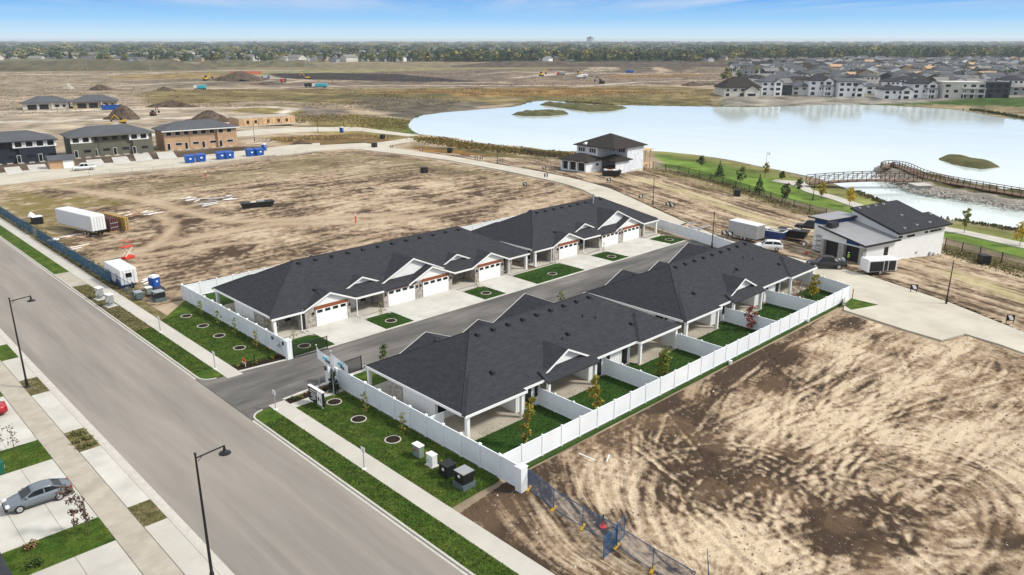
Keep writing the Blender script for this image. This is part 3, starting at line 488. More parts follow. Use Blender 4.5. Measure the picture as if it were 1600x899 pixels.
# ------------------------------------------------------------------ the villas
ZE = 2.8; K = 0.51
vent_me = MB().hexa([(-.22,-.22,0),(.22,-.22,0),(.22,.22,0),(-.22,.22,0)], [(-.2,-.2,.34),(.2,-.2,.34),(.2,.2,.34),(-.2,.2,.34)]).mesh('roof_vent', bevel=0.03); vent_me.materials.append(M['vent'])
WG = 0.55
def villa(label, x0, L, yf, D, s, four=False):
    t = thing('villa', label, 'house', (x0, yf, 0.1), 0, 'grey roofed villas in two rows')
    front = lambda u, w, z: (u, s*w, z); rear = lambda u, w, z: (u, -s*(D+w), z)
    def B(mb, u0, v0, z0, u1, v1, z1): return mb.box((u0, min(s*v0,s*v1), z0), (u1, max(s*v0,s*v1), z1))
    # hip roof
    def hip(mb, u0, u1, va, vb, ze):   # va > vb
        d = min(u1-u0, va-vb)/2; zr = ze+K*d
        if u1-u0 > va-vb: r0 = (u0+d, (va+vb)/2); r1 = (u1-d, (va+vb)/2)
        else: r0 = ((u0+u1)/2, va-d); r1 = ((u0+u1)/2, vb+d)
        c = [(u0,va),(u1,va),(u1,vb),(u0,vb)]; vs = [(a, s*b, ze) for a, b in c]+[(a, s*b, ze-0.14) for a, b in c]+[(r0[0], s*r0[1], zr), (r1[0], s*r1[1], zr)]
        fs = [(4,5,6,7)]+[(i,(i+1)%4,4+(i+1)%4,4+i) for i in range(4)]
        fs += [(0,1,9,8),(1,2,9),(2,3,8,9),(3,0,8)] if u1-u0 > va-vb else [(0,1,8),(1,2,9,8),(2,3,9),(3,0,8,9)]
        return mb.add(vs, fs)
    rf = hip(MB(), 0, L, 0, -D, ZE).build('roof', 'shingle', t)
    for a, b in ((-0.006,7.66),(L-7.66,L+0.006)): hip(MB(), a, b, -D+6.5, -D-WG, ZE).build('porch_roof', 'shingle', rf)
    hp = MB()   # ridge and hip capping
    for p, q in (((D/2,-D/2,ZE+K*D/2),(L-D/2,-D/2,ZE+K*D/2)), ((0,0,ZE),(D/2,-D/2,ZE+K*D/2)), ((0,-D,ZE),(D/2,-D/2,ZE+K*D/2)), ((L,0,ZE),(L-D/2,-D/2,ZE+K*D/2)), ((L,-D,ZE),(L-D/2,-D/2,ZE+K*D/2))):
        hp.tube((p[0],s*p[1],p[2]-.02), (q[0],s*q[1],q[2]-.02), 0.075, n=5)
    hp.build('ridge_cap', 'shingle', rf)
    fa = MB(); B(fa, -.06,0,ZE-.24, -.002,-D,ZE+.02); B(fa, L+.002,0,ZE-.24, L+.06,-D,ZE+.02); B(fa, 7.7,-D-.05,ZE-.24, L-7.7,-D+.0,ZE+.02)
    B(fa, -.06,-D-WG-.06,ZE-.24, 7.66,-D-WG-.002,ZE+.02); B(fa, L-7.66,-D-WG-.06,ZE-.24, L+.06,-D-WG-.002,ZE+.02)
    B(fa, 7.664,-D-WG,ZE-.24, 7.72,-D,ZE+.02); B(fa, L-7.72,-D-WG,ZE-.24, L-7.664,-D,ZE+.02)
    fa.build('fascia', 'white_trim', t)
    so = MB(); B(so, .02,-.02,ZE-.22, L-.02,-D+.02,ZE-.16); B(so, .03,-D+.01,ZE-.22, 7.6,-D-WG+.02,ZE-.16); B(so, L-7.6,-D+.01,ZE-.22, L-.03,-D-WG+.02,ZE-.16); so.build('soffit', 'white_trim', t)
    gz = [(-.4,4.2),(11.75,16.1),(28.3,L+.4)] if not four else [(-.4,4.2),(11.75,16.1),(28.3,32.0),(39.1,L+.4)]
    for a, b in gz:
        a2, b2 = max(a,-.0), min(b,L); MB().ext([front(a2,.47,ZE-.24), front(b2,.47,ZE-.24), front(b2,-.3,ZE+.16), front(a2,-.3,ZE+.16)], (0,0,-.12)).build('eave_roof', 'shingle', rf)
        f3 = MB(); B(f3, a2-.03,.47,ZE-.46, b2+.03,.53,ZE-.22); f3.build('fascia', 'white_trim', t); f4 = MB(); B(f4, a2,-.02,ZE-.42, b2,.468,ZE-.37); f4.build('soffit', 'white_trim', t)
    def gable(T, uc, hw, wf, ze, back, name='gable', K=.43, mat='white_siding'):
        zr = ze+K*hw; o = 0.36; a = MB(); wb = -back
        for sg in (-1, 1):
            q = [T(uc+sg*(hw+o), wf+o, ze-K*o), T(uc, wf+o, zr), T(uc, wb, zr), T(uc+sg*(hw+o), wb, ze-K*o)]; a.ext(q, (0,0,-0.13))
        g = a.build(name+'_roof', 'shingle', rf)
        b = MB(); b.ext([T(uc-hw,wf,ze-.05), T(uc+hw,wf,ze-.05), T(uc,wf,zr-.08)], tuple(np.array(T(0,-.12,0))-np.array(T(0,0,0)))); b.build(name+'_wall', mat, t)
        c = MB()
        for sg in (-1, 1):
            q = [T(uc+sg*(hw+o+.04), wf+o+.005, ze-K*o-.2), T(uc, wf+o+.005, zr-.18), T(uc, wf+o+.005, zr+.03), T(uc+sg*(hw+o+.04), wf+o+.005, ze-K*o+.01)]; c.ext(q, tuple(np.array(T(0,.05,0))-np.array(T(0,0,0))))
        c.build(name+'_rake', 'white_trim', t)
    gable(front, 8.1, 3.5, 0.09, 2.66, 3.2); gable(front, 22.1, 5.75, -1.1, 3.0, 5.6, 'big_gable', .46); gable(front, 24.4, 3.75, 0.09, 2.66, 3.4)
    gable(front, 14.1, 2.3, -1.7, ZE+K*1.7-.1, 4.2, 'dormer'); gable(rear, 14.4, 3.3, -0.75, ZE+.36, 4.4, 'dormer', .5)
    if four: gable(front, 35.5, 3.5, 0.09, 2.66, 3.2); gable(front, 30.4, 2.3, -1.7, ZE+K*1.7-.1, 4.2, 'dormer')
    p = MB(); p.ext([front(16.05,.5,ZE-.2), front(21.6,.5,ZE-.2), front(21.6,-1.15,ZE+.5), front(16.05,-1.15,ZE+.5)], (0,0,-.12)); p.build('pent_roof', 'shingle', rf); p = MB(); p.ext([rear(10.5,.6,ZE-.16), rear(18.3,.6,ZE-.16), rear(18.3,-.8,ZE+.66), rear(10.5,-.8,ZE+.66)], (0,0,-.14)); p.build('pent_roof', 'shingle', rf)
    # walls
    wl = MB(); V = lambda d: -(D-d); zt = ZE-.2
    rs = [(.6,7.4,4.6),(7.4,10.7,.75),(10.7,18.1,4.0),(18.1,25.1,.75),(25.1,L-.6,4.6)]
    if four: rs = rs[:-1]+[(25.1,35.5,.75),(35.5,L-.6,4.6)]
    for a, b, d in rs: B(wl, a, -3.25, 0, b, V(d), zt)
    wl.build('wall', 'white_siding', t)
    bt = MB()                                  # battens on the boarded walls
    for a, b, d in rs:
        n = int((b-a)/.45)
        for i in range(n): u = a+.2+i*.45; B(bt, u, V(d)-.0, .1, u+.05, V(d)-.025, zt)
    n = int((D-8.5)/.45)
    for i in range(n):
        q = -4.0-i*.45
        if q > V(4.7): B(bt, .575, q, .1, .6, q-.05, zt); B(bt, L-.6, q, .1, L-.575, q-.05, zt)
    tag(bt.build('battens', 'white_trim', t), kind='stuff')
    gs = [(4.6,11.1,[(6.1,10.6)]),(16.3,28.2,[(17.0,21.5),(22.9,27.5)])]+([(32.6,38.4,[(33.3,37.7)])] if four else [])
    sts = [(.55,-2.9,4.6,-3.3,zt),(.55,-3.301,.62,-5.4,zt-.02),(L-.62,-3.301,L-.55,-5.4,zt-.02)]+[(a,.06,b,-3.3,zt+.02) for a, b, _ in gs]
    sts += [(a+.01,-2.9,b-.01,-3.3,zt) for a, b in ([(11.1,16.3),(28.2,L-.55)] if not four else [(11.1,16.3),(28.2,32.6),(38.4,L-.55)])]
    for a, va, b, vb, z1 in sts: B(MB(), a, va, 0, b, vb, z1).build('stone_wall', 'stone', t)
    for a, b, ds in gs:
        for (g0, g1) in ds:
            gd = thing('garage_door', None, None); gd.parent = t; gd.location = (g0, s*.07, 0.02)
            pw = g1-g0
            for i in range(4):
                MB().box((0.01,min(0,s*.05),i*.55), (pw-.01,max(0,s*.05),i*.55+.535)).build('panel', 'door_white', gd, bevel=.012)
            for i in range(4):
                w0 = pw*(i+.16)/4; MB().box((w0,min(s*.04,s*.062),1.73), (w0+pw*.17,max(s*.04,s*.062),2.10)).build('window', 'glass', gd)
            bm_ = MB(); B(bm_, g0-.12,.06,2.24, g1+.12,.15,2.66); bm_.build('wood_beam', 'wood_beam', t)
            for u in (g0-.38, g1+.38):
                l = MB(); B(l, u-.09,.06,1.65, u+.09,.28,2.02); l.build('wall_lamp', 'black_metal', t, bevel=.03)
    # entries: posts, slabs, doors, side panes
    for u in [.45, L-.45]:
        for vv in (.15, V(.15)-.35): po = MB(); B(po, u-.17,vv+.17,-.02, u+.17,vv-.17,ZE-.2); po.build('post', 'white_trim', t)
    for u in (7.2, 10.9, 17.9, L-7.2): po = MB(); B(po, u-.15,V(.15)-.25,-.02, u+.15,V(.15)-.55,ZE-.26); po.build('post', 'white_trim', t)
    ens = [(1.5,'glass'),(12.8,'door_white'),(L-2.6,'black_metal')]+([(29.6,'glass')] if four else [])
    for u, mt in ens:
        dr = MB(); B(dr, u,-2.9,.02, u+.95,-2.82,2.1); d = dr.build('door', 'white_trim', t); d2 = MB(); B(d2, u+.12,-2.81,.25, u+.83,-2.79,1.95); d2.build('pane', 'glass' if mt != 'door_white' else 'door_white', d)
    for u in (3.4, 14.6): wn = MB(); B(wn, u,-2.9,.6, u+.7,-2.83,2.2); wn.build('window', 'glass', t)
    B(MB(), 4.0,.02,0, 4.9,-.6,2.35).build('stone_pier', 'stone', t); B(MB(), L-4.3,.02,0,L-3.6,-.6,2.35).build('stone_pier', 'stone', t)
    sp2 = MB(); B(sp2, 4.1,.02,.1, 4.55,.1,2.2); sp2.build('entry_pane', 'glass', t)
    for a, b in [(.3,4.6),(11.1,16.3),(28.2,L-.3 if not four else 32.6)]+([(38.4,L-.3)] if four else []): sl = MB(); B(sl, a,.5,-.1, b,-3.0,.03); sl.build('porch_slab', 'concrete', t)
    # rear windows and patios
    for u, wd, z0, z1, d in ((8.6,.85,.15,2.35,.75),(9.9,.55,.9,2.3,.75),(19.2,.9,.15,2.35,.75),(20.9,.6,1.2,2.2,.75),(23.6,.95,.15,2.35,.75),(.9,1.7,.9,2.2,4.6),(2.9,1.5,.9,2.2,4.6),(11.4,1.3,.9,2.2,4.0),(12.9,1.2,.9,2.2,4.0),(L-5.9,1.5,.9,2.2,4.6),(L-4.2,1.5,.9,2.2,4.6)):
        f_ = MB(); B(f_, u-.07,V(d)-.001,z0-.07, u+wd+.07,V(d)-.04,z1+.07); fr = f_.build('window_frame', 'white_trim', t)
        g_ = MB(); B(g_, u,V(d)-.02,z0, u+wd,V(d)-.06,z1); g_.build('pane', 'glass', fr)
    for u, d in ((5.2,4.6),(14.9,4.0),(L-2.4,4.6)):
        f_ = MB(); B(f_, u,V(d)-.001,0.02, u+1.0,V(d)-.05,2.15); fr = f_.build('patio_door', 'door_white', t); g_ = MB(); B(g_, u+.25,V(d)-.05,1.2, u+.75,V(d)-.07,1.9); g_.build('pane', 'glass', fr)
    for a, b in ((.5,7.5),(10.7,18.1),(L-7.5,L-.5)): sl = MB(); B(sl, a,V(4.6),-.1, b,-D-.5,.05); sl.build('patio', 'concrete_tan', t)
    # vents, plumbing stacks, downpipes
    zr = ZE+K*D/2
    for i in range(9 if L < 40 else 12):
        u = D/2+.4+i*((L-D-.8)/(8 if L < 40 else 11)); link(vent_me, 'roof_vent', None, rf, (u, s*(-D/2-(.75 if s > 0 else -.75)), zr-K*.75-.06))
    for u, q in ((6,12.5),(17.8,11.5),(26.8,13),(7.5,2.2)): link(vent_me, 'roof_vent', None, rf, (u, s*-q, ZE+K*min(q,D-q,u,L-u)-.05))
    for u, q in ((16.6,11.8),(21.6,10.2),(23,10.9)): MB().tube((u, s*-q, ZE), (u, s*-q, ZE+K*(D-q)+.38), .06, n=6).build('vent_pipe', 'vent', rf)
    for u in (3.9, 11.9, L-4.4): dp = MB(); B(dp, u-.05,.35,.05, u+.05,.45,ZE-.45); B(dp, u-.05,.45,.05, u+.05,1.4,.13); dp.build('downpipe', 'white_trim', t)
    return t
villa('longest grey roofed villa block, nearest the gate on the far side of the alley', 39.75, 43.6, 82.85, 15.45, -1, True)
villa('villa block at the far end of the alley beyond the longest one', 84.6, 33.0, 82.95, 15.45, -1)
villa('nearest villa block, big hip roof right behind the front white wall', 39.8, 32.8, 62.6, 15.0, 1)
villa('villa block with patios beside the trucks, farther along the rear fence', 74.2, 33.2, 62.9, 15.1, 1)
# plastic: metal flue on the far villa
tag(MB().tube((106.5,89.2,6.3), (106.5,89.2,8.0), .14, n=8).build('flue_pipe', 'grey_metal'), 'pale metal flue standing on the roof of the far villa block', 'flue')

# drives, islands, yards
DRV = [(44.3,51.6),(55.9,68.2),(72.2,78.6),(89.3,96.3),(100.4,112.5)]
prev = 38.4
for a, b in DRV:
    flat('driveway', rect(a,75.95,b,82.85), 0.11, 'concrete_new')
isl = [(38.4,44.3),(51.6,55.9),(68.2,72.2),(78.6,89.3),(96.3,100.4),(112.5,117.0)]
ring_me = MB().lathe([(.66,0),(.66,.05),(.76,.05),(.76,0)], n=20).mesh('ring'); ring_me.materials.append(M['kerb'])
mul_me = MB().lathe([(.67,-.02),(.67,.03),(.02,.06)], n=20).mesh('mulch'); mul_me.materials.append(M['mulch'])
def tree_ring(x, y, z, label, sc=1.0):
    t = thing('tree_ring', label, 'tree ring', (x, y, z), 0, 'round edged tree wells in the lawns'); t.scale = (sc, sc, 1)
    link(ring_me, 'edging', None, t); link(mul_me, 'mulch_bed', None, t); return t
names = ['by the left gate leaf','between the first and the paired garages','beyond the paired garages of the longest villa','on the widest island between the two villas','between the far villa drives','at the alley end by the white fence']
for (a, b), nm in zip(isl, names):
    yb = 80.9 if b-a < 6 else 81.6
    flat('island_lawn', [(a,75.95),(b,75.95),(b,yb-1.2),(b-.7,yb),(a+.6,yb),(a,yb-.8)], 0.115, 'turf')
    flat('island_walk', rect(a, yb+.005, b, 82.0), 0.105, 'concrete')
    tree_ring((a+b)/2, 78.0, .12, 'concrete ringed tree well in the dark lawn '+nm, 1.0)
flat('alley_lawn', rect(38.9,62.6,117,66.95), 0.11, 'lawn'); flat('alley_walk', rect(44,62.6,70.5,66.95), 0.115, 'concrete_new'); flat('alley_walk', rect(78,62.6,104,66.95), 0.115, 'concrete_new')
DIV = [50.15,60.48,72.29,84.38,94.97]
flat('rear_yard', rect(38.3,41.2,106.5,48.2), 0.09, 'turf'); flat('rear_strip', [(38.6,40.6),(105,40.72),(105,41.0),(38.6,41.0)], 0.07, 'turf')
flat('side_gravel', rect(38.35,48.2,40.2,62), 0.085, 'concrete'); flat('left_yard', rect(38.35,81,40.2,104.8), 0.085, 'turf'); flat('left_rear_yard', rect(38.4,97.9,121,105.3), 0.08, 'turf')
flat('pad_strip', PGt((1330,468),(1372,478),(1330,486),(1318,478)), 0.16, 'lawn')
# ------------------------------------------------------------------ fences
def seg_pts(pts, bay):
    out = [pts[0]]
    for a, b in zip(pts[:-1], pts[1:]):
        n = max(1, round(math.dist(a[:2], b[:2])/bay))
        out += [tuple(a[k]+(b[k]-a[k])*i/n for k in range(len(a))) for i in range(1, n+1)]
    return out
SH = {}
def shared(key, fn, mat):
    if key not in SH: me = fn(); me.materials.append(M[mat]); SH[key] = me
    return SH[key]
def vfence(label, pts, h=1.95, bay=2.4, group='white vinyl fences', ends=(1,1), z=0.08, pw=0.15, mat='white_vinyl'):
    P = seg_pts(pts, bay); t = thing('vinyl_fence', label, 'fence', (P[0][0], P[0][1], z), 0, group)
    loc = lambda p, q=0: (p[0]-P[0][0], p[1]-P[0][1], q)
    post = shared(('post',pw,h), lambda: MB().box((-pw/2,-pw/2,0), (pw/2,pw/2,h+.06)).mesh('post'), mat)
    cap = shared(('cap',pw), lambda: MB().hexa([(-pw/2-.03,-pw/2-.03,0),(pw/2+.03,-pw/2-.03,0),(pw/2+.03,pw/2+.03,0),(-pw/2-.03,pw/2+.03,0)], [(-pw/4,-pw/4,.09),(pw/4,-pw/4,.09),(pw/4,pw/4,.09),(-pw/4,pw/4,.09)]).mesh('cap'), mat)
    for i, p in enumerate(P):
        if (i == 0 and not ends[0]) or (i == len(P)-1 and not ends[1]): continue
        o = link(post, 'post', None, t, loc(p)); link(cap, 'post_cap', None, o, (0,0,h+.06))
    for a, b in zip(P[:-1], P[1:]):
        l = round(math.dist(a[:2], b[:2]), 2); an = math.atan2(b[1]-a[1], b[0]-a[0])
        pa = shared(('panel',l,h), lambda: MB().box((.05,-.025,.12), (l-.05,.025,h-.06)).mesh('panel'), mat); link(pa, 'panel', None, t, loc(a), an)
        tr = shared(('rail',l), lambda: MB().box((.03,-.05,0), (l-.03,.05,.11)).mesh('rail'), mat)
        link(tr, 'rail', None, t, loc(a, h-.11), an); link(tr, 'rail', None, t, loc(a, .06), an)
    return t
vfence('tall white panel wall in front of the nearest villa, right of the gate', [(38.2,38.6),(38.2,65.3)], 2.15, 2.42, pw=.26)
vfence('tall white panel wall with black script mark, left of the gate', [(38.2,76.0),(38.2,105.2)], 2.15, 2.43, pw=.26)
vfence('long white fence along the churned dirt lot behind the rear yards', [(38.4,41.1),(104.8,41.1)], 1.95, 2.42, ends=(0,1))
for x, nm in zip(DIV, ('first','second','third','fourth','fifth')):
    vfence('white divider between rear yards, %s from the street wall' % nm, [(x,41.2),(x,48.4 if x not in (72.29,) else 49.5)], 1.9, 2.4, ends=(0,0))
vfence('white end fence slanting past the last rear yard', [(104.9,41.1),(107.4,50.0)], 1.95, 2.3, ends=(0,1))
vfence('white fence along the curving concrete road at the alley end', [(107.4,50.0),(112,58),(117,72),(121.2,87),(123,97),(123.2,105.4)], 1.95, 2.4, ends=(0,1))
vfence('white fence behind the far villas beside the sandy building site', [(38.3,105.3),(123.2,105.4)], 1.95, 2.43, ends=(0,0))
vfence('short white screen closing the gap beside the nearest villa', [(38.3,50.6),(40.2,50.6)], 1.9, 2.0, ends=(0,0))
# gate piers, gates, lamps on the wall
def pier(label, x, y, w=0.62, h=2.25):
    t = thing('gate_pier', label, 'pier', (x, y, .08), 0, 'white gate piers')
    MB().box((-w/2,-w/2,0), (w/2,w/2,h)).build('shaft', 'white_vinyl', t); MB().hexa([(-w/2-.07,-w/2-.07,h),(w/2+.07,-w/2-.07,h),(w/2+.07,w/2+.07,h),(-w/2-.07,w/2+.07,h)], [(-.15,-.15,h+.16),(.15,-.15,h+.16),(.15,.15,h+.16),(-.15,.15,h+.16)]).build('cap', 'white_vinyl', t)
    return t
pier('white gate pier left of the alley mouth, beside the script mark', 38.25, 75.85); pier('white gate pier right of the alley mouth, nearest the flags', 38.15, 67.1); pier('white pier ending the front wall behind the second flag', 38.25, 65.5); pier('square white end post of the front wall at the dirt lot corner', 38.2, 38.5, .7, 2.2)
def iron_gate(label, x, y, an, l, h=1.55):
    t = thing('iron_gate', label, 'gate', (x, y, .16), an, 'black iron gates at the alley mouth'); b = MB()
    for z in (.02, h-.05): MB().box((0,-.03,z), (l,.03,z+.07)).build('rail', 'black_metal', t)
    for u in (0, l-.06): MB().box((u,-.035,0), (u+.06,.035,h+.1)).build('stile', 'black_metal', t)
    pk = shared(('picket',h), lambda: MB().box((-.022,-.02,.09), (.022,.02,h-.05)).mesh('picket'), 'black_metal')
    n = int(l/.13)
    for i in range(1, n): link(pk, 'picket', None, t, (l*i/n,0,0))
iron_gate('black iron gate leaf standing open on the far side of the alley', 38.6, 75.5, R(-3), 4.3); iron_gate('black iron gate leaf standing open behind the flags', 38.5, 67.35, R(2), 3.9); iron_gate('narrow black iron gate between the two white piers', 38.2, 66.75, R(-90), .9)
for x, y, nm in ((38.02,79.0,'left of the script mark'),(38.02,76.5,'right of the script mark'),(37.8,67.1,'on the pier nearest the alley'),(37.9,65.55,'on the pier behind the second flag')):
    t = thing('wall_lantern', 'small black wall lantern '+nm, 'lantern', (x, y, 1.6), 0, 'black lanterns on the white wall')
    MB().box((-.12,-.11,0), (0,.11,.3)).build('glass_box', 'glass', t); MB().hexa([(-.2,-.17,.3),(.02,-.17,.3),(.02,.17,.3),(-.2,.17,.3)], [(-.1,-.04,.47),(-.05,-.04,.47),(-.05,.04,.47),(-.1,.04,.47)]).build('hood', 'black_metal', t)
def stroke_mesh(pts, w, th=.02):     # a flat pen stroke in the y-z plane facing -x
    m = MB(); P = [Vector((0,p[0],p[1])) for p in pts]
    for a, b in zip(P[:-1], P[1:]): d = (b-a); n = Vector((0,-d.z,d.y)).normalized()*w; m.ext([a-n-d*.1,b-n+d*.1,b+n+d*.1,a+n-d*.1], (-th,0,0))
    return m
t = thing('wall_lettering', 'black handwritten mark with a large C on the white wall by the gate', 'lettering', (38.16, 77.85, .95))
c = [(.45-.42*math.cos(a)*1.0-.1, .45+.42*math.sin(a)) for a in np.linspace(-2.3, 2.2, 18)]
stroke_mesh([(-p[0]+.95, p[1]) for p in [( .75-.4*math.cos(a), .42+.40*math.sin(a)) for a in np.linspace(0.75, 5.4, 18)]], .022).build('letter', 'black_metal', t)
stroke_mesh([(.25-i*.085, .22+.11*abs(math.sin(i*1.35))) for i in range(12)], .02).build('letter', 'black_metal', t); stroke_mesh([(.3,.02),(-.7,-.02)], .014).build('underline', 'black_metal', t)
# black mesh fence along the park
def mesh_panel(l, h, dx, dz, r=.006, fr=.02, z0=.05):
    m = MB()
    for x in np.arange(dx, l-.02, dx): m.box((x-r,-r,z0), (x+r,r,h))
    for z in np.arange(z0+dz, h, dz): m.box((0,-r,z-r), (l,r,z+r))
    for z in (z0, h): m.box((0,-fr,z-fr), (l,fr,z+fr))
    return m.mesh('mesh_panel')
def wire_fence(name, label, pts, h, bay, mat, dx, dz, r, pr, group=None, feet=None, frm=.02, skip=()):
    P = seg_pts(pts, bay); z0 = [float(hgt(p[0],p[1]))+.08 for p in P]; t = thing(name, label, 'fence', (P[0][0],P[0][1],z0[0]), 0, group)
    pm_ = shared((name,'p',h,pr,mat), lambda: MB().tube((0,0,-.2), (0,0,h+.06), pr, n=6).mesh('post'), mat)
    for i, (p, z) in enumerate(zip(P, z0)):
        link(pm_, 'post', None, t, (p[0]-P[0][0], p[1]-P[0][1], z-z0[0]))
        if feet: link(feet, 'foot', None, t, (p[0]-P[0][0], p[1]-P[0][1], z-z0[0]), random.uniform(.2,.8))
    for i, (a, b) in enumerate(zip(P[:-1], P[1:])):
        if i in skip: continue
        l = round(math.dist(a, b), 1); me = shared((name,l,h,mat,dx), lambda: mesh_panel(l,h,dx,dz,r,frm), mat)
        o = link(me, 'mesh_panel', None, t, (a[0]-P[0][0], a[1]-P[0][1], z0[i]-z0[0])); o.rotation_euler = (0, -math.atan2(z0[i+1]-z0[i], l), math.atan2(b[1]-a[1], b[0]-a[0])); o['kind'] = 'stuff'
    return t
wire_fence('mesh_fence', 'black mesh fence with posts curving between the park and the lots', PGt((1020,263),(1060,270),(1110,282),(1170,301),(1240,325),(1290,340)), 1.8, 5.0, 'black_metal', .09, .3, .009, .09)
wire_fence('mesh_fence', 'black mesh fence right of the modern white house', PGt((1476,388),(1530,402),(1600,421),(1680,440)), 1.8, 4.5, 'black_metal', .09, .3, .009, .09)
wire_fence('mesh_fence', 'low black mesh fence left of the wrapped house by the lake', PGt((815,240),(850,245),(880,249)), 1.4, 4.0, 'black_metal', .1, .3, .012, .06)
ft = MB().box((-.45,-.12,0), (.45,.12,.1)).mesh('foot', bevel=.02); ft.materials.append(M['yellow'])
wire_fence('site_fence', 'blue temporary mesh fence at the edge of the churned lot', [(38.75,38.2),(38.15,34.9),(37.95,31.8),(37.95,28.6),(37.7,25.3),(37.6,22.0)], 1.75, 3.4, 'blue_steel', .075, .15, .005, .035, 'blue temporary fences', ft)
wire_fence('site_fence', 'blue fence gate leaf swung out over the bare verge', [(37.95,28.6),(36.25,28.4)], 1.75, 3, 'blue_steel', .06, .12, .006, .035, 'blue temporary fences')
wire_fence('site_fence', 'short blue fence wing pointing into the churned lot', [(38.0,28.75),(39.3,29.0)], 1.7, 3, 'blue_steel', .09, .2, .004, .03, 'blue temporary fences')
tag(MB().tube((38.9,21.6,0), (38.7,21.9,3.1), .06, .02, n=6).build('marker_pole', 'blue_steel'), 'tapered blue pole at the bottom edge beside the blue fence', 'pole')
# blue scrim fence along the building site
m = bpy.data.materials.new('scrim'); m.use_nodes = True; nt_ = m.node_tree; b = nt_.nodes['Principled BSDF']; b.inputs['Base Color'].default_value = (0.03,0.115,0.19,1); b.inputs['Roughness'].default_value = .9
nz_ = nt_.nodes.new('ShaderNodeTexNoise'); nz_.inputs['Scale'].default_value = .8; ge_ = nt_.nodes.new('ShaderNodeNewGeometry'); nt_.links.new(ge_.outputs['Position'], nz_.inputs[0]); mr_ = nt_.nodes.new('ShaderNodeMapRange'); mr_.inputs[1].default_value = .35; mr_.inputs[2].default_value = .65; mr_.inputs[3].default_value = .45; mr_.inputs[4].default_value = .9; nt_.links.new(nz_.outputs[0], mr_.inputs[0]); nt_.links.new(mr_.outputs[0], b.inputs['Alpha']); M['scrim'] = m
t = wire_fence('site_fence', 'blue screened site fence along the far pavement', [(33.6,111.5),(33.4,128),(33.3,150),(33.3,215)], 1.8, 3.0, 'blue_steel', .25, .4, .006, .035, 'blue temporary fences')
for i, p in enumerate(seg_pts([(33.4,120),(33.4,128),(33.3,150),(33.3,215)], 3.0)[:-1]):
    l = 2.92; xs_ = np.linspace(0, l, 7); mb = MB()
    vs = [(0.03*math.sin(i+k), x, z) for z in (.1, 1.75-.12*random.random()) for k, x in enumerate(xs_)]
    n = len(xs_); mb.add([(.05+v_[0], v_[1], v_[2]) for v_ in vs]+[(.06+v_[0], v_[1], v_[2]) for v_ in vs], [(k,k+1,n+k+1,n+k) for k in range(n-1)]+[(2*n+k,3*n+k,3*n+k+1,2*n+k+1) for k in range(n-1)])
    if i not in (13,): mb.build('scrim', 'scrim', t, (p[0]-33.6-.08, p[1]-111.5, 0))
wire_fence('post_fence', 'thin wire fence on steel posts along the townhouse street', PGt((140,276),(240,270),(330,261),(420,250),(480,242)), 1.5, 5.0, 'grey_metal', .5, .5, .006, .05)
# ------------------------------------------------------------------ trees
def leaves(centers, rad, n, ls, cols, seed, squash=.8):
    g = np.random.default_rng(seed); k = len(centers); idx = g.integers(0, k, n); C = np.array(centers)[idx]; rr = np.array(rad)[idx]
    d = g.normal(size=(n,3)); d /= np.linalg.norm(d, axis=1)[:,None]; r = g.random(n)**.5; P = C+d*(rr*r)[:,None]*np.array((1,1,squash))
    a = g.normal(size=(n,3)); a /= np.linalg.norm(a, axis=1)[:,None]; b = np.cross(a, g.normal(size=(n,3))); b /= np.linalg.norm(b, axis=1)[:,None]
    s = (ls*(.6+.8*g.random(n)))[:,None]; V = np.stack([P-a*s, P-b*s*.5, P+a*s, P+b*s*.5], 1).reshape(-1,3); Fq = np.arange(4*n).reshape(-1,4)
    cc = np.array(cols)[g.integers(0, len(cols), n)]*(.7+.6*g.random(n))[:,None]
    me = mesh_np('crown', V, Fq); setcol(me, np.repeat(cc, 4, 0)); me.materials.append(M['leaf']); return me
def trunk(h, r, tops, seed, fork=.4):
    m = MB(); g = random.Random(seed); z = 0; p = Vector((0,0,-.1)); n = 4
    pts = [p]+[Vector((g.uniform(-.03,.03)*h*i/n, g.uniform(-.03,.03)*h*i/n, h*.75*i/n)) for i in range(1, n+1)]
    for i in range(n): m.tube(pts[i], pts[i+1], r*(1-.7*i/n), r*(1-.7*(i+1)/n), 6)
    for q in tops:
        q = Vector(q); s = pts[1+g.randrange(n)] if q.z > h*.5 else pts[1]; s = min(pts[1:], key=lambda a: abs(a.z-q.z*.7)); m.tube(s, q, r*.35, r*.08, 5)
    return m
YEL = [(.36,.28,.045),(.28,.23,.04),(.18,.18,.035),(.40,.29,.07)]; GRN = [(.06,.11,.022),(.09,.14,.026),(.045,.08,.02)]; YGR = [(.16,.19,.03),(.22,.22,.04),(.11,.15,.03)]; DKG = [(.018,.038,.016),(.028,.05,.02),(.012,.026,.012)]; RED = [(.42,.13,.12),(.24,.08,.06),(.4,.2,.17),(.12,.05,.03)]; PUR = [(.10,.055,.05),(.07,.04,.04),(.13,.08,.05)]; GOLD = [(.62,.42,.02),(.52,.34,.02),(.38,.30,.04)]
def tree(name, label, x, y, z, h, cr, cols, n=420, ls=.13, base=.3, seed=1, group=None, clumps=11, lean=(0,0)):
    t = thing(name, label, 'tree', (x,y,z), 0, group); g = random.Random(seed); cs = []; rs = []
    for i in range(clumps):
        f = (i+.5)/clumps; zz = h*(base+(1-base)*f); rad = cr*(.35+.65*math.sin(math.pi*min(1,.12+f*.9))); a = i*2.4+g.random(); q = rad*g.uniform(.2,.8)
        cs.append((q*math.cos(a)+lean[0]*f, q*math.sin(a)+lean[1]*f, zz)); rs.append(cr*g.uniform(.3,.5))
    trunk(h, max(.035, h*.012), cs, seed).build('trunk', 'bark', t); link(leaves(cs, rs, n, ls, cols, seed), 'crown', None, t); return t
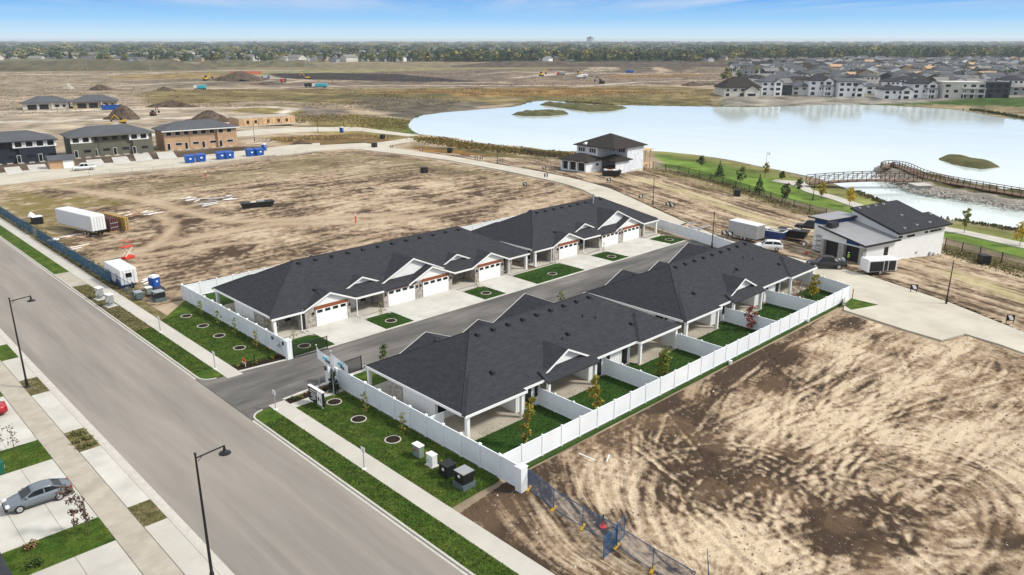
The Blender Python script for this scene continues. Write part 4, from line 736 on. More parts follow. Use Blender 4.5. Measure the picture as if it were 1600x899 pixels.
def conifer(name, label, x, y, z, h, r, n=500, seed=1, group=None, ls=.14, cols=DKG):
    t = thing(name, label, 'tree', (x,y,z), 0, group); g = random.Random(seed); cs = []; rs = []
    for k in range(9):
        f = k/8; rad = r*(1-f*.92); m = max(1, int(6*(1-f)+1))
        for i in range(m): a = i*6.283/m+k; cs.append((rad*.6*math.cos(a), rad*.6*math.sin(a), h*(.1+.86*f))); rs.append(max(.1, rad*.45))
    MB().tube((0,0,-.1), (0,0,h*.95), h*.02, .01, 6).build('trunk', 'bark', t); link(leaves(cs, rs, n, ls, cols, seed, .6), 'crown', None, t); return t
def bush(name, label, x, y, z, r, cols, n=160, seed=1, group=None, ls=.08, cat='shrub', sq=.8):
    g = random.Random(seed); cs = [(g.uniform(-.6,.6)*r, g.uniform(-.6,.6)*r, r*sq*g.uniform(.3,.9)) for _ in range(7)]; me = leaves(cs, [r*.45]*7, n, ls, cols, seed, sq)
    return tag(link(me, name, None, None, (x,y,z)), label, cat, group)
gy = 'young trees in the rear yards'
for i, (px, py, h, cr, cols, nm, ln) in enumerate((((818,700,4.6,.75,YEL,'yellowing tree in the first rear yard, tallest behind the front wall',(.9,-.1))), (933,645,3.9,.8,YEL,'yellowing tree against the rear fence in the second yard',(-.3,.2)), (1036,590,3.1,1.05,YGR,'bushy yellow-green tree in the third rear yard',(0,0)), (1172,517,3.2,.9,RED,'red leaved tree by the divider in the fourth yard',(-.2,.1)), (1243,478,3.5,1.1,[(.30,.16,.10),(.35,.22,.16),(.16,.09,.06)],'sparse pinkish tree by the divider of the fifth yard',(0,0)), (1270,464,3.2,1.0,GOLD+YGR,'golden tree in the last rear yard beside the pink one',(-.1,0)))):
    q = G(px, py, 0.1); q = (q[0], max(q[1], 41.7)); tree('young_tree', nm, q[0], q[1], .1, h, cr, cols, [900,850,950,620,260,760][i], .14, .14, 31+i, gy, lean=ln)
for i, (px, py, h, nm) in enumerate(((290,496,2.2,'first from the building site'),(318,511,2.2,'second from the building site'),(345,526,2.4,'third from the building site'),(373,546,2.4,'nearest the planting bed'))):
    q = G(px, py+0); tree_ring(35.6, q[1], .13, 'dark tree well in the lawn left of the gate, '+nm, .95)
    tree('sapling', 'thin yellow-green sapling in the left lawn, '+nm, 36.9, q[1]-1.6, .12, h, .45, YGR if i < 3 else YEL, 190, .09, .2, 50+i, 'saplings in the front lawns')
for i, (y, nm) in enumerate(((62.6,'beside the sign board'),(57.8,'in the middle of the right lawn'),(52.3,'nearest the green utility box'))):
    tree_ring(35.6 if i else 35.9, y, .13, 'dark tree well '+nm, 1.0)
    if i: tree('sapling', 'thin leaning sapling by the tree well '+nm, 36.6, y+1.0-.6*i, .12, 2.4, .5, YEL+GRN, 200, .09, .15, 60+i, 'saplings in the front lawns')
tree('sapling', 'dark green young tree on the lawn behind the gate', 44.0, 65.6, .12, 3.0, .7, GRN, 300, .13, .3, 64); tree('sapling', 'small tree at the alley edge between the near villas', 73.0, 66.2, .12, 2.4, .6, YGR+GRN, 200, .12, .3, 65)
for i, ((a, b), nm) in enumerate(zip(isl, names)): 
    if i != 3: tree('bare_sapling', 'nearly bare sapling on the dark lawn '+nm, (a+b)/2-.6, 79.3, .12, 2.3, .55, YGR+YEL, 70, .08, .3, 70+i, 'saplings on the alley islands')
conifer('young_spruce', 'small dark spruce by the flagpoles', 37.2, 64.8, .12, 2.3, .8, 420, 3)
cols3 = [GRN, YGR, [(.10,.07,.03),(.14,.08,.04)]]
for i in range(7): bush('bed_shrub', 'low shrub in the planting bed beside the flags', 33.3+i*.72, 66.0+random.uniform(-.2,.2), .12, random.uniform(.28,.42), cols3[i % 3], 110, i, 'shrubs in the right bed')
for i in range(8): bush('bed_shrub', 'low shrub in the planting bed left of the alley', 33.0+i*.62, 77.6-.08*i+random.uniform(-.3,.3), .12, random.uniform(.25,.4), cols3[(i+1) % 3], 110, 20+i, 'shrubs in the left bed')
for i, (px, py, h, cr, cols, nm) in enumerate(((1095,262,3.4,1.4,[(.07,.075,.03)],'dull green tree at the left of the park lawn'),(1157,288,4.4,1.8,[(.08,.07,.03),(.06,.07,.03)],'brownish tree between the two park spruces'),(1226,318,4.6,1.7,[(.05,.06,.03),(.07,.07,.03)],'dark round tree beside the black park fence'),(1196,278,4.2,1.2,GOLD+YGR,'yellow tree by the park lamp'),(1222,283,2.6,.9,GRN,'small dark tree where the path forks'),(1247,302,3.6,1.2,GRN,'green tree on the bend of the park path'),(1283,312,4.0,1.3,YGR+GOLD,'yellow-green tree beyond the park path'),(1327,322,4.2,1.7,GOLD,'bright gold tree behind the modern house roof'),(1506,365,5.0,1.0,YGR,'thin tall tree between path and pond'),(1593,385,4.6,2.2,GOLD,'gold tree at the right edge of the park path'))):
    q = Gt(px, py); tree('park_tree', nm, q[0], q[1], q[2], h, cr, cols, 360, .24, .32, 80+i, 'trees in the lakeside park')
for i, (px, py, nm) in enumerate(((1124,276,'left'),(1186,300,'right'))): q = Gt(px, py); conifer('park_spruce', 'dark spruce in the park lawn, the %s one of two' % nm, q[0], q[1], q[2], 4.4, 1.6, 520, 90+i, 'park spruces', .2)
tree('street_tree', 'purple leaved young tree in the lawn in front of the silver car', 11.4, 56.2, .14, 4.2, .95, PUR, 380, .12, .2, 95, lean=(-.9,.6)); tree('street_tree', 'bare young tree in the grass strip beyond the car', 9.6, 74.0, .14, 3.4, .8, PUR, 90, .09, .3, 96)
tree('street_tree', 'second bare sapling right of the bare young tree', 10.6, 73.5, .14, 2.6, .6, PUR, 70, .09, .3, 97)
for i in range(9): bush('verge_shrub', 'pale ornamental grass clump in the kerbside bed', 14.95+(i % 3)*.5, 70.1+(i//3)*1.45+random.uniform(-.2,.2), .13, .45, [(.16,.16,.05),(.22,.21,.09),(.08,.10,.03)], 140, 100+i, 'grass clumps in the kerbside bed')
bush('flower_bed', 'red and green flower clump at the corner of the lawn', 8.0, 57.2, .14, .6, RED+YGR, 260, 120, cat='plant'); bush('flower_bed', 'low dark shrubs along the lawn by the garage roof', 7.6, 54.7, .14, .6, GRN+DKG, 260, 121)
# ------------------------------------------------------------------ other houses
def hipM(x0, y0, x1, y1, ze, k, th=.18):
    d = min(x1-x0, y1-y0)/2; zr = ze+k*d; c = [(x0,y0),(x1,y0),(x1,y1),(x0,y1)]; long = x1-x0 >= y1-y0
    r = [(x0+d,(y0+y1)/2),(x1-d,(y0+y1)/2)] if long else [((x0+x1)/2,y0+d),((x0+x1)/2,y1-d)]
    vs = [(a,b,ze) for a,b in c]+[(a,b,ze-th) for a,b in c]+[(r[0][0],r[0][1],zr),(r[1][0],r[1][1],zr)]
    fs = [(7,6,5,4)]+[(i,4+i,4+(i+1)%4,(i+1)%4) for i in range(4)]+([(0,1,9,8),(1,2,9),(2,3,8,9),(3,0,8)] if long else [(0,1,8),(1,2,9,8),(2,3,9),(3,0,8,9)])
    return MB().add(vs, fs)
def gabM(x0, y0, x1, y1, ze, k, th=.18):   # ridge along x
    zr = ze+k*(y1-y0)/2; ym = (y0+y1)/2; m = MB()
    return m.ext([(x0,y0,ze),(x1,y0,ze),(x1,ym,zr),(x0,ym,zr)], (0,0,-th)).ext([(x0,y1,ze),(x0,ym,zr),(x1,ym,zr),(x1,y1,ze)], (0,0,-th))
def win(t, x, y, z, w, h, face='-y', frame='white_trim', pane='glass', f=.09):
    s = {'-y':(0,-1),'+y':(0,1),'-x':(-1,0),'+x':(1,0)}[face]
    def bxx(a, d0, d1): 
        if s[0] == 0: return MB().box((x-w/2-a, min(y+s[1]*d0,y+s[1]*d1), z-a), (x+w/2+a, max(y+s[1]*d0,y+s[1]*d1), z+h+a))
        return MB().box((min(x+s[0]*d0,x+s[0]*d1), y-w/2-a, z-a), (max(x+s[0]*d0,x+s[0]*d1), y+w/2+a, z+h+a))
    o = bxx(f, -.02, .05).build('window_frame', frame, t); bxx(0, 0, .08).build('pane', pane, o); return o
# white wrapped two-storey house beside the lake
t = thing('wrapped_house', 'two storey house in white wrap with brown hip roofs by the lake', 'house', (160.5,133.5,-.15))
bx('wall', (7.2,6,-1.2), (20.4,13.6,6.35), 'house_wrap', t); bx('wall', (13.0,0,-1.8), (20.39,6.01,6.34), 'house_wrap', t)
bx('garage_wall', (.5,4.3,-.2), (7.25,13.5,.3), 'house_wrap', t); bx('garage_wall', (1.2,4.31,.3), (7.25,13.49,3.1), 'house_wrap', t)
for y in (4.3,7.45,10.4,13.05): bx('garage_pier', (.5,y,.28), (1.3,y+.5,3.1), 'white_trim', t)
bx('garage_header', (.5,4.3,2.62), (1.3,13.55,3.105), 'house_wrap', t)
for y in (4.82,7.97,10.92): bx('garage_opening_shade', (1.12,y,.05), (1.22,y+2.6,2.6), 'vent', t)  # dark panels on the solid wall stand for the shaded garage interior
bx('porch_wall', (7.5,-.5,-.8), (13.0,-.2,2.9), 'house_wrap', t); bx('porch_floor', (7.3,-.1,.5), (13,5.5,.75), 'deck_wood', t); bx('porch_post', (7.5,4.9,.7), (7.8,5.2,2.9), 'white_trim', t)
for i in range(4): bx('step', (6.4+i*.25,2.2,.05+i*.12), (6.7+i*.25,4.0,.17+i*.12), 'deck_wood', t)
r_ = hipM(6.4,-.8,21.2,14.4,6.4,.42).build('roof', 'shingle_brown', t); hipM(6.6,5.4,14,14.3,6.41,.42).build('front_roof', 'shingle_brown', r_)
hipM(-.2,3.6,8.6,14.2,3.15,.36).build('garage_roof', 'shingle_brown', t); hipM(6.8,-1.2,14.2,6.3,3.05,.36).build('porch_roof', 'shingle_brown', t)
MB().ext([(7.0,9.6,6.5),(7.0,11.6,6.5),(7.0,10.6,7.2)], (1.2,0,0)).build('gable_vent', 'white_trim', r_)
for y in (6.9,7.7,8.5,10.9,11.7,12.5): win(t, 7.2, y, 4.6, .6, 1.1, '-x', 'white_trim')
for y in (1.2,2.0,2.8): win(t, 13.0, y, 4.7, .6, 1.1, '-x')
win(t, 13.0, 4.8, 4.9, .7, .8, '-x'); win(t, 13.0, 2.6, .9, 1.6, 2.1, '-x'); win(t, 5.2, 4.3, 1.6, 1.1, .6, '-y')
bx('foundation', (12.95,-.06,-2.6), (20.45,0.05,-.2), 'stucco_cream', t)
for y in (.2,1.8,3.4): 
    for x in (22.6,24.0): bx('deck_post', (x,y,-2.6), (x+.25,y+.25,.6 if x < 23 else 4.6), 'timber', t)
bx('deck', (20.4,0,.6), (24.5,4.2,.85), 'timber', t); bx('deck_roof', (20.4,-.4,4.6), (24.9,4.6,4.8), 'timber', t)
# modern white house with slanting dark roofs
pm('membrane', (0.27,0.27,0.28), 0.45, 0.12, 0.5, spec=0.4); pm('cobalt', (0.006,0.045,0.19), 0.6, 0.1, 2); pm('grey_stucco', (0.34,0.335,0.32), 0.85, 0.12, 1.5)
t = thing('modern_house', 'modern white house with slanting dark roofs and two open garages', 'house', (124.6,47.5,-.1), R(-13.2))
def wallprism(pts, x0, x1, name, mat): return MB().ext([(x0,p[0],p[1]) for p in pts], (x1-x0,0,0)).build(name, mat, t)
wallprism([(0,-.6),(8,-.6),(8,4.3),(0,3.1)], .7, 8.5, 'garage_wall', 'white_siding'); wallprism([(0.02,2.5),(8,2.5),(8,4.32),(0.02,3.08)], .0, .72, 'garage_header', 'white_siding')
for y0, y1 in ((0,.75),(3.6,4.7),(7.5,8.0)): bx('stucco_pier', (-.12,y0,-.3), (.7,y1,2.5), 'grey_stucco', t)
for y0, y1 in ((.75,3.6),(4.7,7.5)): bx('garage_opening_shade', (.62,y0,-.2), (.72,y1,2.5), 'vent', t)  # flat dark panels in place of the shade inside the open garages
MB().ext([(-.02,.9,2.75),(-.02,3.3,2.75),(-.02,3.3,3.5),(-.02,.9,3.1)], (-.06,0,0)).build('blue_cladding', 'cobalt', t)
MB().ext([(-.6,-.6,3.2),(8.6,-.6,3.2),(8.6,8.6,4.75),(-.6,8.6,4.75)], (0,0,-.1)).build('garage_roof', 'membrane', t)
MB().ext([(-.66,-.66,3.21),(-.58,-.66,3.21),(-.58,8.66,4.77),(-.66,8.66,4.77)], (0,0,-.3)).build('fascia', 'black_metal', t); bx('fascia', (-.66,-.68,2.9), (8.6,-.6,3.22), 'black_metal', t)
wallprism([(.0,-2.8),(9,-2.8),(9,6.3),(.0,4.05)], 8.5, 20.6, 'wall', 'white_siding'); wallprism([(.01,-2.8),(3.4,-2.8),(3.4,4.9),(.01,4.05)], 20.6, 22.0, 'wall', 'white_siding')
rf = MB().ext([(7.9,-.7,4.25),(20.9,-.7,4.25),(20.9,9.0,6.85),(7.9,9.0,6.85)], (0,0,-.12)).build('roof', 'shingle', t); MB().ext([(20.905,-.7,4.25),(22.6,-.7,4.25),(22.6,3.8,5.46),(20.905,3.8,5.46)], (0,0,-.12)).build('lower_roof', 'shingle', t)
MB().ext([(7.82,-.76,4.27),(7.9,-.76,4.27),(7.9,9.05,6.9),(7.82,9.05,6.9)], (0,0,-.34)).build('fascia', 'black_metal', t); bx('fascia', (7.82,-.79,3.95), (22.66,-.71,4.28), 'black_metal', t)
bx('side_roof', (1.0,7.9,5.25), (9.2,12.2,5.5), 'black_metal', t); bx('side_roof_deck', (1.1,8.0,5.5), (9.1,12.1,5.53), 'membrane', t); bx('side_wall', (2.0,8.3,-.4), (9.0,11.4,4.3), 'white_siding', t); bx('blue_cladding', (1.98,8.28,4.3), (9.02,11.42,5.25), 'cobalt', t)
bx('roof_pallet', (.2,6.6,4.6), (2.0,7.8,5.35), 'shingle', t)
for x, y in ((9.2,8.2),(11.4,8.2),(13.6,8.2),(15.8,8.2),(15,4),(10.5,.3),(14.2,.5),(18,.6),(21.6,2.8)): bx('roof_vent', (x-.2,y-.2,4.25+.268*(y+.7)-.02), (x+.2,y+.2,4.25+.268*(y+.7)+.22), 'grey_metal', rf)
for x, w_, z, h_ in ((9.3,1.0,3.15,.28),(12.2,2.0,3.0,.3),(16.5,.8,3.1,.3),(19.2,3.2,3.1,.3)): win(t, x, 0, z, w_, h_, '-y', 'black_metal', 'glass', .03)
win(t, 5.9, 0, -.1, .95, 2.1, '-y', 'black_metal', 'glass', .05); win(t, 10.2, 0, -1.2, 1.6, .55, '-y', 'white_trim')
bx('meter_box', (18.2,-.2,-1.9), (18.6,0,-.5), 'grey_metal', t); bx('meter_box', (19.4,-.18,-1.6), (19.8,0,-.8), 'grey_metal', t); bx('wall_outlet', (14.3,-.12,-.2), (14.6,0,.1), 'grey_metal', t)
# townhouse rows on the far street
def townhouse(label, x, y, L_, wall, roofm, frame, bays, seed, whites=True):
    t = thing('townhouse_row', label, 'house', (x,y,0), R(-7), 'townhouse rows across the building site'); D = 11.5
    bx('wall', (0,0,-.2), (L_,D,6.3), wall, t); n = len(bays)
    for i, b in enumerate(bays):
        if b: bx('bay_wall', (b[0],-.7,.0), (b[1],.01,6.3), wall, t)
    hipM(-.8,-1.4,L_+.8,D+.8,6.35,.36,.25).build('roof', roofm, t); bx('fascia', (-.85,-1.48,6.1), (L_+.85,-1.4,6.38), 'white_trim' if frame == 'house_wrap' else wall, t)
    g = random.Random(seed); u = 1.6; k = 0
    while u < L_-1:
        yy = -.7 if any(b and b[0] < u < b[1] for b in bays) else 0
        if whites and yy < 0: bx('white_band', (u-1.5,yy-.06,4.35), (u+1.5,yy+.01,6.2), 'white_trim', t)
        win(t, u, yy-(.07 if whites and yy < 0 else 0), 4.75, 1.5, 1.15, '-y', frame)
        if k % 2 == 0: d = win(t, u-.4, yy, .1, .85, 2.1, '-y', 'white_trim')
        else: win(t, u, yy, 1.5, 1.9, .75, '-y', frame)
        bx('step', (u-.9,yy-.9,-.1), (u+.6,yy,.15), 'concrete', t); u += 2.75; k += 1
    bx('party_joint', (L_*.33,-.02,0), (L_*.33+.12,.03,6.3), 'black_metal', t)
townhouse('navy townhouse row with grey roof at the left edge', 42.5, 266.5, 22.0, 'navy', 'roof_grey', 'navy', [(12.5,21.8)], 1); townhouse('olive grey townhouse row with white window bands', 68.6, 264.6, 23.5, 'olive', 'roof_grey', 'olive', [(0.1,6.6),(17.5,23.4)], 2); townhouse('bare board townhouse row still without cladding', 95.6, 261.6, 23.4, 'osb', 'roof_grey', 'house_wrap', [(16.8,23.3)], 3, False)
t = thing('garden_shed', 'small timber shed with dark roof by the white pickup', 'shed', (*G(98,264), 0), R(-7)); bx('wall', (-3,0,0), (3.2,4,2.6), 'osb', t); bx('door', (.3,-.08,.1), (2.9,0,2.3), 'white_trim', t); gabM(-3.4,-.5,3.6,4.5,2.55,.45).build('roof', 'roof_grey', t)
for (x, y), nm, wl in (((103,470.5),'at the left edge','stucco_cream'),((124.5,462.5),'right of it by the blue bin','tan_wall')):
    t = thing('bungalow', 'unfinished bungalow with dark hip roof %s beyond the townhouses' % nm, 'house', (x,y,0), R(-18)); bx('wall', (0,0,-.2), (21,13,3.3), wl, t); hipM(-1,-1,22,14,3.3,.42).build('roof', 'roof_grey', t)
    for u in (4.2,9.6): bx('garage_opening_shade', (u-2.1,-.06,0), (u+2.1,.0,2.5), 'vent', t)  # dark slabs on the wall imitate shade inside the garages
    win(t, 15.6, 0, .9, 2, 1.4); win(t, 18.8, 0, .9, 1.5, 1.3); bx('porch_post', (13.4,-.9,0), (13.7,-.6,3.1), 'white_trim', t)
# timber framing of a new row
q = G(374,199); t = thing('framed_building', 'pale timber framed ground floor walls of a new building', 'building', (q[0],q[1],.05), R(-7))
bx('floor_slab', (-.4,-.4,-.1), (24.5,13,.25), 'concrete', t)
for i in range(12): bx('wall_panel', (i*2.03,0,.25), (i*2.03+1.9,.16,3.1+(.15 if i % 3 else 0)), 'timber' if i % 4 else 'osb', t)
for i in range(6): bx('wall_panel', (0,.2+i*2.1,.25), (.16,.2+i*2.1+2.0,3.2), 'osb', t); bx('wall_panel', (24.2,.2+i*2.1,.25), (24.36,.2+i*2.1+2.0,3.2), 'timber', t)
bx('upper_deck', (.2,.2,3.2), (24.2,12.6,3.35), 'concrete_tan', t)
for i, x in enumerate((3.2,6.5,12,16.4,19.9)): bx('opening_shade', (x,-.05,1.1), (x+1.1,0,2.4), 'vent', t)  # dark slabs over the wall panels imitate the shade within
for i in range(5): MB().tube((5+i*3.6,-2.2,.1), (5.4+i*3.6,-.1,2.6), .07, n=4).build('brace', 'timber', t)
# houses along the far shore
def gabY(x0, y0, x1, y1, ze, k, th=.18):   # ridge along y
    zr = ze+k*(x1-x0)/2; xm = (x0+x1)/2; m = MB()
    return m.ext([(x0,y0,ze),(xm,y0,zr),(xm,y1,zr),(x0,y1,ze)], (0,0,-th)).ext([(x1,y0,ze),(x1,y1,ze),(xm,y1,zr),(xm,y0,zr)], (0,0,-th))
def lake_house(label, p0, p1, base, ze, roof, wall, floors, k=.45, kind='hip', D=13, porch=False, seed=0):
    a = Gt(p0, base); b = Gt(p1, base); W = math.dist(a[:2], b[:2]); an = math.atan2(b[1]-a[1], b[0]-a[0])
    t = thing('lake_house', label, 'house', (a[0],a[1],min(a[2],b[2])-.3), an, 'houses along the far shore'); bx('wall', (0,0,-.5), (W,D,ze), wall, t)
    if kind == 'hip': hipM(-.8,-.8,W+.8,D+.8,ze,k,.3).build('roof', roof, t)
    elif kind == 'flat': bx('parapet', (-.25,-.25,ze), (W+.25,D+.25,ze+.5), wall, t); bx('roof', (.2,.2,ze+.5), (W-.2,D-.2,ze+.55), roof, t)
    else: gabM(-.7,-.7,W+.7,D+.7,ze,k,.3).build('roof', roof, t)
    fh = ze/floors; n = max(2, int(W/4.2)); g = random.Random(seed)
    for f in range(floors):
        for i in range(n):
            u = W*(i+.5)/n; ww = g.choice((1.6,2.4,3.0)); hh = fh*(.5 if f else .62)
            if g.random() > .1: win(t, u, 0, f*fh+fh*.22, min(ww,W/n*.8), hh, '-y', 'white_trim' if wall != 'charcoal_wall' else 'black_metal', 'glass', .12)
    if kind == 'hip' and W > 11:
        f_ = g.uniform(.3,.42); u0 = W*(.06 if g.random() < .5 else .94-f_); u1 = u0+W*f_; hz_ = ze*g.choice((1.0,.72)); kk = g.uniform(.55,.85); bx('wing_wall', (u0,-1.6,-.5), (u1,.02,hz_), g.choice((wall,wall,'grey_wall','stucco_cream')), t); gabY(u0-.5,-2.2,u1+.5,D*.4,hz_,kk,.3).build('wing_roof', roof, t); MB().ext([(u0,-1.6,hz_-.1),(u1,-1.6,hz_-.1),((u0+u1)/2,-1.6,hz_+kk*(u1-u0)/2)], (0,.2,0)).build('wing_gable', wall, t)
        for f in range(max(1,int(hz_/fh+.1))): win(t, (u0+u1)/2, -1.6, f*fh+fh*.22, (u1-u0)*.55, fh*.55, '-y', 'white_trim', 'glass', .12)
    if porch:
        bx('balcony', (W*.45,-2.4,fh*1.0-.15), (W*.98,0,fh*1.0+.15), 'white_trim', t)
        for i in range(3): bx('balcony_post', (W*.46+i*W*.245,-2.35,-.3), (W*.46+i*W*.245+.3,-2.05,fh*2-.1), 'white_trim', t)
        bx('balcony_roof', (W*.44,-2.6,fh*2-.1), (W*.99,0,fh*2+.2), roof, t)
    return t
lake_house('cream house with brown hip roof at the left end of the far shore', 1131, 1187, 150.5, 6.2, 'shingle_brown', 'stucco_cream', 2, .75, D=16)
lake_house('tall white house with dark roof, second on the far shore', 1189, 1221, 149, 9.3, 'roof_grey', 'white_siding', 3, .45); lake_house('slim charcoal house squeezed between two white ones', 1222, 1236, 148.5, 6.5, 'roof_grey', 'charcoal_wall', 2, kind='flat'); lake_house('low cream house with dark hip roof behind patio stones', 1237, 1262, 148, 6.2, 'roof_grey', 'stucco_cream', 2, .6)
lake_house('three storey white house with pointed dark hip roof', 1263, 1301, 148.5, 10.2, 'shingle', 'white_siding', 3, .55, porch=True); lake_house('white house with shallow dark roof right of the pointed one', 1309, 1350, 149.5, 10.2, 'roof_grey', 'white_siding', 3, .25); lake_house('low white house beside a bare earth bank', 1352, 1376, 147, 5.5, 'roof_grey', 'white_siding', 2, .3)
lake_house('wide white wing with small square windows on the far shore', 1380, 1424, 152, 6.3, 'shingle', 'white_siding', 2, .3); lake_house('white house with dark hip roof and balcony on the far shore', 1424, 1462, 152, 9.6, 'shingle', 'white_siding', 3, .5, porch=True)
lake_house('cream flat roofed three storey house with large windows', 1472, 1538, 153, 10.0, 'stucco_cream', 'stucco_cream', 3, kind='flat', D=15, porch=True); lake_house('charcoal flat roofed house at the right of the far shore', 1540, 1576, 153.5, 9.4, 'charcoal_wall', 'charcoal_wall', 3, kind='flat')
lake_house('grey low house at the right edge of the far shore', 1580, 1604, 149, 5.5, 'roof_mid', 'grey_wall', 2, .4); lake_house('grey blue tall house behind the brown roofed one', 1160, 1178, 127, 9.5, 'charcoal_wall', 'grey_wall', 3, kind='flat')
# estate behind
protos = []
for i, (w_, d_, h_, wl, ro, kd, lb) in enumerate(((12,10,6.0,'white_siding','roof_grey','gab','white two storey house with grey gable roof in the estate across the lake'),(13,11,6.2,'grey_wall','roof_grey','hip','grey two storey house with grey hip roof in the estate across the lake'),(14,11,3.6,'stucco_cream','roof_mid','gab','cream low house with pale brown roof in the estate across the lake'),(11,10,6.4,'tan_wall','shingle_brown','gab','unclad tan house with brown roof in the estate across the lake'),(12,10,6.0,'charcoal_wall','roof_mid','gab','dark walled house with grey roof in the estate across the lake'),(13,12,5.8,'white_siding','shingle','hip','white house with black hip roof in the estate across the lake'),(11,10,5.5,'timber','osb','gab','raw timber framed house in the estate across the lake'),(12,12,6,'stucco_cream','roof_grey','hip','cream house with grey hip roof in the estate across the lake'))):
    t = thing('estate_house', lb, 'house', (0,0,-500), 0, 'houses of the estate across the lake'); bx('wall', (-w_/2,-d_/2,-.5), (w_/2,d_/2,h_), wl, t)
    (hipM if kd == 'hip' else gabM)(-w_/2-.4,-d_/2-.4,w_/2+.4,d_/2+.4,h_,.42,.3).build('roof', ro, t)
    if kd == 'gab':
        for sx in (-1,1): MB().ext([(sx*w_/2,-d_/2,h_-.2),(sx*w_/2,d_/2,h_-.2),(sx*w_/2,0,h_+.42*d_/2)], (-sx*.2,0,0)).build('gable_wall', wl, t)
    bx('garage', (-w_/2+.4,-d_/2-3,-.5), (-w_/2+6,-d_/2+.1,2.9), wl, t); hipM(-w_/2,-d_/2-3.5,-w_/2+6.4,-d_/2+1.2,2.9,.45).build('garage_roof', ro, t); bx('garage_door', (-w_/2+.9,-d_/2-3.06,0), (-w_/2+5.5,-d_/2-3,2.3), 'door_white', t)
    for u in (-3,0.2,3.4):
        if h_ > 4: win(t, u, -d_/2, 3.9, 1.5, 1.3, '-y', 'white_trim', 'glass', .12)
        win(t, u, d_/2, 1.0 if h_ < 4 else 3.9, 1.5, 1.3, '+y', 'white_trim', 'glass', .12)
    win(t, 3.2, -d_/2, .9, 2.0, 1.4, '-y', 'white_trim', 'glass', .12); protos.append(t)
def all_kids(o): KIDS[o.name] = [c for c in bpy.data.objects if c.parent is o]; [all_kids(c) for c in KIDS[o.name]]
for t in protos: all_kids(t)
g = random.Random(5); used = set()
def put_house(px, py, jit=.25, group=None, label=None, rot=None):
    i = g.choice((0,0,0,0,1,2,2,3,4,5,5,7,7,0,1,5,2,6)); q = Gt(px, py); rz = (R(-45) if rot is None else rot)+g.choice((0,math.pi,math.pi/2,-math.pi/2))+g.uniform(-jit,jit); sc = g.uniform(.9,1.2)
    if i not in used and label is None: o = protos[i]; o.location = q; o.rotation_euler = (0,0,rz); used.add(i); return o
    return copy_tree(protos[i], q, rz, label, group, scale=sc)
for j, (py, x0, x1, step) in enumerate(((139,1196,1620,27),(132.5,1165,1625,24),(127,1180,1630,21),(121.5,1205,1640,19),(116.5,1160,1640,18),(112,1150,1640,17),(107.5,1165,1640,16),(103.5,1150,1640,16),(100,1160,1640,15),(96.5,1330,1640,15))):
    x = x0
    while x < x1: put_house(x+g.uniform(-4,4), py+g.uniform(-1.2,1.2)); x += step
    
for i, t in enumerate(protos):
    if i not in used: [bpy.data.objects.remove(c) for c in list(t.children_recursive)]; bpy.data.objects.remove(t)
# ------------------------------------------------------------------ vehicles
def loft(secs):
    n = len(secs[0]); m = MB(); m.v = [tuple(p) for s_ in secs for p in s_]
    m.f = [(i*n+k, i*n+(k+1)%n, (i+1)*n+(k+1)%n, (i+1)*n+k) for i in range(len(secs)-1) for k in range(n)]+[tuple(range(n-1,-1,-1)), tuple((len(secs)-1)*n+k for k in range(n))]
    return m
pm('silver_paint', (0.21,0.24,0.27), 0.3, 0.04, 1, metal=0.5, spec=0.6); pm('white_paint', (0.72,0.73,0.74), 0.35, 0.04, 1, spec=0.5); pm('dark_paint', (0.035,0.034,0.035), 0.35, 0.15, 1, metal=0.3, spec=0.5); pm('red_paint', (0.35,0.012,0.02), 0.3, 0.05, 1, spec=0.6); pm('blue_paint', (0.02,0.05,0.20), 0.35, 0.05, 1, spec=0.5); pm('lamp_clear', (0.7,0.72,0.75), 0.1, 0.05, 3); pm('lamp_red', (0.35,0.01,0.01), 0.2, 0.05, 3)
tyre_me = MB().lathe([(.2,-.1),(.31,-.11),(.335,-.07),(.335,.07),(.31,.11),(.2,.1)], n=20).mesh('tyre'); tyre_me.materials.append(M['rubber']); rim_me = MB().lathe([(.02,-.105),(.1,-.115),(.215,-.1),(.215,.1),(.1,.115),(.02,.105)], n=14).mesh('rim'); rim_me.materials.append(M['rim'])
def wheel(t, x, y, r=.335):
    o = link(tyre_me, 'wheel', None, t, (x,y,r)); o.rotation_euler = (R(90),0,0); o.scale = (r/.335,r/.335,1.0); link(rim_me, 'rim', None, o)
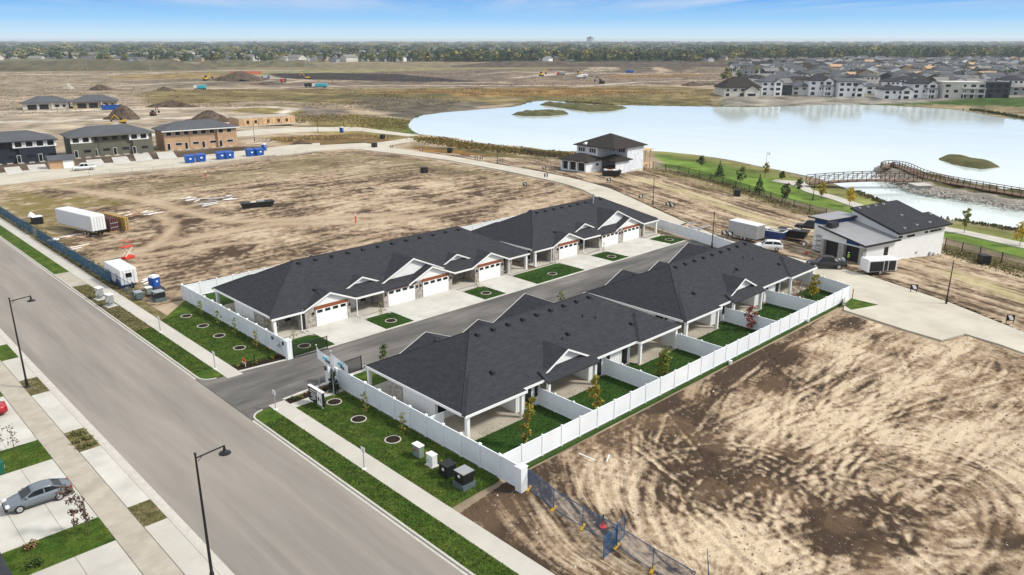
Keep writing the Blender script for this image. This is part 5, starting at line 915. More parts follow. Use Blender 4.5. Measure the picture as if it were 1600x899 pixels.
def vehicle(name, label, cat, loc, rz, L_, W, paint, belt, hw, cab, ztop, wheels, zl=.3, r=.335, roofw=.6, glass_gap=.07):
    t = thing(name, label, cat, loc, rz); xs_ = [p[0] for p in belt]; secs = []
    for x in np.linspace(0, L_, 25):
        zb = np.interp(x, xs_, [p[1] for p in belt]); w_ = np.interp(x, [p[0] for p in hw], [p[1] for p in hw]); z0 = zl+(.12 if x < .15 or x > L_-.15 else 0); zm = z0+(zb-z0)*.55
        for wx in wheels:
            if abs(x-wx) < r*1.12: z0 = max(z0, r*1.05*math.sqrt(max(0,1.25-((x-wx)/r)**2))*.8+.12)
        secs.append([(x,-w_*.96,z0),(x,-w_,max(zm,z0+.05)),(x,-w_*.97,zb-.06),(x,-w_*.86,zb),(x,w_*.86,zb),(x,w_*.97,zb-.06),(x,w_,max(zm,z0+.05)),(x,w_*.96,z0)])
    loft(secs).build('body', paint, t, smooth=True)
    b0, t0, t1, b1 = cab; zb = np.interp((b0+b1)/2, xs_, [p[1] for p in belt]); w0 = W/2*.86; w1 = roofw; zc = zb-.04
    sec = lambda x, w_, z: [(x,-w_,z),(x,w_,z)]
    MB().hexa([(b0,-w0,zc),(b1,-w0,zc),(b1,w0,zc),(b0,w0,zc)], [(t0,-w1,ztop-.14),(t1,-w1,ztop-.14),(t1,w1,ztop-.14),(t0,w1,ztop-.14)]).build('glazing', 'glass', t)
    rs_ = []
    for f_ in np.linspace(0, 1, 7):
        x = t0-.1+(t1-t0+.2)*f_; zz = ztop-.10*(2*f_-1)**2; ww = w1*(1-.05*(2*f_-1)**2); rs_.append([(x,-ww-.05,zz-.1),(x,-ww-.01,zz-.03),(x,-ww*.6,zz+.03),(x,0,zz+.045),(x,ww*.6,zz+.03),(x,ww+.01,zz-.03),(x,ww+.05,zz-.1)])
    loft(rs_).build('roof', paint, t, smooth=True)
    for sg in (-1,1):
        for xb, xt in ((b0,t0),((b0+b1)/2+.05,(t0+t1)/2+.05),(b1,t1)): MB().tube((xb,sg*w0,zc), (xt,sg*w1,ztop-.12), .055, .05, 5).build('pillar', paint, t)
        MB().box((b0+.25,sg*(w0+.06)-.1,zb), (b0+.42,sg*(w0+.06)+.1,zb+.14)).build('mirror', paint, t, bevel=.02)
        MB().box((.03,sg*W*.33-.17,zl+.32), (.3,sg*W*.33+.17,zl+.5)).build('headlight', 'lamp_clear', t, bevel=.03); MB().box((L_-.22,sg*W*.36-.14,zl+.4), (L_-.02,sg*W*.36+.14,zl+.62)).build('tail_light', 'lamp_red', t, bevel=.03)
        for wx in wheels: wheel(t, wx, sg*(W/2-.12), r)
    bx('bumper', (-.05,-W*.38,zl+.02), (.12,W*.38,zl+.2), 'black_metal', t)
    return t
SED = dict(L_=4.6, W=1.8, belt=[(0,.6),(.2,.74),(1.15,.92),(1.4,.97),(3.9,1.02),(4.35,1.0),(4.6,.82)], hw=[(0,.55),(.2,.76),(.8,.88),(3.7,.89),(4.3,.82),(4.6,.66)], cab=(1.15,1.95,3.25,4.1), ztop=1.46, wheels=(.88,3.58))
q0 = G(22,800); q1 = G(97,786); an = math.atan2(q1[1]-q0[1], q1[0]-q0[0])
vehicle('sedan', 'silver grey sedan parked on the pale driveway', 'car', (7.7,63.5,.13), R(-3), paint='silver_paint', **SED)
vehicle('sedan', 'red car whose rear end shows at the left edge', 'car', (7.45,83.0,.13), R(-4), paint='red_paint', **SED)
SUV = dict(L_=4.6, W=1.85, belt=[(0,.75),(.2,.9),(1.1,1.02),(1.3,1.08),(4.4,1.1),(4.6,.95)], hw=[(0,.6),(.2,.8),(.8,.9),(4.2,.9),(4.6,.8)], cab=(1.1,1.75,4.0,4.5), ztop=1.68, wheels=(.9,3.6), roofw=.66)
q = G(1205,400, .6); vehicle('suv', 'white suv half hidden behind the far villa roof', 'car', (120.2,64.2,.1), R(-58), paint='white_paint', **SUV)
PK = dict(L_=5.8, W=2.0, belt=[(0,.9),(.15,1.02),(1.5,1.08),(1.7,1.1),(5.7,1.12),(5.8,1.08)], hw=[(0,.8),(.25,.95),(1,1.0),(5.5,1.0),(5.8,.95)], cab=(1.5,2.1,3.75,3.95), ztop=1.93, wheels=(1.0,4.6), zl=.45, r=.4, roofw=.7)
def pickup(label, x, y, rz, paint, load=None):
    t = vehicle('pickup', label, 'truck', (x,y,.1), rz, paint=paint, **PK); bx('bed', (4.02,-.78,1.0), (5.68,.78,1.13), 'vent', t)  # flush dark slab imitates the shade down in the bed cavity
    for sg in (-1,1): bx('bed_rail', (4.0,sg*.84-.06,1.06), (5.74,sg*.84+.06,1.2), paint, t)
    bx('tailgate', (5.68,-.84,.6), (5.78,.84,1.2), paint, t)
    if load: [bx('load', (4.1+.5*i,-.6+.2*(i%2),1.1), (4.5+.5*i,.5,1.3+.15*(i%3)), load, t) for i in range(3)]
    return t
q = G(1272,416); q2 = G(1318,424); pickup('dark pickup with loaded bed in front of the modern house', 115.9, 52.6, math.atan2(46.5-52.6, 119.5-115.9)+R(8), 'dark_paint', 'grey_metal')
q = G(140,266); pickup('white pickup by the olive townhouses', q[0]-4, q[1]+1, R(-10), 'white_paint')
pickup('black pickup at the far side of the black heaped skip', 139.5, 66.5, R(-75), 'dark_paint', 'black_metal')
# trailers and containers
def trailer(name, label, loc, rz, L_, W, H, body, top, zb=.6, wheels=(.5,), ends=None, cat='trailer', wr=.35, ribs=0):
    t = thing(name, label, cat, loc, rz); MB().box((0,-W/2,zb), (L_,W/2,zb+H)).build('box', body, t, bevel=.06); bx('roof', (.05,-W/2+.05,zb+H-.02), (L_-.05,W/2-.05,zb+H+.05), top, t); bx('chassis', (.2,-W*.35,zb-.22), (L_,W*.35,zb), 'black_metal', t)
    for f in wheels:
        for sg in (-1,1): wheel(t, L_*f, sg*(W/2-.12), wr)
    MB().tube((-1.3,0,zb-.1), (.2,0,zb-.1), .06, n=6).build('drawbar', 'black_metal', t); bx('rear_door', (L_,-W/2+.08,zb+.1), (L_+.03,-.02,zb+H-.1), ends or body, t); bx('rear_door', (L_,.02,zb+.1), (L_+.03,W/2-.08,zb+H-.1), ends or body, t)
    for i in range(4): MB().tube((L_+.06,-W*.3+i*W*.2,zb+.15), (L_+.06,-W*.3+i*W*.2,zb+H-.15), .025, n=5).build('lock_rod', 'grey_metal', t)
    return t
a = G(102,358); b = G(156,374); trailer('semi_trailer', 'long white semi trailer parked on the building site', (39.4,164.6,.05), math.atan2(152-164.6, 41.9-39.4), 12.8, 2.6, 2.75, 'white_paint', 'white_paint', 1.15, (.78,.87), wr=.5)
t = trailer('office_trailer', 'small white site trailer with blue flash beside the blue fence', (34.75,122.5,.05), R(-90), 6.6, 2.35, 2.3, 'white_paint', 'white_paint', .55, (.55,)); 
win(t, 6.62, 0, 1.65, .85, .65, '+x', 'white_trim'); win(t, 2.0, -1.18, 1.6, .5, .55, '-y', 'white_trim'); win(t, 5.3, -1.18, 1.5, .35, .7, '-y', 'white_trim')
MB().ext([(4.2,-1.185,.62),(6.5,-1.185,.62),(6.5,-1.185,.95),(5.0,-1.185,1.6)], (0,-.02,0)).build('blue_flash', 'cobalt', t); wheel(t, 6.8, .3, .42)
trailer('box_trailer', 'grey enclosed trailer with white roof beside the blue skip', (126.2,72.2,.0), R(-98), 6.2, 2.5, 2.5, 'grey_metal', 'white_paint', .55, (.5,.62))
t = trailer('box_trailer', 'black and white enclosed trailer in front of the modern house', (118.6,44.9,.05), R(-33), 5.0, 2.1, 1.9, 'white_paint', 'white_paint', .5, (.45,)); bx('dark_side', (.3,-1.08,.6), (2.6,-1.06,2.15), 'vent', t); bx('dark_side', (3.5,-1.08,.6), (4.7,-1.06,2.15), 'vent', t); bx('side_door', (2.75,-1.085,.6), (3.35,-1.06,2.2), 'dark_paint', t)
def skip(label, loc, rz, L_, W, H, mat, fill, name='skip'):
    t = thing(name, label, 'skip', loc, rz); MB().hexa([(.5,-W/2+.1,.15),(L_-.5,-W/2+.1,.15),(L_-.5,W/2-.1,.15),(.5,W/2-.1,.15)], [(0,-W/2,H),(L_,-W/2,H),(L_,W/2,H),(0,W/2,H)]).build('hull', mat, t)
    for y in (-W/2,W/2): bx('rim', (-.05,y-.06,H-.08), (L_+.05,y+.06,H+.05), 'white_trim' if fill == 'dark' else mat, t)
    for x in (0,L_): bx('rim', (x-.06,-W/2,H-.07), (x+.06,W/2,H+.04), 'white_trim' if fill == 'dark' else mat, t)
    bx('inside', (.15,-W/2+.12,H-.06), (L_-.15,W/2-.12,H+.012), 'vent' if fill == 'dark' else fill, t); g_ = random.Random(len(label))
    for i in range(5): x = g_.uniform(.4,L_-1.2); bx('debris', (x,g_.uniform(-.8,.1),H-.1), (x+.9,g_.uniform(.2,.8),H+g_.uniform(.05,.3)), g_.choice(['white_trim','timber','grey_metal','concrete']), t)
    return t
skip('dark blue open skip between the grey trailer and a black load', (129.6,69.6,-.1), R(-84), 5.8, 2.3, 1.6, 'blue_paint', 'dark'); skip('black heaped skip right of the dark blue one', (133.4,66.8,-.3), R(-78), 5.4, 2.3, 1.5, 'black_metal', 'vent')
q = Gt(956,276); skip('black skip full of pale waste before the wrapped house', (q[0]-2,q[1]+2.0,q[2]+.1), R(-40), 5.2, 2.3, 1.5, 'black_metal', 'vent'); q = G(376,327); skip('long black open trailer on the building site', (q[0],q[1],.05), R(-15), 7.0, 2.2, 1.2, 'black_metal', 'vent', 'open_trailer')
for i, (px, py, nm) in enumerate(((297,255,'leftmost of the row'),(314,253,'second from the left'),(346,249.5,'in the middle pair, left'),(358,248.5,'in the middle pair, right'),(392,244.5,'in the right pair, left'),(405,243.5,'in the right pair, right'))):
    q = G(px, py); t = thing('blue_bin', 'blue waste bin on the townhouse street, '+nm, 'bin', (q[0],q[1],.1), R(-7+i*3), 'blue bins along the townhouse street'); MB().hexa([(-1.2,-.8,.1),(1.2,-.8,.1),(1.2,.8,.1),(-1.2,.8,.1)], [(-1.35,-.9,1.9),(1.35,-.9,1.9),(1.35,.9,2.3),(-1.35,.9,2.3)]).build('body', 'blue_plastic', t); bx('lid', (-1.38,-.95,1.9), (1.38,-.1,1.98), 'blue_plastic', t); bx('label_plate', (-.3,-.95,1.0), (.3,-.86,1.4), 'white_trim', t)
def toilet(label, x, y, z=.05):
    t = thing('portable_toilet', label, 'toilet', (x,y,z), R(20), 'blue portable toilets'); bx('cabin', (-.55,-.55,.1), (.55,.55,2.05), 'blue_plastic', t); MB().hexa([(-.58,-.58,2.05),(.58,-.58,2.05),(.58,.58,2.05),(-.58,.58,2.05)], [(-.45,-.45,2.3),(.45,-.45,2.3),(.45,.45,2.3),(-.45,.45,2.3)]).build('roof', 'white_trim', t); bx('door', (-.4,-.58,.2), (.4,-.55,1.95), 'blue_plastic', t); bx('sign_plate', (-.12,-.6,1.35), (.12,-.58,1.6), 'white_trim', t)
toilet('blue portable toilet with white roof beside the site trailer', 36.9, 112.1); q = G(413,236); toilet('blue portable toilet on the townhouse street', q[0], q[1]); q = G(534,208); toilet('blue portable toilet on the branch road', q[0], q[1])
# formwork racks and lumber beside the semi trailer
def rack(label, loc, rz, n, mat, L_=8.5, H=2.6):
    t = thing('formwork_rack', label, 'formwork', loc, rz, 'formwork racks by the semi trailer')
    for i in range(n): bx('form_panel', (0,i*.42,.3), (L_,i*.42+.3,H), mat, t)
    for x in (.3,L_/2,L_-.3): bx('skid', (x-.1,-.1,.05), (x+.1,n*.42,.3), 'timber', t)
    for z in (.9,1.7): bx('waler', (L_,0,z), (L_+.06,n*.42-.1,z+.12), 'grey_metal', t)
pm('maroon', (0.10,0.045,0.045), 0.7, 0.2, 2); pm('ochre', (0.42,0.27,0.08), 0.7, 0.2, 2)
rz_ = math.atan2(152-164.6, 41.9-39.4); rack('maroon formwork panels standing beside the white semi trailer', (42.6,162.0,.05), rz_, 4, 'maroon'); rack('ochre formwork panels at the right of the maroon ones', (45.0,161.2,.05), rz_, 2, 'ochre')
for i in range(9): x = 43.2+random.uniform(-.6,.9); y = 155+random.uniform(0,5.5); o = MB().box((-.8,-.12,0), (.8,.12,.12)).build('steel_prop', 'blue_plastic' if i % 2 else 'grey_metal', None, (x,y,2.65+.05*i), random.uniform(0,3)); tag(o, 'blue and grey steel prop lying on the formwork racks', 'prop', 'steel props on the formwork racks')
g_ = random.Random(12)
def planks(label, px, py, n, group, mats=('timber','white_trim','osb'), sp=3.5, l=(1.5,4)):
    q = G(px, py)
    for i in range(n):
        L_ = g_.uniform(*l); o = MB().box((-L_/2,-.14,0), (L_/2,.14,.08)).build('plank', g_.choice(mats), None, (q[0]+g_.uniform(-sp,sp), q[1]+g_.uniform(-sp,sp), .1+.06*(i % 4)), g_.uniform(-.6,.8)); tag(o, label, 'plank', group)
planks('loose plank on the ground right of the ochre formwork', 208, 336, 16, 'planks right of the formwork'); planks('loose plank below the semi trailer', 118, 371, 10, 'planks below the trailer', sp=1.8); planks('pale offcut by the blue fence', 115, 388, 6, 'offcuts by the blue fence', sp=1.8); planks('white offcut on the site near the black trailer', 345, 314, 16, 'white offcuts near the black trailer', ('white_trim','grey_metal','white_trim'), 4.5, (1.2,5)); planks('pale offcut left of the white offcuts', 298, 312, 6, 'offcuts on the left pile', ('white_trim',), 2.0); planks('pale board by the portable toilet', 223, 443, 4, 'boards by the toilet', ('timber','white_trim'), 1.0, (1,2.6)); planks('timber board heaped beside the modern house', 1268, 385, 8, 'boards by the modern house', ('white_trim','grey_metal','timber'), 2.0, (1.5,4)); [tag(MB().box((-l_/2,-.05,0), (l_/2,.05,.06)).build('lath', 'white_trim', None, (*G(px_,py_),.28), an_), 'white lath lying on the churned lot, '+nm_, 'lath', 'laths on the churned lot') for px_, py_, l_, an_, nm_ in ((917,719,1.7,R(-85),'left of two'),(950,721,1.1,R(28),'right of two'))]; planks('pale rubble board at the corner of the bare board row', 410, 224, 14, 'boards beside the bare board row', ('timber','white_trim','concrete'), 6, (1.5,4)); planks('timber offcut beyond the townhouse roofs', 200, 190, 16, 'offcuts beyond the townhouse roofs', ('timber','osb','white_trim'), 14, (3,8)); planks('rebar and timber length beside the concrete road', 1085, 353, 7, 'lengths beside the concrete road', ('black_metal','timber','grey_metal'), 2.5, (3,7))
for i, (px, py) in enumerate(((80,378),(87,376))): q = G(px, py); o = MB().lathe([(.45,0),(.62,.08),(.62,.2),(.45,.26),(.36,.13),(.45,0)], n=18).build('pipe_coil', 'white_trim', None, (q[0],q[1],.1)); tag(o, 'white coil of pipe behind the blue fence, '+('left' if i == 0 else 'right')+' of two', 'coil', 'white pipe coils')
q = G(46,350); o = MB().lathe([(.75,0),(.6,.35),(.3,.7),(.05,.9)], n=9).build('white_sack', 'white_trim', None, (q[0]+1,q[1]+2,1.0)); tag(o, 'white heaped sack behind the blue fence', 'sack'); t = thing('black_crate', 'black crate with white lid behind the blue fence', 'crate', (q[0]+1.2,q[1]-1,.05)); bx('body', (-.9,-.8,0), (.9,.8,1.4), 'black_metal', t); bx('lid', (-.95,-.85,1.4), (.95,.85,1.48), 'white_trim', t)
t = thing('scissor_lift', 'orange steel work platform on the sandy track', 'lift', (*G(201,405),.05), R(20)); bx('base', (-.9,-.5,.1), (.9,.5,.5), 'orange_red', t); bx('platform', (-.9,-.5,2.0), (.9,.5,2.12), 'orange_red', t)
for sg in (-1,1): [MB().tube((-.8*s2,sg*.4,.5), (.8*s2,sg*.4,2.0), .05, n=5).build('scissor_arm', 'white_trim', t) for s2 in (-1,1)]; [MB().tube((x,sg*.48,2.1), (x,sg*.48,3.1), .03, n=5).build('rail_post', 'orange_red', t) for x in (-.85,.85)]; MB().tube((-.85,sg*.48,3.1), (.85,sg*.48,3.1), .03, n=5).build('guard_rail', 'orange_red', t)
for px, py, nm in ((556,349,'on the sandy site behind the longest villa'),(322,279,'near the townhouse street')):
    q = G(px, py); t = thing('hydrant_post', 'red marker post '+nm, 'post', (q[0],q[1],.05), 0, 'red marker posts'); MB().tube((0,0,0), (0,0,1.7), .12, n=8).build('shaft', 'orange_red', t); MB().tube((0,0,1.5), (0,0,1.95), .14, .1, n=8).build('cap', 'white_trim', t)
for i, (px, py, nm) in enumerate(((663,271,'alone on the sandy site'),(585,231,'where the concrete roads meet'),(598,217,'on the branch road verge'),(703,239,'by the low lakeside fence'),(1151,307,'by the black park fence'),(1536,413,'by the fence right of the modern house'))):
    q = Gt(px, py); t = thing('black_box', 'black steel box '+nm, 'box', (q[0],q[1],q[2]+.05), R(10*i), 'black steel boxes'); MB().box((-.8,-.7,.1), (.8,.7,1.5)).build('body', 'black_metal', t, bevel=.04); bx('lid', (-.84,-.74,1.5), (.84,.74,1.58), 'vent', t); bx('skid', (-.8,-.5,0), (.8,-.3,.1), 'vent', t); bx('skid', (-.8,.3,0), (.8,.5,.1), 'vent', t)
# utility cabinets
def cabinet(label, x, y, w_, d_, h_, mat, top, base=None, rz=0, name='utility_box'):
    t = thing(name, label, 'utility box', (x,y,.12), rz, 'utility boxes'); 
    if base: bx('plinth', (-w_/2-.12,-d_/2-.12,-.05), (w_/2+.12,d_/2+.12,.45 if base == 'util_dark' else .08), base, t)
    z = .45 if base == 'util_dark' else .05; MB().box((-w_/2,-d_/2,z), (w_/2,d_/2,z+h_)).build('cabinet', mat, t, bevel=.02); bx('lid', (-w_/2-.04,-d_/2-.04,z+h_), (w_/2+.04,d_/2+.04,z+h_+.07), top, t); bx('warning_label', (-w_/2-.012,-.12,z+h_*.55), (-w_/2,.12,z+h_*.8), 'white_trim' if mat != 'util_green' else 'orange_red', t); bx('handle', (-w_/2-.03,d_/2-.25,z+h_*.4), (-w_/2,d_/2-.2,z+h_*.6), 'black_metal', t); return t
cabinet('pale green utility cabinet, first of four beside the front wall', 35.5, 48.4, .55, .95, 1.05, 'util_green', 'white_trim'); cabinet('white utility cabinet on a concrete pad, second of four', 35.4, 46.4, .55, .8, 1.0, 'white_paint', 'white_paint', 'concrete'); cabinet('squat black transformer box, third of four by the wall', 35.4, 44.3, 1.0, 1.05, 1.0, 'black_metal', 'vent'); cabinet('black transformer with grey lid on a grey plinth, last of four', 35.3, 42.1, 1.1, 1.1, .95, 'black_metal', 'grey_metal', 'util_dark'); bx_ = [tag(MB().tube((35.6,y,.1), (35.6,y,.95), .06, n=6).build('marker_stake', 'yellow'), 'short orange stake '+nm, 'stake', 'orange stakes') for y, nm in ((47.4,'behind the white utility cabinet'),(45.3,'left of the squat transformer'))]
cabinet('grey green utility box left of the toilet', 33.8, 109.9, .9, 1.4, .9, 'util_dark', 'grey_metal'); cabinet('pale grey utility box near the toilet', 35.5, 110.6, .8, .8, 1.0, 'util_green', 'white_trim'); cabinet('black transformer on a dark plinth beside the left lawn', 35.6, 107.2, 1.3, 1.4, .8, 'black_metal', 'grey_metal', 'util_dark'); cabinet('slanted dark panel box below the toilet', 36.3, 108.6, 1.0, 1.3, 1.2, 'util_dark', 'vent')
for y, nm in ((113.4,'left'),(109.2,'right')):
    t = thing('mailbox_cluster', 'grey community mailbox on the grass strip, %s of two' % nm, 'mailbox', (29.9,y,.12), R(8), 'grey community mailboxes'); bx('pad', (-.7,-.8,-.05), (.7,.8,.07), 'concrete_new', t); bx('pedestal', (-.2,-.3,.07), (.2,.3,.5), 'grey_metal', t); MB().box((-.35,-.5,.5), (.35,.5,1.6)).build('cabinet', 'grey_metal', t, bevel=.03); bx('roof', (-.4,-.55,1.6), (.4,.55,1.68), 'white_trim', t)
    for i in range(3):
        for j in range(3): bx('mail_door', (-.37,-.46+j*.31,.56+i*.33), (-.345,-.18+j*.31,.85+i*.33), 'white_trim' if (i+j) % 3 else 'grey_metal', t)
# condensers by the nearest villa and the left villa
for x, y, nm in ((39.3,56.5,'first of three beside the nearest villa wall'),(39.3,54.9,'middle one of three beside the nearest villa wall'),(39.3,53.6,'last of three beside the nearest villa wall'),(39.4,90.2,'beside the left villa wall, left one'),(39.4,88.6,'beside the left villa wall, right one')):
    t = thing('condenser', 'grey air conditioner '+nm, 'air conditioner', (x,y,.1), 0, 'air conditioners'); MB().box((-.4,-.45,.1), (.4,.45,.95)).build('case', 'util_dark', t, bevel=.04); MB().lathe([(.05,0),(.34,0),(.36,.05),(.05,.05)], (0,0,.95), 14).build('fan_grille', 'black_metal', t); bx('pad', (-.5,-.55,0), (.5,.55,.1), 'concrete', t)
# thin sign posts along the pavement
for y, nm in ((94.4,'left of the gate, farther one'),(78.8,'left of the gate, nearer one'),(65.2,'right at the alley mouth'),(49.9,'in front of the utility boxes')):
    t = thing('sign_post', 'thin grey post with small plate on the pavement, '+nm, 'sign', (30.95,y,.12), 0, 'thin sign posts on the pavement'); MB().tube((0,0,0), (0,0,1.9), .045, n=6).build('post', 'grey_metal', t); bx('plate', (-.03,-.28,1.6), (.0,.28,2.05), 'white_trim', t); MB().lathe([(.2,0),(.2,.05),(.06,.08)], n=10).build('foot', 'white_trim', t)
# sign board, flags
t = thing('sign_board', 'black and white sales sign board on the lawn beside the flags', 'sign', (34.35,61.9,.12)); MB().box((-.12,0,.25), (.12,2.6,1.75)).build('board', 'black_metal', t); bx('white_panel', (-.15,.08,.32), (-.12,.95,1.7), 'white_trim', t); bx('top_cap', (-.16,-.04,1.75), (.16,2.64,1.82), 'white_trim', t)
for y in (.3,2.3): bx('leg', (-.06,y-.05,-.1), (.06,y+.05,.25), 'white_trim', t)
for z, y0, y1, h_ in ((1.45,1.15,2.3,.10),(1.22,1.05,2.45,.05),(1.02,1.2,2.1,.05),(.86,1.3,2.2,.05),(.68,1.2,1.9,.07),(.5,1.6,2.2,.06)): bx('text_line', (-.14,y0,z), (-.12,y1,z+h_), 'white_trim', t)
bx('portrait', (-.165,.55,.75), (-.15,.8,1.15), 'black_metal', t); bx('portrait', (-.165,.2,.68), (-.15,.38,1.1), 'grey_wall', t)
pm('flag_cloth', (0.78,0.79,0.82), 0.8, 0.05, 2)
def flag(label, x, y, h_, seed):
    t = thing('flag', label, 'flag', (x,y,.12), 0, 'white feather flags at the gate'); MB().tube((0,0,0), (0,0,h_), .045, .02, 6).build('pole', 'grey_metal', t); MB().lathe([(.05,0),(.08,.03),(.05,.08)], (0,0,h_), 8).build('finial', 'white_trim', t)
    n, m_ = 9, 10; d = Vector((.55,-.83)); V_ = []; Fq = []
    for i in range(n):
        for j in range(m_):
            u = i/(n-1); w_ = j/(m_-1); V_.append((d.x*u*1.75+.10*math.sin(u*6+seed)*d.y, d.y*u*1.75-.10*math.sin(u*6+seed)*d.x, h_-.12-w_*1.25-u*1.35-.12*math.sin(u*4+w_*3)))
    V2 = V_+[(a_[0]+.012,a_[1]+.008,a_[2]) for a_ in V_]; k = n*m_
    for i in range(n-1):
        for j in range(m_-1): a_ = i*m_+j; Fq += [(a_,a_+1,a_+m_+1,a_+m_),(k+a_,k+a_+m_,k+a_+m_+1,k+a_+1)]
    c = MB().add(V2, Fq).build('cloth', 'flag_cloth', t, smooth=True)
    for i0, j0 in ((3,3),(4,5)): 
        p_ = [V_[i0*m_+j0], V_[(i0+2)*m_+j0], V_[(i0+2)*m_+j0+2], V_[i0*m_+j0+2]]; MB().ext([(a_[0]-.03,a_[1]-.02,a_[2]) for a_ in p_], (.075,.05,0)).build('emblem', 'cyan_paint' if j0 == 3 else 'util_dark', c)
flag('white feather flag on a pole, nearer the alley', 36.3, 66.0, 5.0, 0); flag('white feather flag on a pole, in front of the wall', 36.5, 63.6, 5.0, 1.4)
t = thing('agent_sign', 'small red and white sale sign by the left planting bed', 'sign', (33.6,77.3,.12), 0); bx('board', (-.03,-.4,.4), (.03,.4,.85), 'orange_red', t); bx('white_strip', (-.045,-.4,.4), (.045,.4,.52), 'white_trim', t); bx('leg', (-.02,-.3,0), (.02,-.26,.4), 'white_trim', t); bx('leg', (-.02,.26,0), (.02,.3,.4), 'white_trim', t)
tag(MB().tube((34.6,76.9,.1), (34.6,76.9,1.3), .05, n=6).build('short_post', 'black_metal'), 'short black post in the left planting bed', 'post')
# lot signs along the concrete road
for i, (px, py, nm) in enumerate(((612,233,'first from the road junction'),(658,238,'second from the road junction'),(744,250,'third from the road junction'),(752,251,'close behind the third'),(783,255,'left of the wrapped house drive'),(850,267,'at the wrapped house drive'),(853,279,'on the inner road verge below the wrapped house'),(820,293,'on the sandy site below the road'),(951,286,'below the black skip'),(1001,313,'by the first lamp after the wrapped house'),(1043,325,'by the rebar lengths, left one'),(1050,327,'by the rebar lengths, right one'),(1131,371,'above the grey trailer, left one'),(1140,373,'above the grey trailer, right one'),(1427,458,'right of the black and white trailer'),(1577,507,'at the right edge of the road'))):
    q = Gt(px, py); t = thing('lot_sign', 'small black and white lot sign '+nm, 'sign', (q[0],q[1],q[2]+.05), R(35), 'lot signs along the concrete road'); t.scale = (.8,.8,.8)
    for y in (-.5,.5): bx('leg', (-.05,y-.05,0), (.05,y+.05,1.5), 'black_metal', t)
    bx('board', (-.05,-.6,.55), (.05,.6,1.55), 'black_metal', t); MB().ext([(-.06,-.45,.7),(-.06,.05,.7),(-.06,.45,1.45),(-.06,-.1,1.45),(-.06,-.35,1.1)], (-.02,0,0)).build('white_face', 'white_trim', t)
# lamp posts
def lamp(label, x, y, z, h_, arm=(1,0), l=1.9, r=.11, head=True, mat='black_metal', name='street_lamp', group=None):
    t = thing(name, label, 'lamp post', (x,y,z), math.atan2(arm[1],arm[0]), group); MB().tube((0,0,0), (0,0,h_), r, r*.55, 10).build('pole', mat, t); MB().lathe([(r*2,0),(r*2,.12),(r*1.5,.2),(r*1.4,.9),(r*1.05,1.0)], n=10).build('base', mat, t)
    if head:
        MB().tube((-.05,0,h_-.28), (l,0,h_-.12), .055, .05, 8).build('arm', mat, t); MB().lathe([(r*.8,0),(r*.9,.06),(.02,.14)], (0,0,h_), 10).build('cap', mat, t)
        MB().tube((.12,0,h_-.55), (.45,0,h_-.24), .025, n=5).build('brace', mat, t); hd = MB().lathe([(.40,0),(.38,.05),(.14,.16),(.10,.22),(.07,.5),(.05,.56)], (l-.05,0,h_-.66), 16).build('shade', mat, t); MB().lathe([(.02,-.05),(.2,-.04),(.22,.0),(.02,.01)], (l-.05,0,h_-.66), 12).build('lens', 'lamp_clear', hd)
    return t
lamp('tall black street lamp in the foreground, nearest the camera', 15.6, 44.6, .1, 9.7); lamp('tall black street lamp farther along the left pavement', 14.9, 87.7, .1, 9.7)
for i, (px, py, h_, nm) in enumerate(((777,256,5.5,'near the third lot sign'),(1020,320,6.0,'between the wrapped house and the far villa'),(1112,388,6.5,'at the end of the far villa'),(1478,476,6.2,'between two lot signs at the right'),(398,222,7.5,'behind the bare board townhouses'),(497,207,7.0,'on the branch road verge'),(1270,313,4.5,'by the bridge path'))):
    q = Gt(px, py); lamp('plain dark pole '+nm, q[0], q[1], q[2], h_, (0,1), .8, .10, False, name='light_pole', group='dark light poles')
q = Gt(1195,277); lamp('slim grey park lamp with a short arm', q[0], q[1], q[2], 7.0, (1,-.3), 1.0, .07, True, 'grey_metal', 'park_lamp'); tag(MB().tube((105.3,40.8,0), (105.3,40.8,1.5), .05, n=6).build('short_post', 'black_metal'), 'short black post at the end of the rear fence', 'post')
t = thing('block_wall', 'low grey block wall at the end of the rear fence', 'wall', (*G(1318,480),.05), R(24))
for r2 in range(3):
    for i in range(7): bx('block', (i*.62-(.3 if r2 % 2 else 0),-.15,r2*.2), (i*.62+.58-(.3 if r2 % 2 else 0),.15,r2*.2+.19), 'grey_stucco', t)
# pails, cone, wheelie bin, corner roof
for i, (px, py, nm) in enumerate(((1141,570,'middle of the rear fence'),(1262,504,'toward the end of the rear fence'))): q = G(px, py); o = MB().lathe([(.02,0),(.17,0),(.2,.4),(.02,.4)], n=12).build('pail', 'white_trim', None, (q[0],q[1],.1)); tag(o, 'white pail on the dirt by the '+nm, 'pail', 'white pails')
t = thing('traffic_post', 'black and red tube post on a base inside the blue fence', 'post', (39.1,30.8,.08)); MB().lathe([(.28,0),(.28,.06),(.08,.1)], n=10).build('base', 'orange_red', t); MB().tube((0,0,.08), (0,0,.5), .07, n=8).build('sleeve', 'orange_red', t); MB().tube((0,0,.5), (0,0,1.05), .06, n=8).build('tube', 'black_metal', t)
t = thing('wheelie_bin', 'green wheelie bin at the left edge', 'bin', (*G(2,742),.13)); MB().hexa([(-.25,-.3,.05),(.25,-.3,.05),(.25,.3,.05),(-.25,.3,.05)], [(-.3,-.36,1.0),(.3,-.36,1.0),(.3,.36,1.0),(-.3,.36,1.0)]).build('body', pm('bin_green', (0.01,0.10,0.06), .5), t); bx('lid', (-.33,-.4,1.0), (.33,.4,1.07), 'bin_green', t); bx('label_plate', (.29,-.2,.5), (.32,.2,.8), 'white_trim', t)
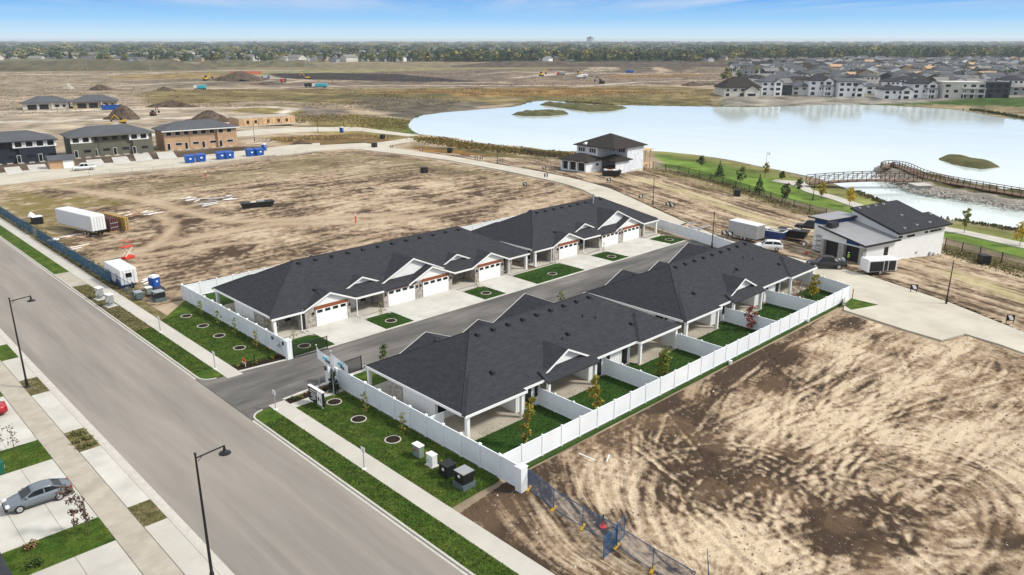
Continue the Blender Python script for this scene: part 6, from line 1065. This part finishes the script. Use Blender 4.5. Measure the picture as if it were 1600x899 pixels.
t = thing('corner_house', 'dark shingled roof corner at the lower left edge', 'house', (-6,46.5,0)); bx('wall', (0,1,0), (10.6,9,2.7), 'stucco_cream', t); hipM(-1,.2,11.8,9.8,2.75,.5).build('roof', 'shingle', t)
tag(MB().lathe([(.28,0),(.3,.25),(.02,.4)], n=9).build('orange_barrel', 'orange_red', None, (*G(1260,397),.1)), 'orange red heap of netting on the drive by the modern house', 'netting')
g_ = random.Random(3); q = G(1313,388); t = thing('scaffold', 'aluminium scaffold planks beside the left garage pier', 'scaffold', (q[0],q[1]+1.5,.0), R(-13))
for k in range(3): bx('platform', (-4,k*.1,.6+k*.8), (-.2,k*.1+.6,.68+k*.8), 'grey_metal', t)
for x in (-3.9,-.3): MB().tube((x,.3,0), (x,.3,2.8), .05, n=5).build('standard', 'grey_metal', t)
# worker in a high-visibility vest
def person(label, x, y, z, rz):
    J = [(0,0,.95),(0,0,1.15),(0,0,1.42),(0,0,1.52),(0,0,1.66),(.02,.18,1.42),(.05,.25,1.15),(.16,.22,.95),(.02,-.18,1.42),(.0,-.26,1.14),(.12,-.25,.92),(0,.1,.9),(.04,.12,.48),(0,.12,.06),(.14,.13,.03),(0,-.1,.9),(-.03,-.12,.48),(-.08,-.12,.06),(.06,-.13,.03),(.2,.22,.87),(.18,-.25,.84)]
    E_ = [(0,1),(1,2),(2,3),(3,4),(2,5),(5,6),(6,7),(2,8),(8,9),(9,10),(0,11),(11,12),(12,13),(13,14),(0,15),(15,16),(16,17),(17,18),(7,19),(10,20)]; Rr = [.15,.15,.13,.06,.10,.07,.05,.035,.07,.05,.035,.095,.065,.05,.045,.095,.065,.05,.045,.03,.03]
    me = bpy.data.meshes.new('b'); me.from_pydata(J, E_, []); o = bpy.data.objects.new('b', me); COL.objects.link(o); o.modifiers.new('s', 'SKIN'); 
    for i, v_ in enumerate(me.skin_vertices[0].data): v_.radius = (Rr[i], Rr[i]*(1.25 if i < 3 else 1)); v_.use_root = i == 0
    o.modifiers.new('u', 'SUBSURF').levels = 1; dg = bpy.context.evaluated_depsgraph_get(); m2 = bpy.data.meshes.new_from_object(o.evaluated_get(dg)); bpy.data.objects.remove(o)
    t = tag(link(m2, 'person', pm('workwear', (0.05,0.06,0.09), .9), None, (x,y,z), rz), label, 'person'); m2.polygons.foreach_set('use_smooth', [True]*len(m2.polygons))
    MB().lathe([(.15,.93),(.185,1.0),(.18,1.2),(.2,1.4),(.12,1.47)], n=12).build('vest', pm('hi_vis', (0.40,0.75,0.05), .8), t).scale = (.85,1.25,1); MB().lathe([(.13,1.66),(.125,1.72),(.09,1.79),(.02,1.82)], n=10).build('hard_hat', 'white_trim', t); MB().lathe([(.03,1.55),(.085,1.58),(.1,1.66),(.09,1.7)], n=10).build('face', pm('skin', (0.45,0.27,0.2), .6), t)
q = Gt(1324,411); person('person in a lime high-visibility vest standing before the open garages', q[0], q[1], q[2]+.02, R(-120))

# ------------------------------------------------------------------ bridge, boardwalk, berm, islands
def dome(name, poly, z0, h_, mat, step, colf, noise=.5, edge=4.0):
    px = [p[0] for p in poly]; py = [p[1] for p in poly]; X, Y = np.meshgrid(np.arange(min(px)-1, max(px)+1, step), np.arange(min(py)-1, max(py)+1, step), indexing='ij'); x = X.ravel(); y = Y.ravel(); nx, ny = X.shape
    d = sdist(poly, x, y)+1.5*(vn(x/3, y/3, 8)-.5); z = z0-.4+(h_+.4)*sst(-1.0, edge, d)*(1+noise*(fbm(x/3, y/3, 4, 3)-.5)); i, j = np.meshgrid(np.arange(nx-1), np.arange(ny-1), indexing='ij'); a = (i*ny+j).ravel(); Fq = np.stack([a,a+ny,a+ny+1,a+1], 1); keep = (d > -1.5)[Fq].any(1); me = mesh_np(name, np.stack([x,y,z],1), Fq[keep]); setcol(me, colf(x,y,d)); return struct(name, link(me, name, mat))
def reedc(x, y, d): n = fbm(x/2.5, y/2.5, 5, 4)[:,None]; return np.array((.05,.055,.025))*(1-n)+np.array((.15,.135,.06))*n
for pts in (((797,179.5),(820,176),(850,174.5),(885,176),(891,178.5),(860,181.5),(820,182)), ((842,164),(862,161.5),(890,165),(920,167),(950,166),(981,169),(955,174),(920,175),(895,172),(870,168)), ((1462,249),(1475,245.5),(1510,248),(1545,254),(1566,262),(1530,265),(1490,258))):
    P = [G(*p, LZ) for p in pts]; dome('island', P, LZ, 1.3, 'scrub', 1.2, reedc, .8, 3.0)
BERM = [G(*p, LZ) for p in ((1358,266),(1372,259),(1392,258),(1450,272),(1530,292),(1600,303),(1680,314),(1700,345),(1600,331),(1532,318),(1480,310),(1438,303),(1412,292),(1385,281))]
dome('berm', BERM, LZ, 1.5, 'scrub', 1.2, lambda x, y, d: np.where((d < 5)[:,None], np.array((.26,.235,.20))*(.6+.8*fbm(x/1.5,y/1.5,3,3))[:,None], reedc(x,y,d)), .7, 4.0)
rk = MB()  # riprap on the channel side of the berm
edge_ = smooth_line([G(*p, LZ+.5) for p in ((1385,279),(1412,289),(1438,300),(1480,307),(1532,315),(1600,328))], 10); g_ = random.Random(9)
for i in range(700):
    p = g_.choice(edge_); x = p[0]+g_.uniform(-2,4); y = p[1]+g_.uniform(-2,4); s_ = g_.uniform(.2,.55); z = LZ+.45+g_.uniform(0,.7); vs = [(x+g_.uniform(-s_,s_)*.3+sx*s_*.5, y+g_.uniform(-s_,s_)*.3+sy*s_*.5, z+sz*s_*.4) for sz in (-1,1) for sx, sy in ((-1,-1),(1,-1),(1,1),(-1,1))]; rk.hexa(vs[:4], vs[4:])
tag(rk.build('riprap', 'rock'), 'pale boulders along the water under the boardwalk', 'rocks', kind='stuff')
def railing_path(name, label, pts, zs, wd, step, rh, mat, deck, cross=False, cat='bridge'):
    P = seg_pts([(p[0],p[1],z) for p, z in zip(pts, zs)], step); t = thing(name, label, cat, P[0]); o = Vector(P[0]); Q = [Vector(p)-o for p in P]
    nm = []
    for i in range(len(Q)): d = (Q[min(i+1,len(Q)-1)]-Q[max(i-1,0)]); d.z = 0; d.normalize(); nm.append(Vector((-d.y,d.x,0)))
    for i in range(len(Q)-1):
        a, b = Q[i], Q[i+1]; na, nb = nm[i]*wd/2, nm[i+1]*wd/2; MB().hexa([a-na-Vector((0,0,.3)),b-nb-Vector((0,0,.3)),b+nb-Vector((0,0,.3)),a+na-Vector((0,0,.3))], [a-na,b-nb,b+nb,a+na]).build('deck_board', deck, t)
        for sg in (-1,1):
            p0, p1 = a+na*sg, b+nb*sg; MB().tube(p0+Vector((0,0,rh)), p1+Vector((0,0,rh)), .09, n=5).build('top_rail', mat, t); MB().tube(p0+Vector((0,0,rh*.5)), p1+Vector((0,0,rh*.5)), .05, n=4).build('mid_rail', mat, t)
            if cross: MB().tube(p0, p1+Vector((0,0,rh)), .06, n=4).build('brace', mat, t)
    for i, q_ in enumerate(Q):
        for sg in (-1,1): MB().tube(q_+nm[i]*sg*wd/2-Vector((0,0,.3)), q_+nm[i]*sg*wd/2+Vector((0,0,rh)), .09, n=5).build('rail_post', mat, t)
        if not cross and i % 3 == 0: MB().tube(q_-Vector((0,0,3)), q_, .14, n=6).build('pile', mat, t)
    return t
a, b = G(1262,286,-1.6), G(1437,283,-1.2); n = 13; arch = [(a[0]+(b[0]-a[0])*i/(n-1), a[1]+(b[1]-a[1])*i/(n-1)) for i in range(n)]
railing_path('footbridge', 'arched brown truss footbridge over the channel', arch, [-1.7+.5*i/(n-1)+.6*math.sin(math.pi*i/(n-1)) for i in range(n)], 2.6, 3.0, 2.0, 'rail_brown', 'deck_wood', True)
bw = smooth_line([G(*p, -1.0) for p in ((1383,262),(1392,259),(1412,262),(1440,274),(1475,283),(1530,293),(1600,305),(1700,322))], 6); railing_path('boardwalk', 'long brown boardwalk with railings running right over the berm', bw, [-1.0]*len(bw), 2.6, 2.2, 1.3, 'rail_brown', 'deck_wood')
t = thing('abutment', 'grey concrete block under the right end of the footbridge', 'abutment', (*G(1437,296,LZ+.5), LZ), R(-40)); bx('block', (-2,-2,-.5), (2,2,1.7), 'grey_stucco', t); bx('cap', (-2.2,-2.2,1.7), (2.2,2.2,1.85), 'concrete', t)
# ------------------------------------------------------------------ earth heaps and machines on the far sites
def mound(label, px, py, wpx, hpx, mat='brown_soil', asp=.6, seed=0, name='earth_heap'):
    q = G(px, py); D_ = math.hypot(*q); W = wpx/F_PX*D_; H_ = hpx/F_PX*D_*1.05; n = 44; u = np.linspace(-1,1,n); X, Y = np.meshgrid(u, u, indexing='ij'); r = np.hypot(X, Y)*(1+.5*(fbm(X*2+seed, Y*2, seed, 3)-.5))
    z = H_*np.clip(1-r,0,1)**.8*(1+.5*(fbm(X*4+seed,Y*4+9,seed+3,4)-.5))-.3; i, j = np.meshgrid(np.arange(n-1), np.arange(n-1), indexing='ij'); a = (i*n+j).ravel(); me = mesh_np('heap', np.stack([X.ravel()*W/2, Y.ravel()*W/2*asp, z.ravel()],1), np.stack([a,a+n,a+n+1,a+1],1)); me.polygons.foreach_set('use_smooth', [True]*len(me.polygons))
    return tag(link(me, name, mat, None, (q[0],q[1],0), YAW-math.pi/2), label, 'earth heap', 'earth heaps on the building sites')
mound('large dark earth heap below the orange netting', 375, 126, 78, 13, seed=1); mound('long low dark spoil bank right of the large heap', 420, 132, 60, 4, seed=2); mound('dark earth heap behind the bare board townhouses', 327, 190, 66, 16, seed=3); mound('brown earth heap right of the far bungalows', 192, 186, 48, 20, seed=4); mound('low dark spoil bank on the left site road', 272, 167, 76, 9, asp=.3, seed=5); mound('pale sand heap beyond the bungalows', 106, 139, 18, 8, 'concrete_tan', seed=6); mound('dark earth heap beyond the right bungalow', 158, 141, 36, 8, seed=7); mound('small dark heap on the far road', 258, 141, 26, 5, seed=8); mound('dark heap left of the far shore houses', 1082, 134, 34, 7, seed=9); mound('low brown heap by the far shore houses', 1108, 133, 40, 4, seed=10); mound('dark heap beside the concrete road on the sandy site', 640, 295, 46, 6, asp=.4, seed=11); mound('dark clods left of the low heap on the sandy site', 578, 296, 30, 5, asp=.4, seed=12); mound('dark soil beside the bare board row', 470, 225, 34, 6, seed=13); mound('soil ridge at the wrapped house garage', 882, 272, 26, 3, seed=14, asp=.4)
def bank(name, a, b, h_, wd, seed, col):   # long embankment
    n, m_ = 260, 12; t = np.linspace(0,1,n); v_ = np.linspace(-1,1,m_); T_, V_ = np.meshgrid(t, v_, indexing='ij'); d = np.array(b)-np.array(a); l = np.hypot(*d); nn = np.array((-d[1],d[0]))/l; x = a[0]+d[0]*T_+nn[0]*V_*wd; y = a[1]+d[1]*T_+nn[1]*V_*wd
    z = h_*(1-np.abs(V_)**1.6)*(.65+.6*fbm(T_*9, V_*.3, seed, 3))*np.minimum(1, np.minimum(T_,1-T_)*8)-.5; i, j = np.meshgrid(np.arange(n-1), np.arange(m_-1), indexing='ij'); k = (i*m_+j).ravel(); me = mesh_np(name, np.stack([x.ravel(),y.ravel(),z.ravel()],1), np.stack([k,k+m_,k+m_+1,k+1],1)); me.polygons.foreach_set('use_smooth',[True]*len(me.polygons)); c = np.array(col)[None]*(.35+1.3*fbm(x.ravel()/7,y.ravel()/7,seed,4))[:,None]; setcol(me, c); return struct(name, link(me, name, 'vcol'))
bank('embankment', G(-300,111), G(345,107), 12, 60, 1, (.105,.095,.06)); bank('embankment', G(300,104), G(500,103), 9, 50, 2, (.12,.11,.065)); bank('embankment', G(700,104), G(1160,103), 7, 40, 3, (.09,.072,.055)); bank('embankment', G(1080,102), G(1430,99), 7, 40, 4, (.085,.07,.05)); bank('embankment', G(-300,102), G(200,100), 8, 60, 5, (.14,.135,.08))
t = thing('netting_fence', 'long strip of orange safety netting above the large earth heap', 'netting', (*G(360,117),0), R(-30))
pm('net_orange', (0.62,0.17,0.09), .8, .15, 1)
for i in range(5): bx('net_panel', (i*6.2,0,.2), (i*6.2+6.1,.1,3.2), 'net_orange', t); MB().tube((i*6.2,0,0), (i*6.2,0,4.6), .12, n=5).build('post', 'grey_metal', t)
def excavator(label, px, py, mat, rz, sc=1.0):
    q = Gt(px, py); t = thing('excavator', label, 'excavator', q, rz, 'machines on the far sites'); t.scale = (sc,)*3
    for y in (-1.1,1.1): MB().box((-2,y-.35,0), (2,y+.35,.9)).build('track', 'rubber', t, bevel=.2)
    bx('house', (-2.2,-1.3,1.0), (1.3,1.3,2.2), mat, t); bx('cab', (.0,.2,2.2), (1.4,1.3,3.4), 'glass', t); MB().tube((1.2,-.3,1.8), (4.2,-.3,5.4), .3, .25, 6).build('boom', mat, t); MB().tube((4.2,-.3,5.4), (6.2,-.3,2.6), .25, .18, 6).build('stick', mat, t); MB().hexa([(5.7,-.8,1.2),(6.7,-.8,1.4),(6.7,.2,1.4),(5.7,.2,1.2)], [(5.6,-.8,2.5),(6.5,-.8,2.6),(6.5,.2,2.6),(5.6,.2,2.5)]).build('bucket', 'black_metal', t)
def dumper(label, px, py, cabm, boxm, rz, L_=8.5):
    q = Gt(px, py); t = thing('site_truck', label, 'truck', q, rz, 'machines on the far sites'); bx('chassis', (0,-1,.7), (L_,1,1.1), 'black_metal', t); MB().box((0,-1.2,1.1), (2.2,1.2,3.2)).build('cab', cabm, t, bevel=.1); bx('windscreen', (-.03,-1,2.1), (.05,1,2.9), 'glass', t); MB().box((2.6,-1.25,1.2), (L_,1.25,3.4)).build('load_body', boxm, t, bevel=.15)
    for x in (1.2,L_-2.4,L_-1.1): wheel(t, x, -1.05, .55); wheel(t, x, 1.05, .55)
excavator('yellow excavator at work on the dark soil strip', 480, 124, 'yellow', R(150), 1.1); excavator('dark excavator left of the far shore houses', 940, 131, 'black_metal', R(100), 1.1); excavator('orange excavator on the far pale track', 846, 119, 'yellow', R(10), 1.2); excavator('small digger right of the bungalows', 240, 181, 'maroon', R(40), .75); excavator('yellow digger behind the townhouse roofs', 192, 193, 'yellow', R(160), .7); excavator('excavator on the ridge left of the large heap', 322, 126, 'yellow', R(20), 1.2); excavator('dark digger on the far right track', 905, 117, 'yellow', R(60), 1.1)
dumper('white truck with cyan tank on the far pale road', 488, 138, 'white_paint', 'cyan_paint', R(-40), 11); dumper('blue cab truck right of the large heap', 420, 124, 'blue_plastic', 'grey_metal', R(200)); dumper('white truck on the far pale track', 905, 122, 'white_paint', 'white_paint', R(-20)); dumper('blue truck by the far brown field', 978, 115, 'blue_plastic', 'blue_plastic', R(-30)); dumper('white van like truck on the left road', 303, 141, 'white_paint', 'cyan_paint', R(-30)); dumper('brown dump truck on the far pale track', 870, 118, 'orange_red', 'grey_metal', R(-35)); dumper('grey dump truck below the brown one', 915, 123, 'grey_metal', 'white_paint', R(150)); dumper('black truck beside the cyan tank truck', 476, 137, 'black_metal', 'vent', R(-40), 6); dumper('small red truck on the brown field', 440, 130, 'orange_red', 'brown_soil', R(30), 6)
q = G(158,172); skip('long blue skip before the right bungalow', (q[0],q[1],0), R(-18), 9, 3, 2.4, 'blue_plastic', 'vent')
for px, py, h_, nm in ((24,172,14,'left of the bungalows'),(237,122,16,'on the far left field'),(138,118,14,'near the embankment'),(478,112,14,'on the far plain'),(1290,119,12,'by the estate')): q = G(px, py); tag(MB().tube((0,0,0), (0,0,h_), .18, .12, 6).build('utility_pole', 'grey_metal', None, (q[0],q[1],0)), 'tall thin utility pole '+nm, 'pole', 'distant utility poles')
# ------------------------------------------------------------------ lakeside scrub, reeds
def tufts(name, label, pts, spread, n, h_, cols, seed, ls=.5):
    g = np.random.default_rng(seed); L2 = np.array(resample(pts, 200)); i = g.integers(0, 200, n); x = L2[i,0]+g.normal(0, spread, n); y = L2[i,1]+g.normal(0, spread, n); z = hgt(x, y); ok = z > LZ+.05; x, y, z = x[ok], y[ok], z[ok]; n = len(x)
    a = g.uniform(0, 6.28, n); w_ = ls*(.5+g.random(n)); hh = h_*(.4+.9*g.random(n)); V = np.stack([np.stack([x-np.cos(a)*w_, y-np.sin(a)*w_, z-.1],1), np.stack([x+np.cos(a)*w_, y+np.sin(a)*w_, z-.1],1), np.stack([x+np.cos(a)*w_*.7+g.normal(0,.2,n), y+np.sin(a)*w_*.7, z+hh],1), np.stack([x-np.cos(a)*w_*.7+g.normal(0,.2,n), y-np.sin(a)*w_*.7, z+hh*.8],1)],1).reshape(-1,3)
    me = mesh_np(name, V, np.arange(4*n).reshape(-1,4)); c = np.array(cols)[g.integers(0,len(cols),n)]*(.6+.8*g.random(n))[:,None]; setcol(me, np.repeat(c,4,0)); return tag(link(me, name, 'scrub'), label, 'scrub', kind='stuff')
tufts('lakeside_scrub', 'olive and rust scrub along the near shore left of the wrapped house', PGt((665,217),(740,230),(820,237),(880,243),(930,247)), 3.2, 5500, .5, [(.14,.13,.05),(.20,.165,.055),(.32,.18,.06),(.11,.11,.04)], 1, .3)
tufts('dry_weeds', 'rusty dry weeds beside the branch road', PGt((430,220),(500,214),(560,213),(600,215)), 2.4, 2500, .35, [(.34,.20,.08),(.24,.19,.09),(.36,.27,.13)], 2, .25)
tufts('shore_reeds', 'dark reeds along the far left shore', PGt((655,183),(700,177),(760,173),(812,167)), 1.3, 1200, .6, [(.09,.085,.04),(.14,.125,.05)], 3, .35)
tufts('shore_reeds', 'dark reeds along the far shore under the brown meadow', PGt((830,159),(905,160),(1000,163),(1120,165)), 1.3, 1500, .6, [(.10,.09,.045),(.15,.13,.05)], 4, .35)
tufts('shore_reeds', 'dark reeds at the right end of the far shore', PGt((1520,172),(1560,178),(1600,185),(1640,190)), 1.8, 700, .8, [(.07,.07,.03)], 5, .4)
tufts('fence_weeds', 'weeds and rough grass along the black park fence', PGt((1030,266),(1110,284),(1180,306),(1290,341)), 1.6, 3500, .2, [(.14,.14,.05),(.20,.17,.08),(.26,.22,.12)], 6, .15)
tufts('fence_weeds', 'rough grass along the fence right of the modern house', PGt((1480,392),(1540,410),(1600,428),(1680,448)), 1.8, 2500, .22, [(.13,.14,.04),(.19,.17,.07),(.26,.22,.12)], 7, .15)
tufts('shore_reeds', 'reeds on the near bank of the channel', PGt((1330,297),(1400,325),(1500,345),(1600,362),(1680,375)), .9, 1000, .5, [(.11,.11,.045),(.17,.15,.07)], 8, .2)
tufts('site_weeds', 'dry weeds along the blue fence and site trailer', [(34.2,112),(34.1,140),(34.6,175)], .6, 2600, .22, [(.20,.17,.07),(.26,.21,.11),(.15,.14,.05)], 10, .12)
tufts('meadow_tufts', 'brown and olive meadow growth left of the lake', PGt((440,190),(520,182),(600,188),(640,200),(560,196)), 7, 4000, .3, [(.20,.165,.065),(.28,.2,.08),(.15,.14,.05)], 11, .3)
def field(name, label, poly, n, h_, cols, seed, ls):
    g = np.random.default_rng(seed); P = np.array(poly); x = g.uniform(P[:,0].min(), P[:,0].max(), n*3); y = g.uniform(P[:,1].min(), P[:,1].max(), n*3); ok = (sdist(poly, x, y) > 0) & (sdist(LAKE, x, y) < -4) & (fbm(x/30, y/30, seed, 3) > .45); x, y = x[ok][:n], y[ok][:n]; n = len(x); z = hgt(x, y); a = g.uniform(0,6.28,n); w_ = ls*(.4+g.random(n)*1.2); hh = h_*(.3+g.random(n))
    V = np.stack([np.stack([x-np.cos(a)*w_,y-np.sin(a)*w_,z-.1],1), np.stack([x+np.cos(a)*w_,y+np.sin(a)*w_,z-.1],1), np.stack([x+g.normal(0,.3,n),y+g.normal(0,.3,n),z+hh],1)],1).reshape(-1,3); me = mesh_np(name, V, np.arange(3*n).reshape(-1,3)); c = np.array(cols)[g.integers(0,len(cols),n)]*(.5+g.random(n))[:,None]; setcol(me, np.repeat(c,3,0)); return tag(link(me, name, 'scrub'), label, 'weeds', kind='stuff')
BR = [(.18,.14,.07),(.24,.18,.09),(.14,.12,.055),(.28,.19,.09),(.13,.10,.06)]
field('field_weeds', 'brown weeds over the wide meadow beyond the lake', PG((250,168),(240,141),(800,136),(1130,140),(1130,160),(860,154),(640,168)), 26000, .22, BR, 31, .4)
field('field_weeds', 'rough clods and weeds on the far left sites', PG((-100,185),(-100,114),(330,112),(430,122),(240,142),(250,170)), 16000, .2, [(.22,.185,.135),(.30,.25,.18),(.17,.14,.10),(.24,.2,.12)], 32, .45)
field('field_weeds', 'clods on the far brown building land', PG((430,132),(560,113),(780,108),(1150,103),(1300,112),(1240,130),(900,136)), 18000, .25, [(.17,.135,.105),(.22,.175,.135),(.13,.10,.08)], 33, .55)
def blades(name, label, rects, n, cols, seed, z=.115, h_=.07, ls=.06):
    g = np.random.default_rng(seed); A = np.array([(b[2]-b[0])*(b[3]-b[1]) for b in rects]); i = g.choice(len(rects), n, p=A/A.sum()); Rc = np.array(rects)[i]; x = Rc[:,0]+(Rc[:,2]-Rc[:,0])*g.random(n); y = Rc[:,1]+(Rc[:,3]-Rc[:,1])*g.random(n); x += g.normal(0,.03,n); y += g.normal(0,.03,n); a = g.uniform(0,6.28,n); w_ = ls*(.5+g.random(n)); hh = h_*(.4+.9*g.random(n)); zz = np.full(n, z)
    V = np.stack([np.stack([x-np.cos(a)*w_,y-np.sin(a)*w_,zz],1), np.stack([x+np.cos(a)*w_,y+np.sin(a)*w_,zz],1), np.stack([x+g.normal(0,.05,n),y+g.normal(0,.05,n),zz+hh],1)],1).reshape(-1,3); me = mesh_np(name, V, np.arange(3*n).reshape(-1,3)); pat = fbm(x/1.3, y/1.3, seed, 3); c = np.array(cols)[g.integers(0,len(cols),n)]*((.5+.9*pat)*(.7+.6*g.random(n)))[:,None]; setcol(me, np.repeat(c,3,0)); return tag(link(me, name, 'leaf'), label, 'grass', kind='stuff')
blades('lawn_grass', 'mown grass of the lawns and grass strips along the street', [(28.7,24,30.8,63.3),(28.7,79.1,30.8,97),(32.62,40.8,38,64.1),(32.62,78.7,38,99),(2,54.2,12.6,57.9),(2,70,12.6,74.4)], 60000, [(.05,.10,.014),(.075,.12,.02),(.035,.075,.012),(.10,.12,.03)], 1)
blades('yard_grass', 'dark turf of the rear yards and alley islands', [(38.5,41.3,106,47.9)]+[(a,76,b,80.2) for a, b in isl], 30000, [(.03,.07,.012),(.04,.08,.014),(.022,.055,.01)], 2)
blades('verge_grass', 'patchy dry grass in the kerbside beds and verge', [(28.7,97,30.8,122),(14.65,54.4,16.3,57.7),(14.65,85.3,16.3,89.9)], 9000, [(.14,.13,.05),(.20,.16,.09),(.08,.10,.03)], 3)
# pebbles and clods on the churned lot
g = np.random.default_rng(44); n = 5200; x = g.uniform(33, 100, n); y = g.uniform(8, 40, n); ok = sdist(LOT_A, x, y) > .5; x, y = x[ok], y[ok]; z = lot_a_h(x, y); s_ = .03+.10*g.random(len(x))**4; base = np.array([(1,0,0),(0,1,0),(-1,0,0),(0,-1,0),(0,0,1)])
V = (np.stack([x,y,z],1)[:,None]+base[None]*s_[:,None,None]*(.6+.8*g.random((len(x),5,1)))).reshape(-1,3); Fq = (np.arange(len(x))[:,None,None]*5+np.array([(0,1,4),(1,2,4),(2,3,4),(3,0,4)])[None]).reshape(-1,3); me = mesh_np('clods', V, Fq); c = np.where((g.random(len(x)) < .12)[:,None], np.array((.5,.46,.4))[None], np.array((.2,.15,.11))[None])*(.6+.6*g.random(len(x)))[:,None]; setcol(me, np.repeat(c,5,0)); tag(link(me, 'clods', 'vcol'), 'scattered clods and pale stones on the churned lot', 'clods', kind='stuff')
# ------------------------------------------------------------------ distant town: houses and wood
FARL = 'small distant house among the trees on the horizon side'
g = random.Random(21)
far = []
for i, (w_, d_, h_, wl, ro) in enumerate(((14,11,5,'white_siding','roof_mid'),(15,12,5,'grey_wall','roof_grey'),(22,14,6,'stucco_cream','roof_mid'),(14,12,5,'tan_wall','roof_grey'))):
    t = thing('distant_house', ('white','grey','cream long','tan')[i]+' walled '+FARL, 'house', (*G(300+60*i,93),0), g.random()*3, 'distant houses among trees'); bx('wall', (-w_/2,-d_/2,-.5), (w_/2,d_/2,h_), wl, t); gabM(-w_/2-.5,-d_/2-.5,w_/2+.5,d_/2+.5,h_,.5,.3).build('roof', ro, t)
    for sx in (-1,1): MB().ext([(sx*w_/2,-d_/2,h_-.2),(sx*w_/2,d_/2,h_-.2),(sx*w_/2,0,h_+.5*d_/2)], (-sx*.2,0,0)).build('gable_wall', wl, t)
    all_kids(t); far.append(t)
for i in range(285):
    px = g.uniform(-60, 640) if g.random() < .8 else g.uniform(600, 1130); py = 97.6-g.random()**1.3*17 if px < 600 else 97-g.random()*11; q = G(px, py); copy_tree(g.choice(far), (q[0],q[1],0), g.choice((R(46),R(-44),R(10),R(100)))+g.uniform(-.2,.2), scale=g.uniform(.85,1.2))
TCOL = [(.062,.092,.036),(.085,.115,.042),(.045,.07,.034),(.115,.13,.045),(.21,.18,.05),(.15,.15,.055)]
def far_tree_mesh(seed, conif, cols, n=46):
    g = np.random.default_rng(seed); k = 9; V = []; C = []
    if conif: zc = g.random(n)**.8; r = (1-zc)*.26+.02; a = g.uniform(0,6.28,n); P = np.stack([r*np.cos(a), r*np.sin(a), .08+zc*.92],1)
    else: d = g.normal(size=(n,3)); d /= np.linalg.norm(d,axis=1)[:,None]; P = d*(.33+.08*g.random((n,1)))*np.array((1.15,1.15,1.0)); P[:,2] += .6
    a = g.normal(size=(n,3)); a /= np.linalg.norm(a,axis=1)[:,None]; b = np.cross(a, g.normal(size=(n,3))); b /= np.linalg.norm(b,axis=1)[:,None]; s_ = (.13 if conif else .17)*(.7+.6*g.random((n,1)))
    V = np.stack([P-a*s_,P-b*s_*.8,P+a*s_,P+b*s_*.8],1); c = np.array(cols)[g.integers(0,len(cols),n)]*(.65+.7*g.random((n,1))); return V, np.repeat(c[:,None],4,1)
FT = [far_tree_mesh(i, i % 4 == 3, [TCOL[i % 6]] if i % 4 != 3 else [(.03,.052,.03)]) for i in range(12)]
kinds = ['rounded green tree','rounded mid green tree','rounded dark tree','pointed spruce']
meshes = []
for i in range(12):
    V, C = FT[i]; me = mesh_np('crown', V.reshape(-1,3), np.arange(V.shape[0]*4).reshape(-1,4)); setcol(me, C.reshape(-1,3)); me.materials.append(M['leaf']); meshes.append(me)
trk = MB().tube((0,0,-.02), (0,0,.5), .022, .012, 5).mesh('trunk'); trk.materials.append(M['bark'])
for i in range(170):
    px = g.uniform(-40, 1180); k = g.randrange(12); q = G(px, 97.5-g.random()*3-(2 if px > 1000 else 0)); h_ = g.uniform(8, 15); t = thing('distant_tree', kinds[k % 4]+' at the near edge of the distant wood', 'tree', (q[0],q[1],0), g.random()*6, 'trees at the edge of the distant wood'); t.scale = (h_*g.uniform(.9,1.3),h_*g.uniform(.9,1.3),h_); link(trk, 'trunk', None, t); link(meshes[k], 'crown', None, t)
gg = np.random.default_rng(77); Vs = []; Cs = []
def wood(n, pxr, pyr, hr, wr=(1.0,1.5), dens=None):
    for _ in range(n):
        px = gg.uniform(*pxr); py = pyr[0]+(pyr[1]-pyr[0])*gg.random()**1.0; q = G(px, py); h_ = gg.uniform(*hr); k = gg.integers(0,12); w_ = h_*gg.uniform(*wr); V, C = FT[k]; V = V*np.array((w_,w_,h_))+np.array((q[0],q[1],0)); Vs.append(V.reshape(-1,3)); Cs.append(C.reshape(-1,3)*gg.uniform(.75,1.25))
wood(420, (-80,620), (96.5,86), (7,13)); wood(480, (600,1120), (96.5,86), (8,15)); wood(900, (-80,1700), (87,76), (9,16), (1.3,2.0)); wood(1100, (1100,1700), (93,80), (11,19), (1.1,1.6)); wood(900, (-120,1740), (77,69.5), (11,17), (2.5,4.0)); wood(500, (-150,1750), (70,66), (14,22), (6,10)); wood(160, (1130,1640), (132,97), (5,8)); wood(350, (700,1130), (97,88), (11,17))
V = np.concatenate(Vs); me = mesh_np('distant_wood', V, np.arange(len(V)).reshape(-1,4)); setcol(me, np.concatenate(Cs)); tag(link(me, 'distant_wood', 'leaf'), 'broad hazy belt of town trees up to the horizon', 'wood', kind='stuff')
q = G(922,68.5); t = thing('distant_tower', 'faint tower block breaking the horizon', 'building', (q[0],q[1],0), R(20)); bx('wall', (-35,-25,0), (35,25,62), 'grey_wall', t); bx('roof_plant', (-15,-10,62), (15,10,70), 'grey_wall', t)
# ------------------------------------------------------------------ haze
hz = MB().box((-14000,-14000,-7), (14000,14000,44)).mesh('haze'); m = bpy.data.materials.new('haze'); m.use_nodes = True; nh = m.node_tree; nh.nodes.remove(nh.nodes['Principled BSDF']); pv_ = nh.nodes.new('ShaderNodeVolumePrincipled'); pv_.inputs['Density'].default_value = 0.000085; pv_.inputs['Color'].default_value = (0.84,0.93,1.0,1); pv_.inputs['Anisotropy'].default_value = 0.1; nh.links.new(pv_.outputs[0], nh.nodes['Material Output'].inputs['Volume']); M['haze'] = m
tag(link(hz, 'haze', 'haze'), 'pale blue haze over the whole plain', 'haze', kind='stuff')
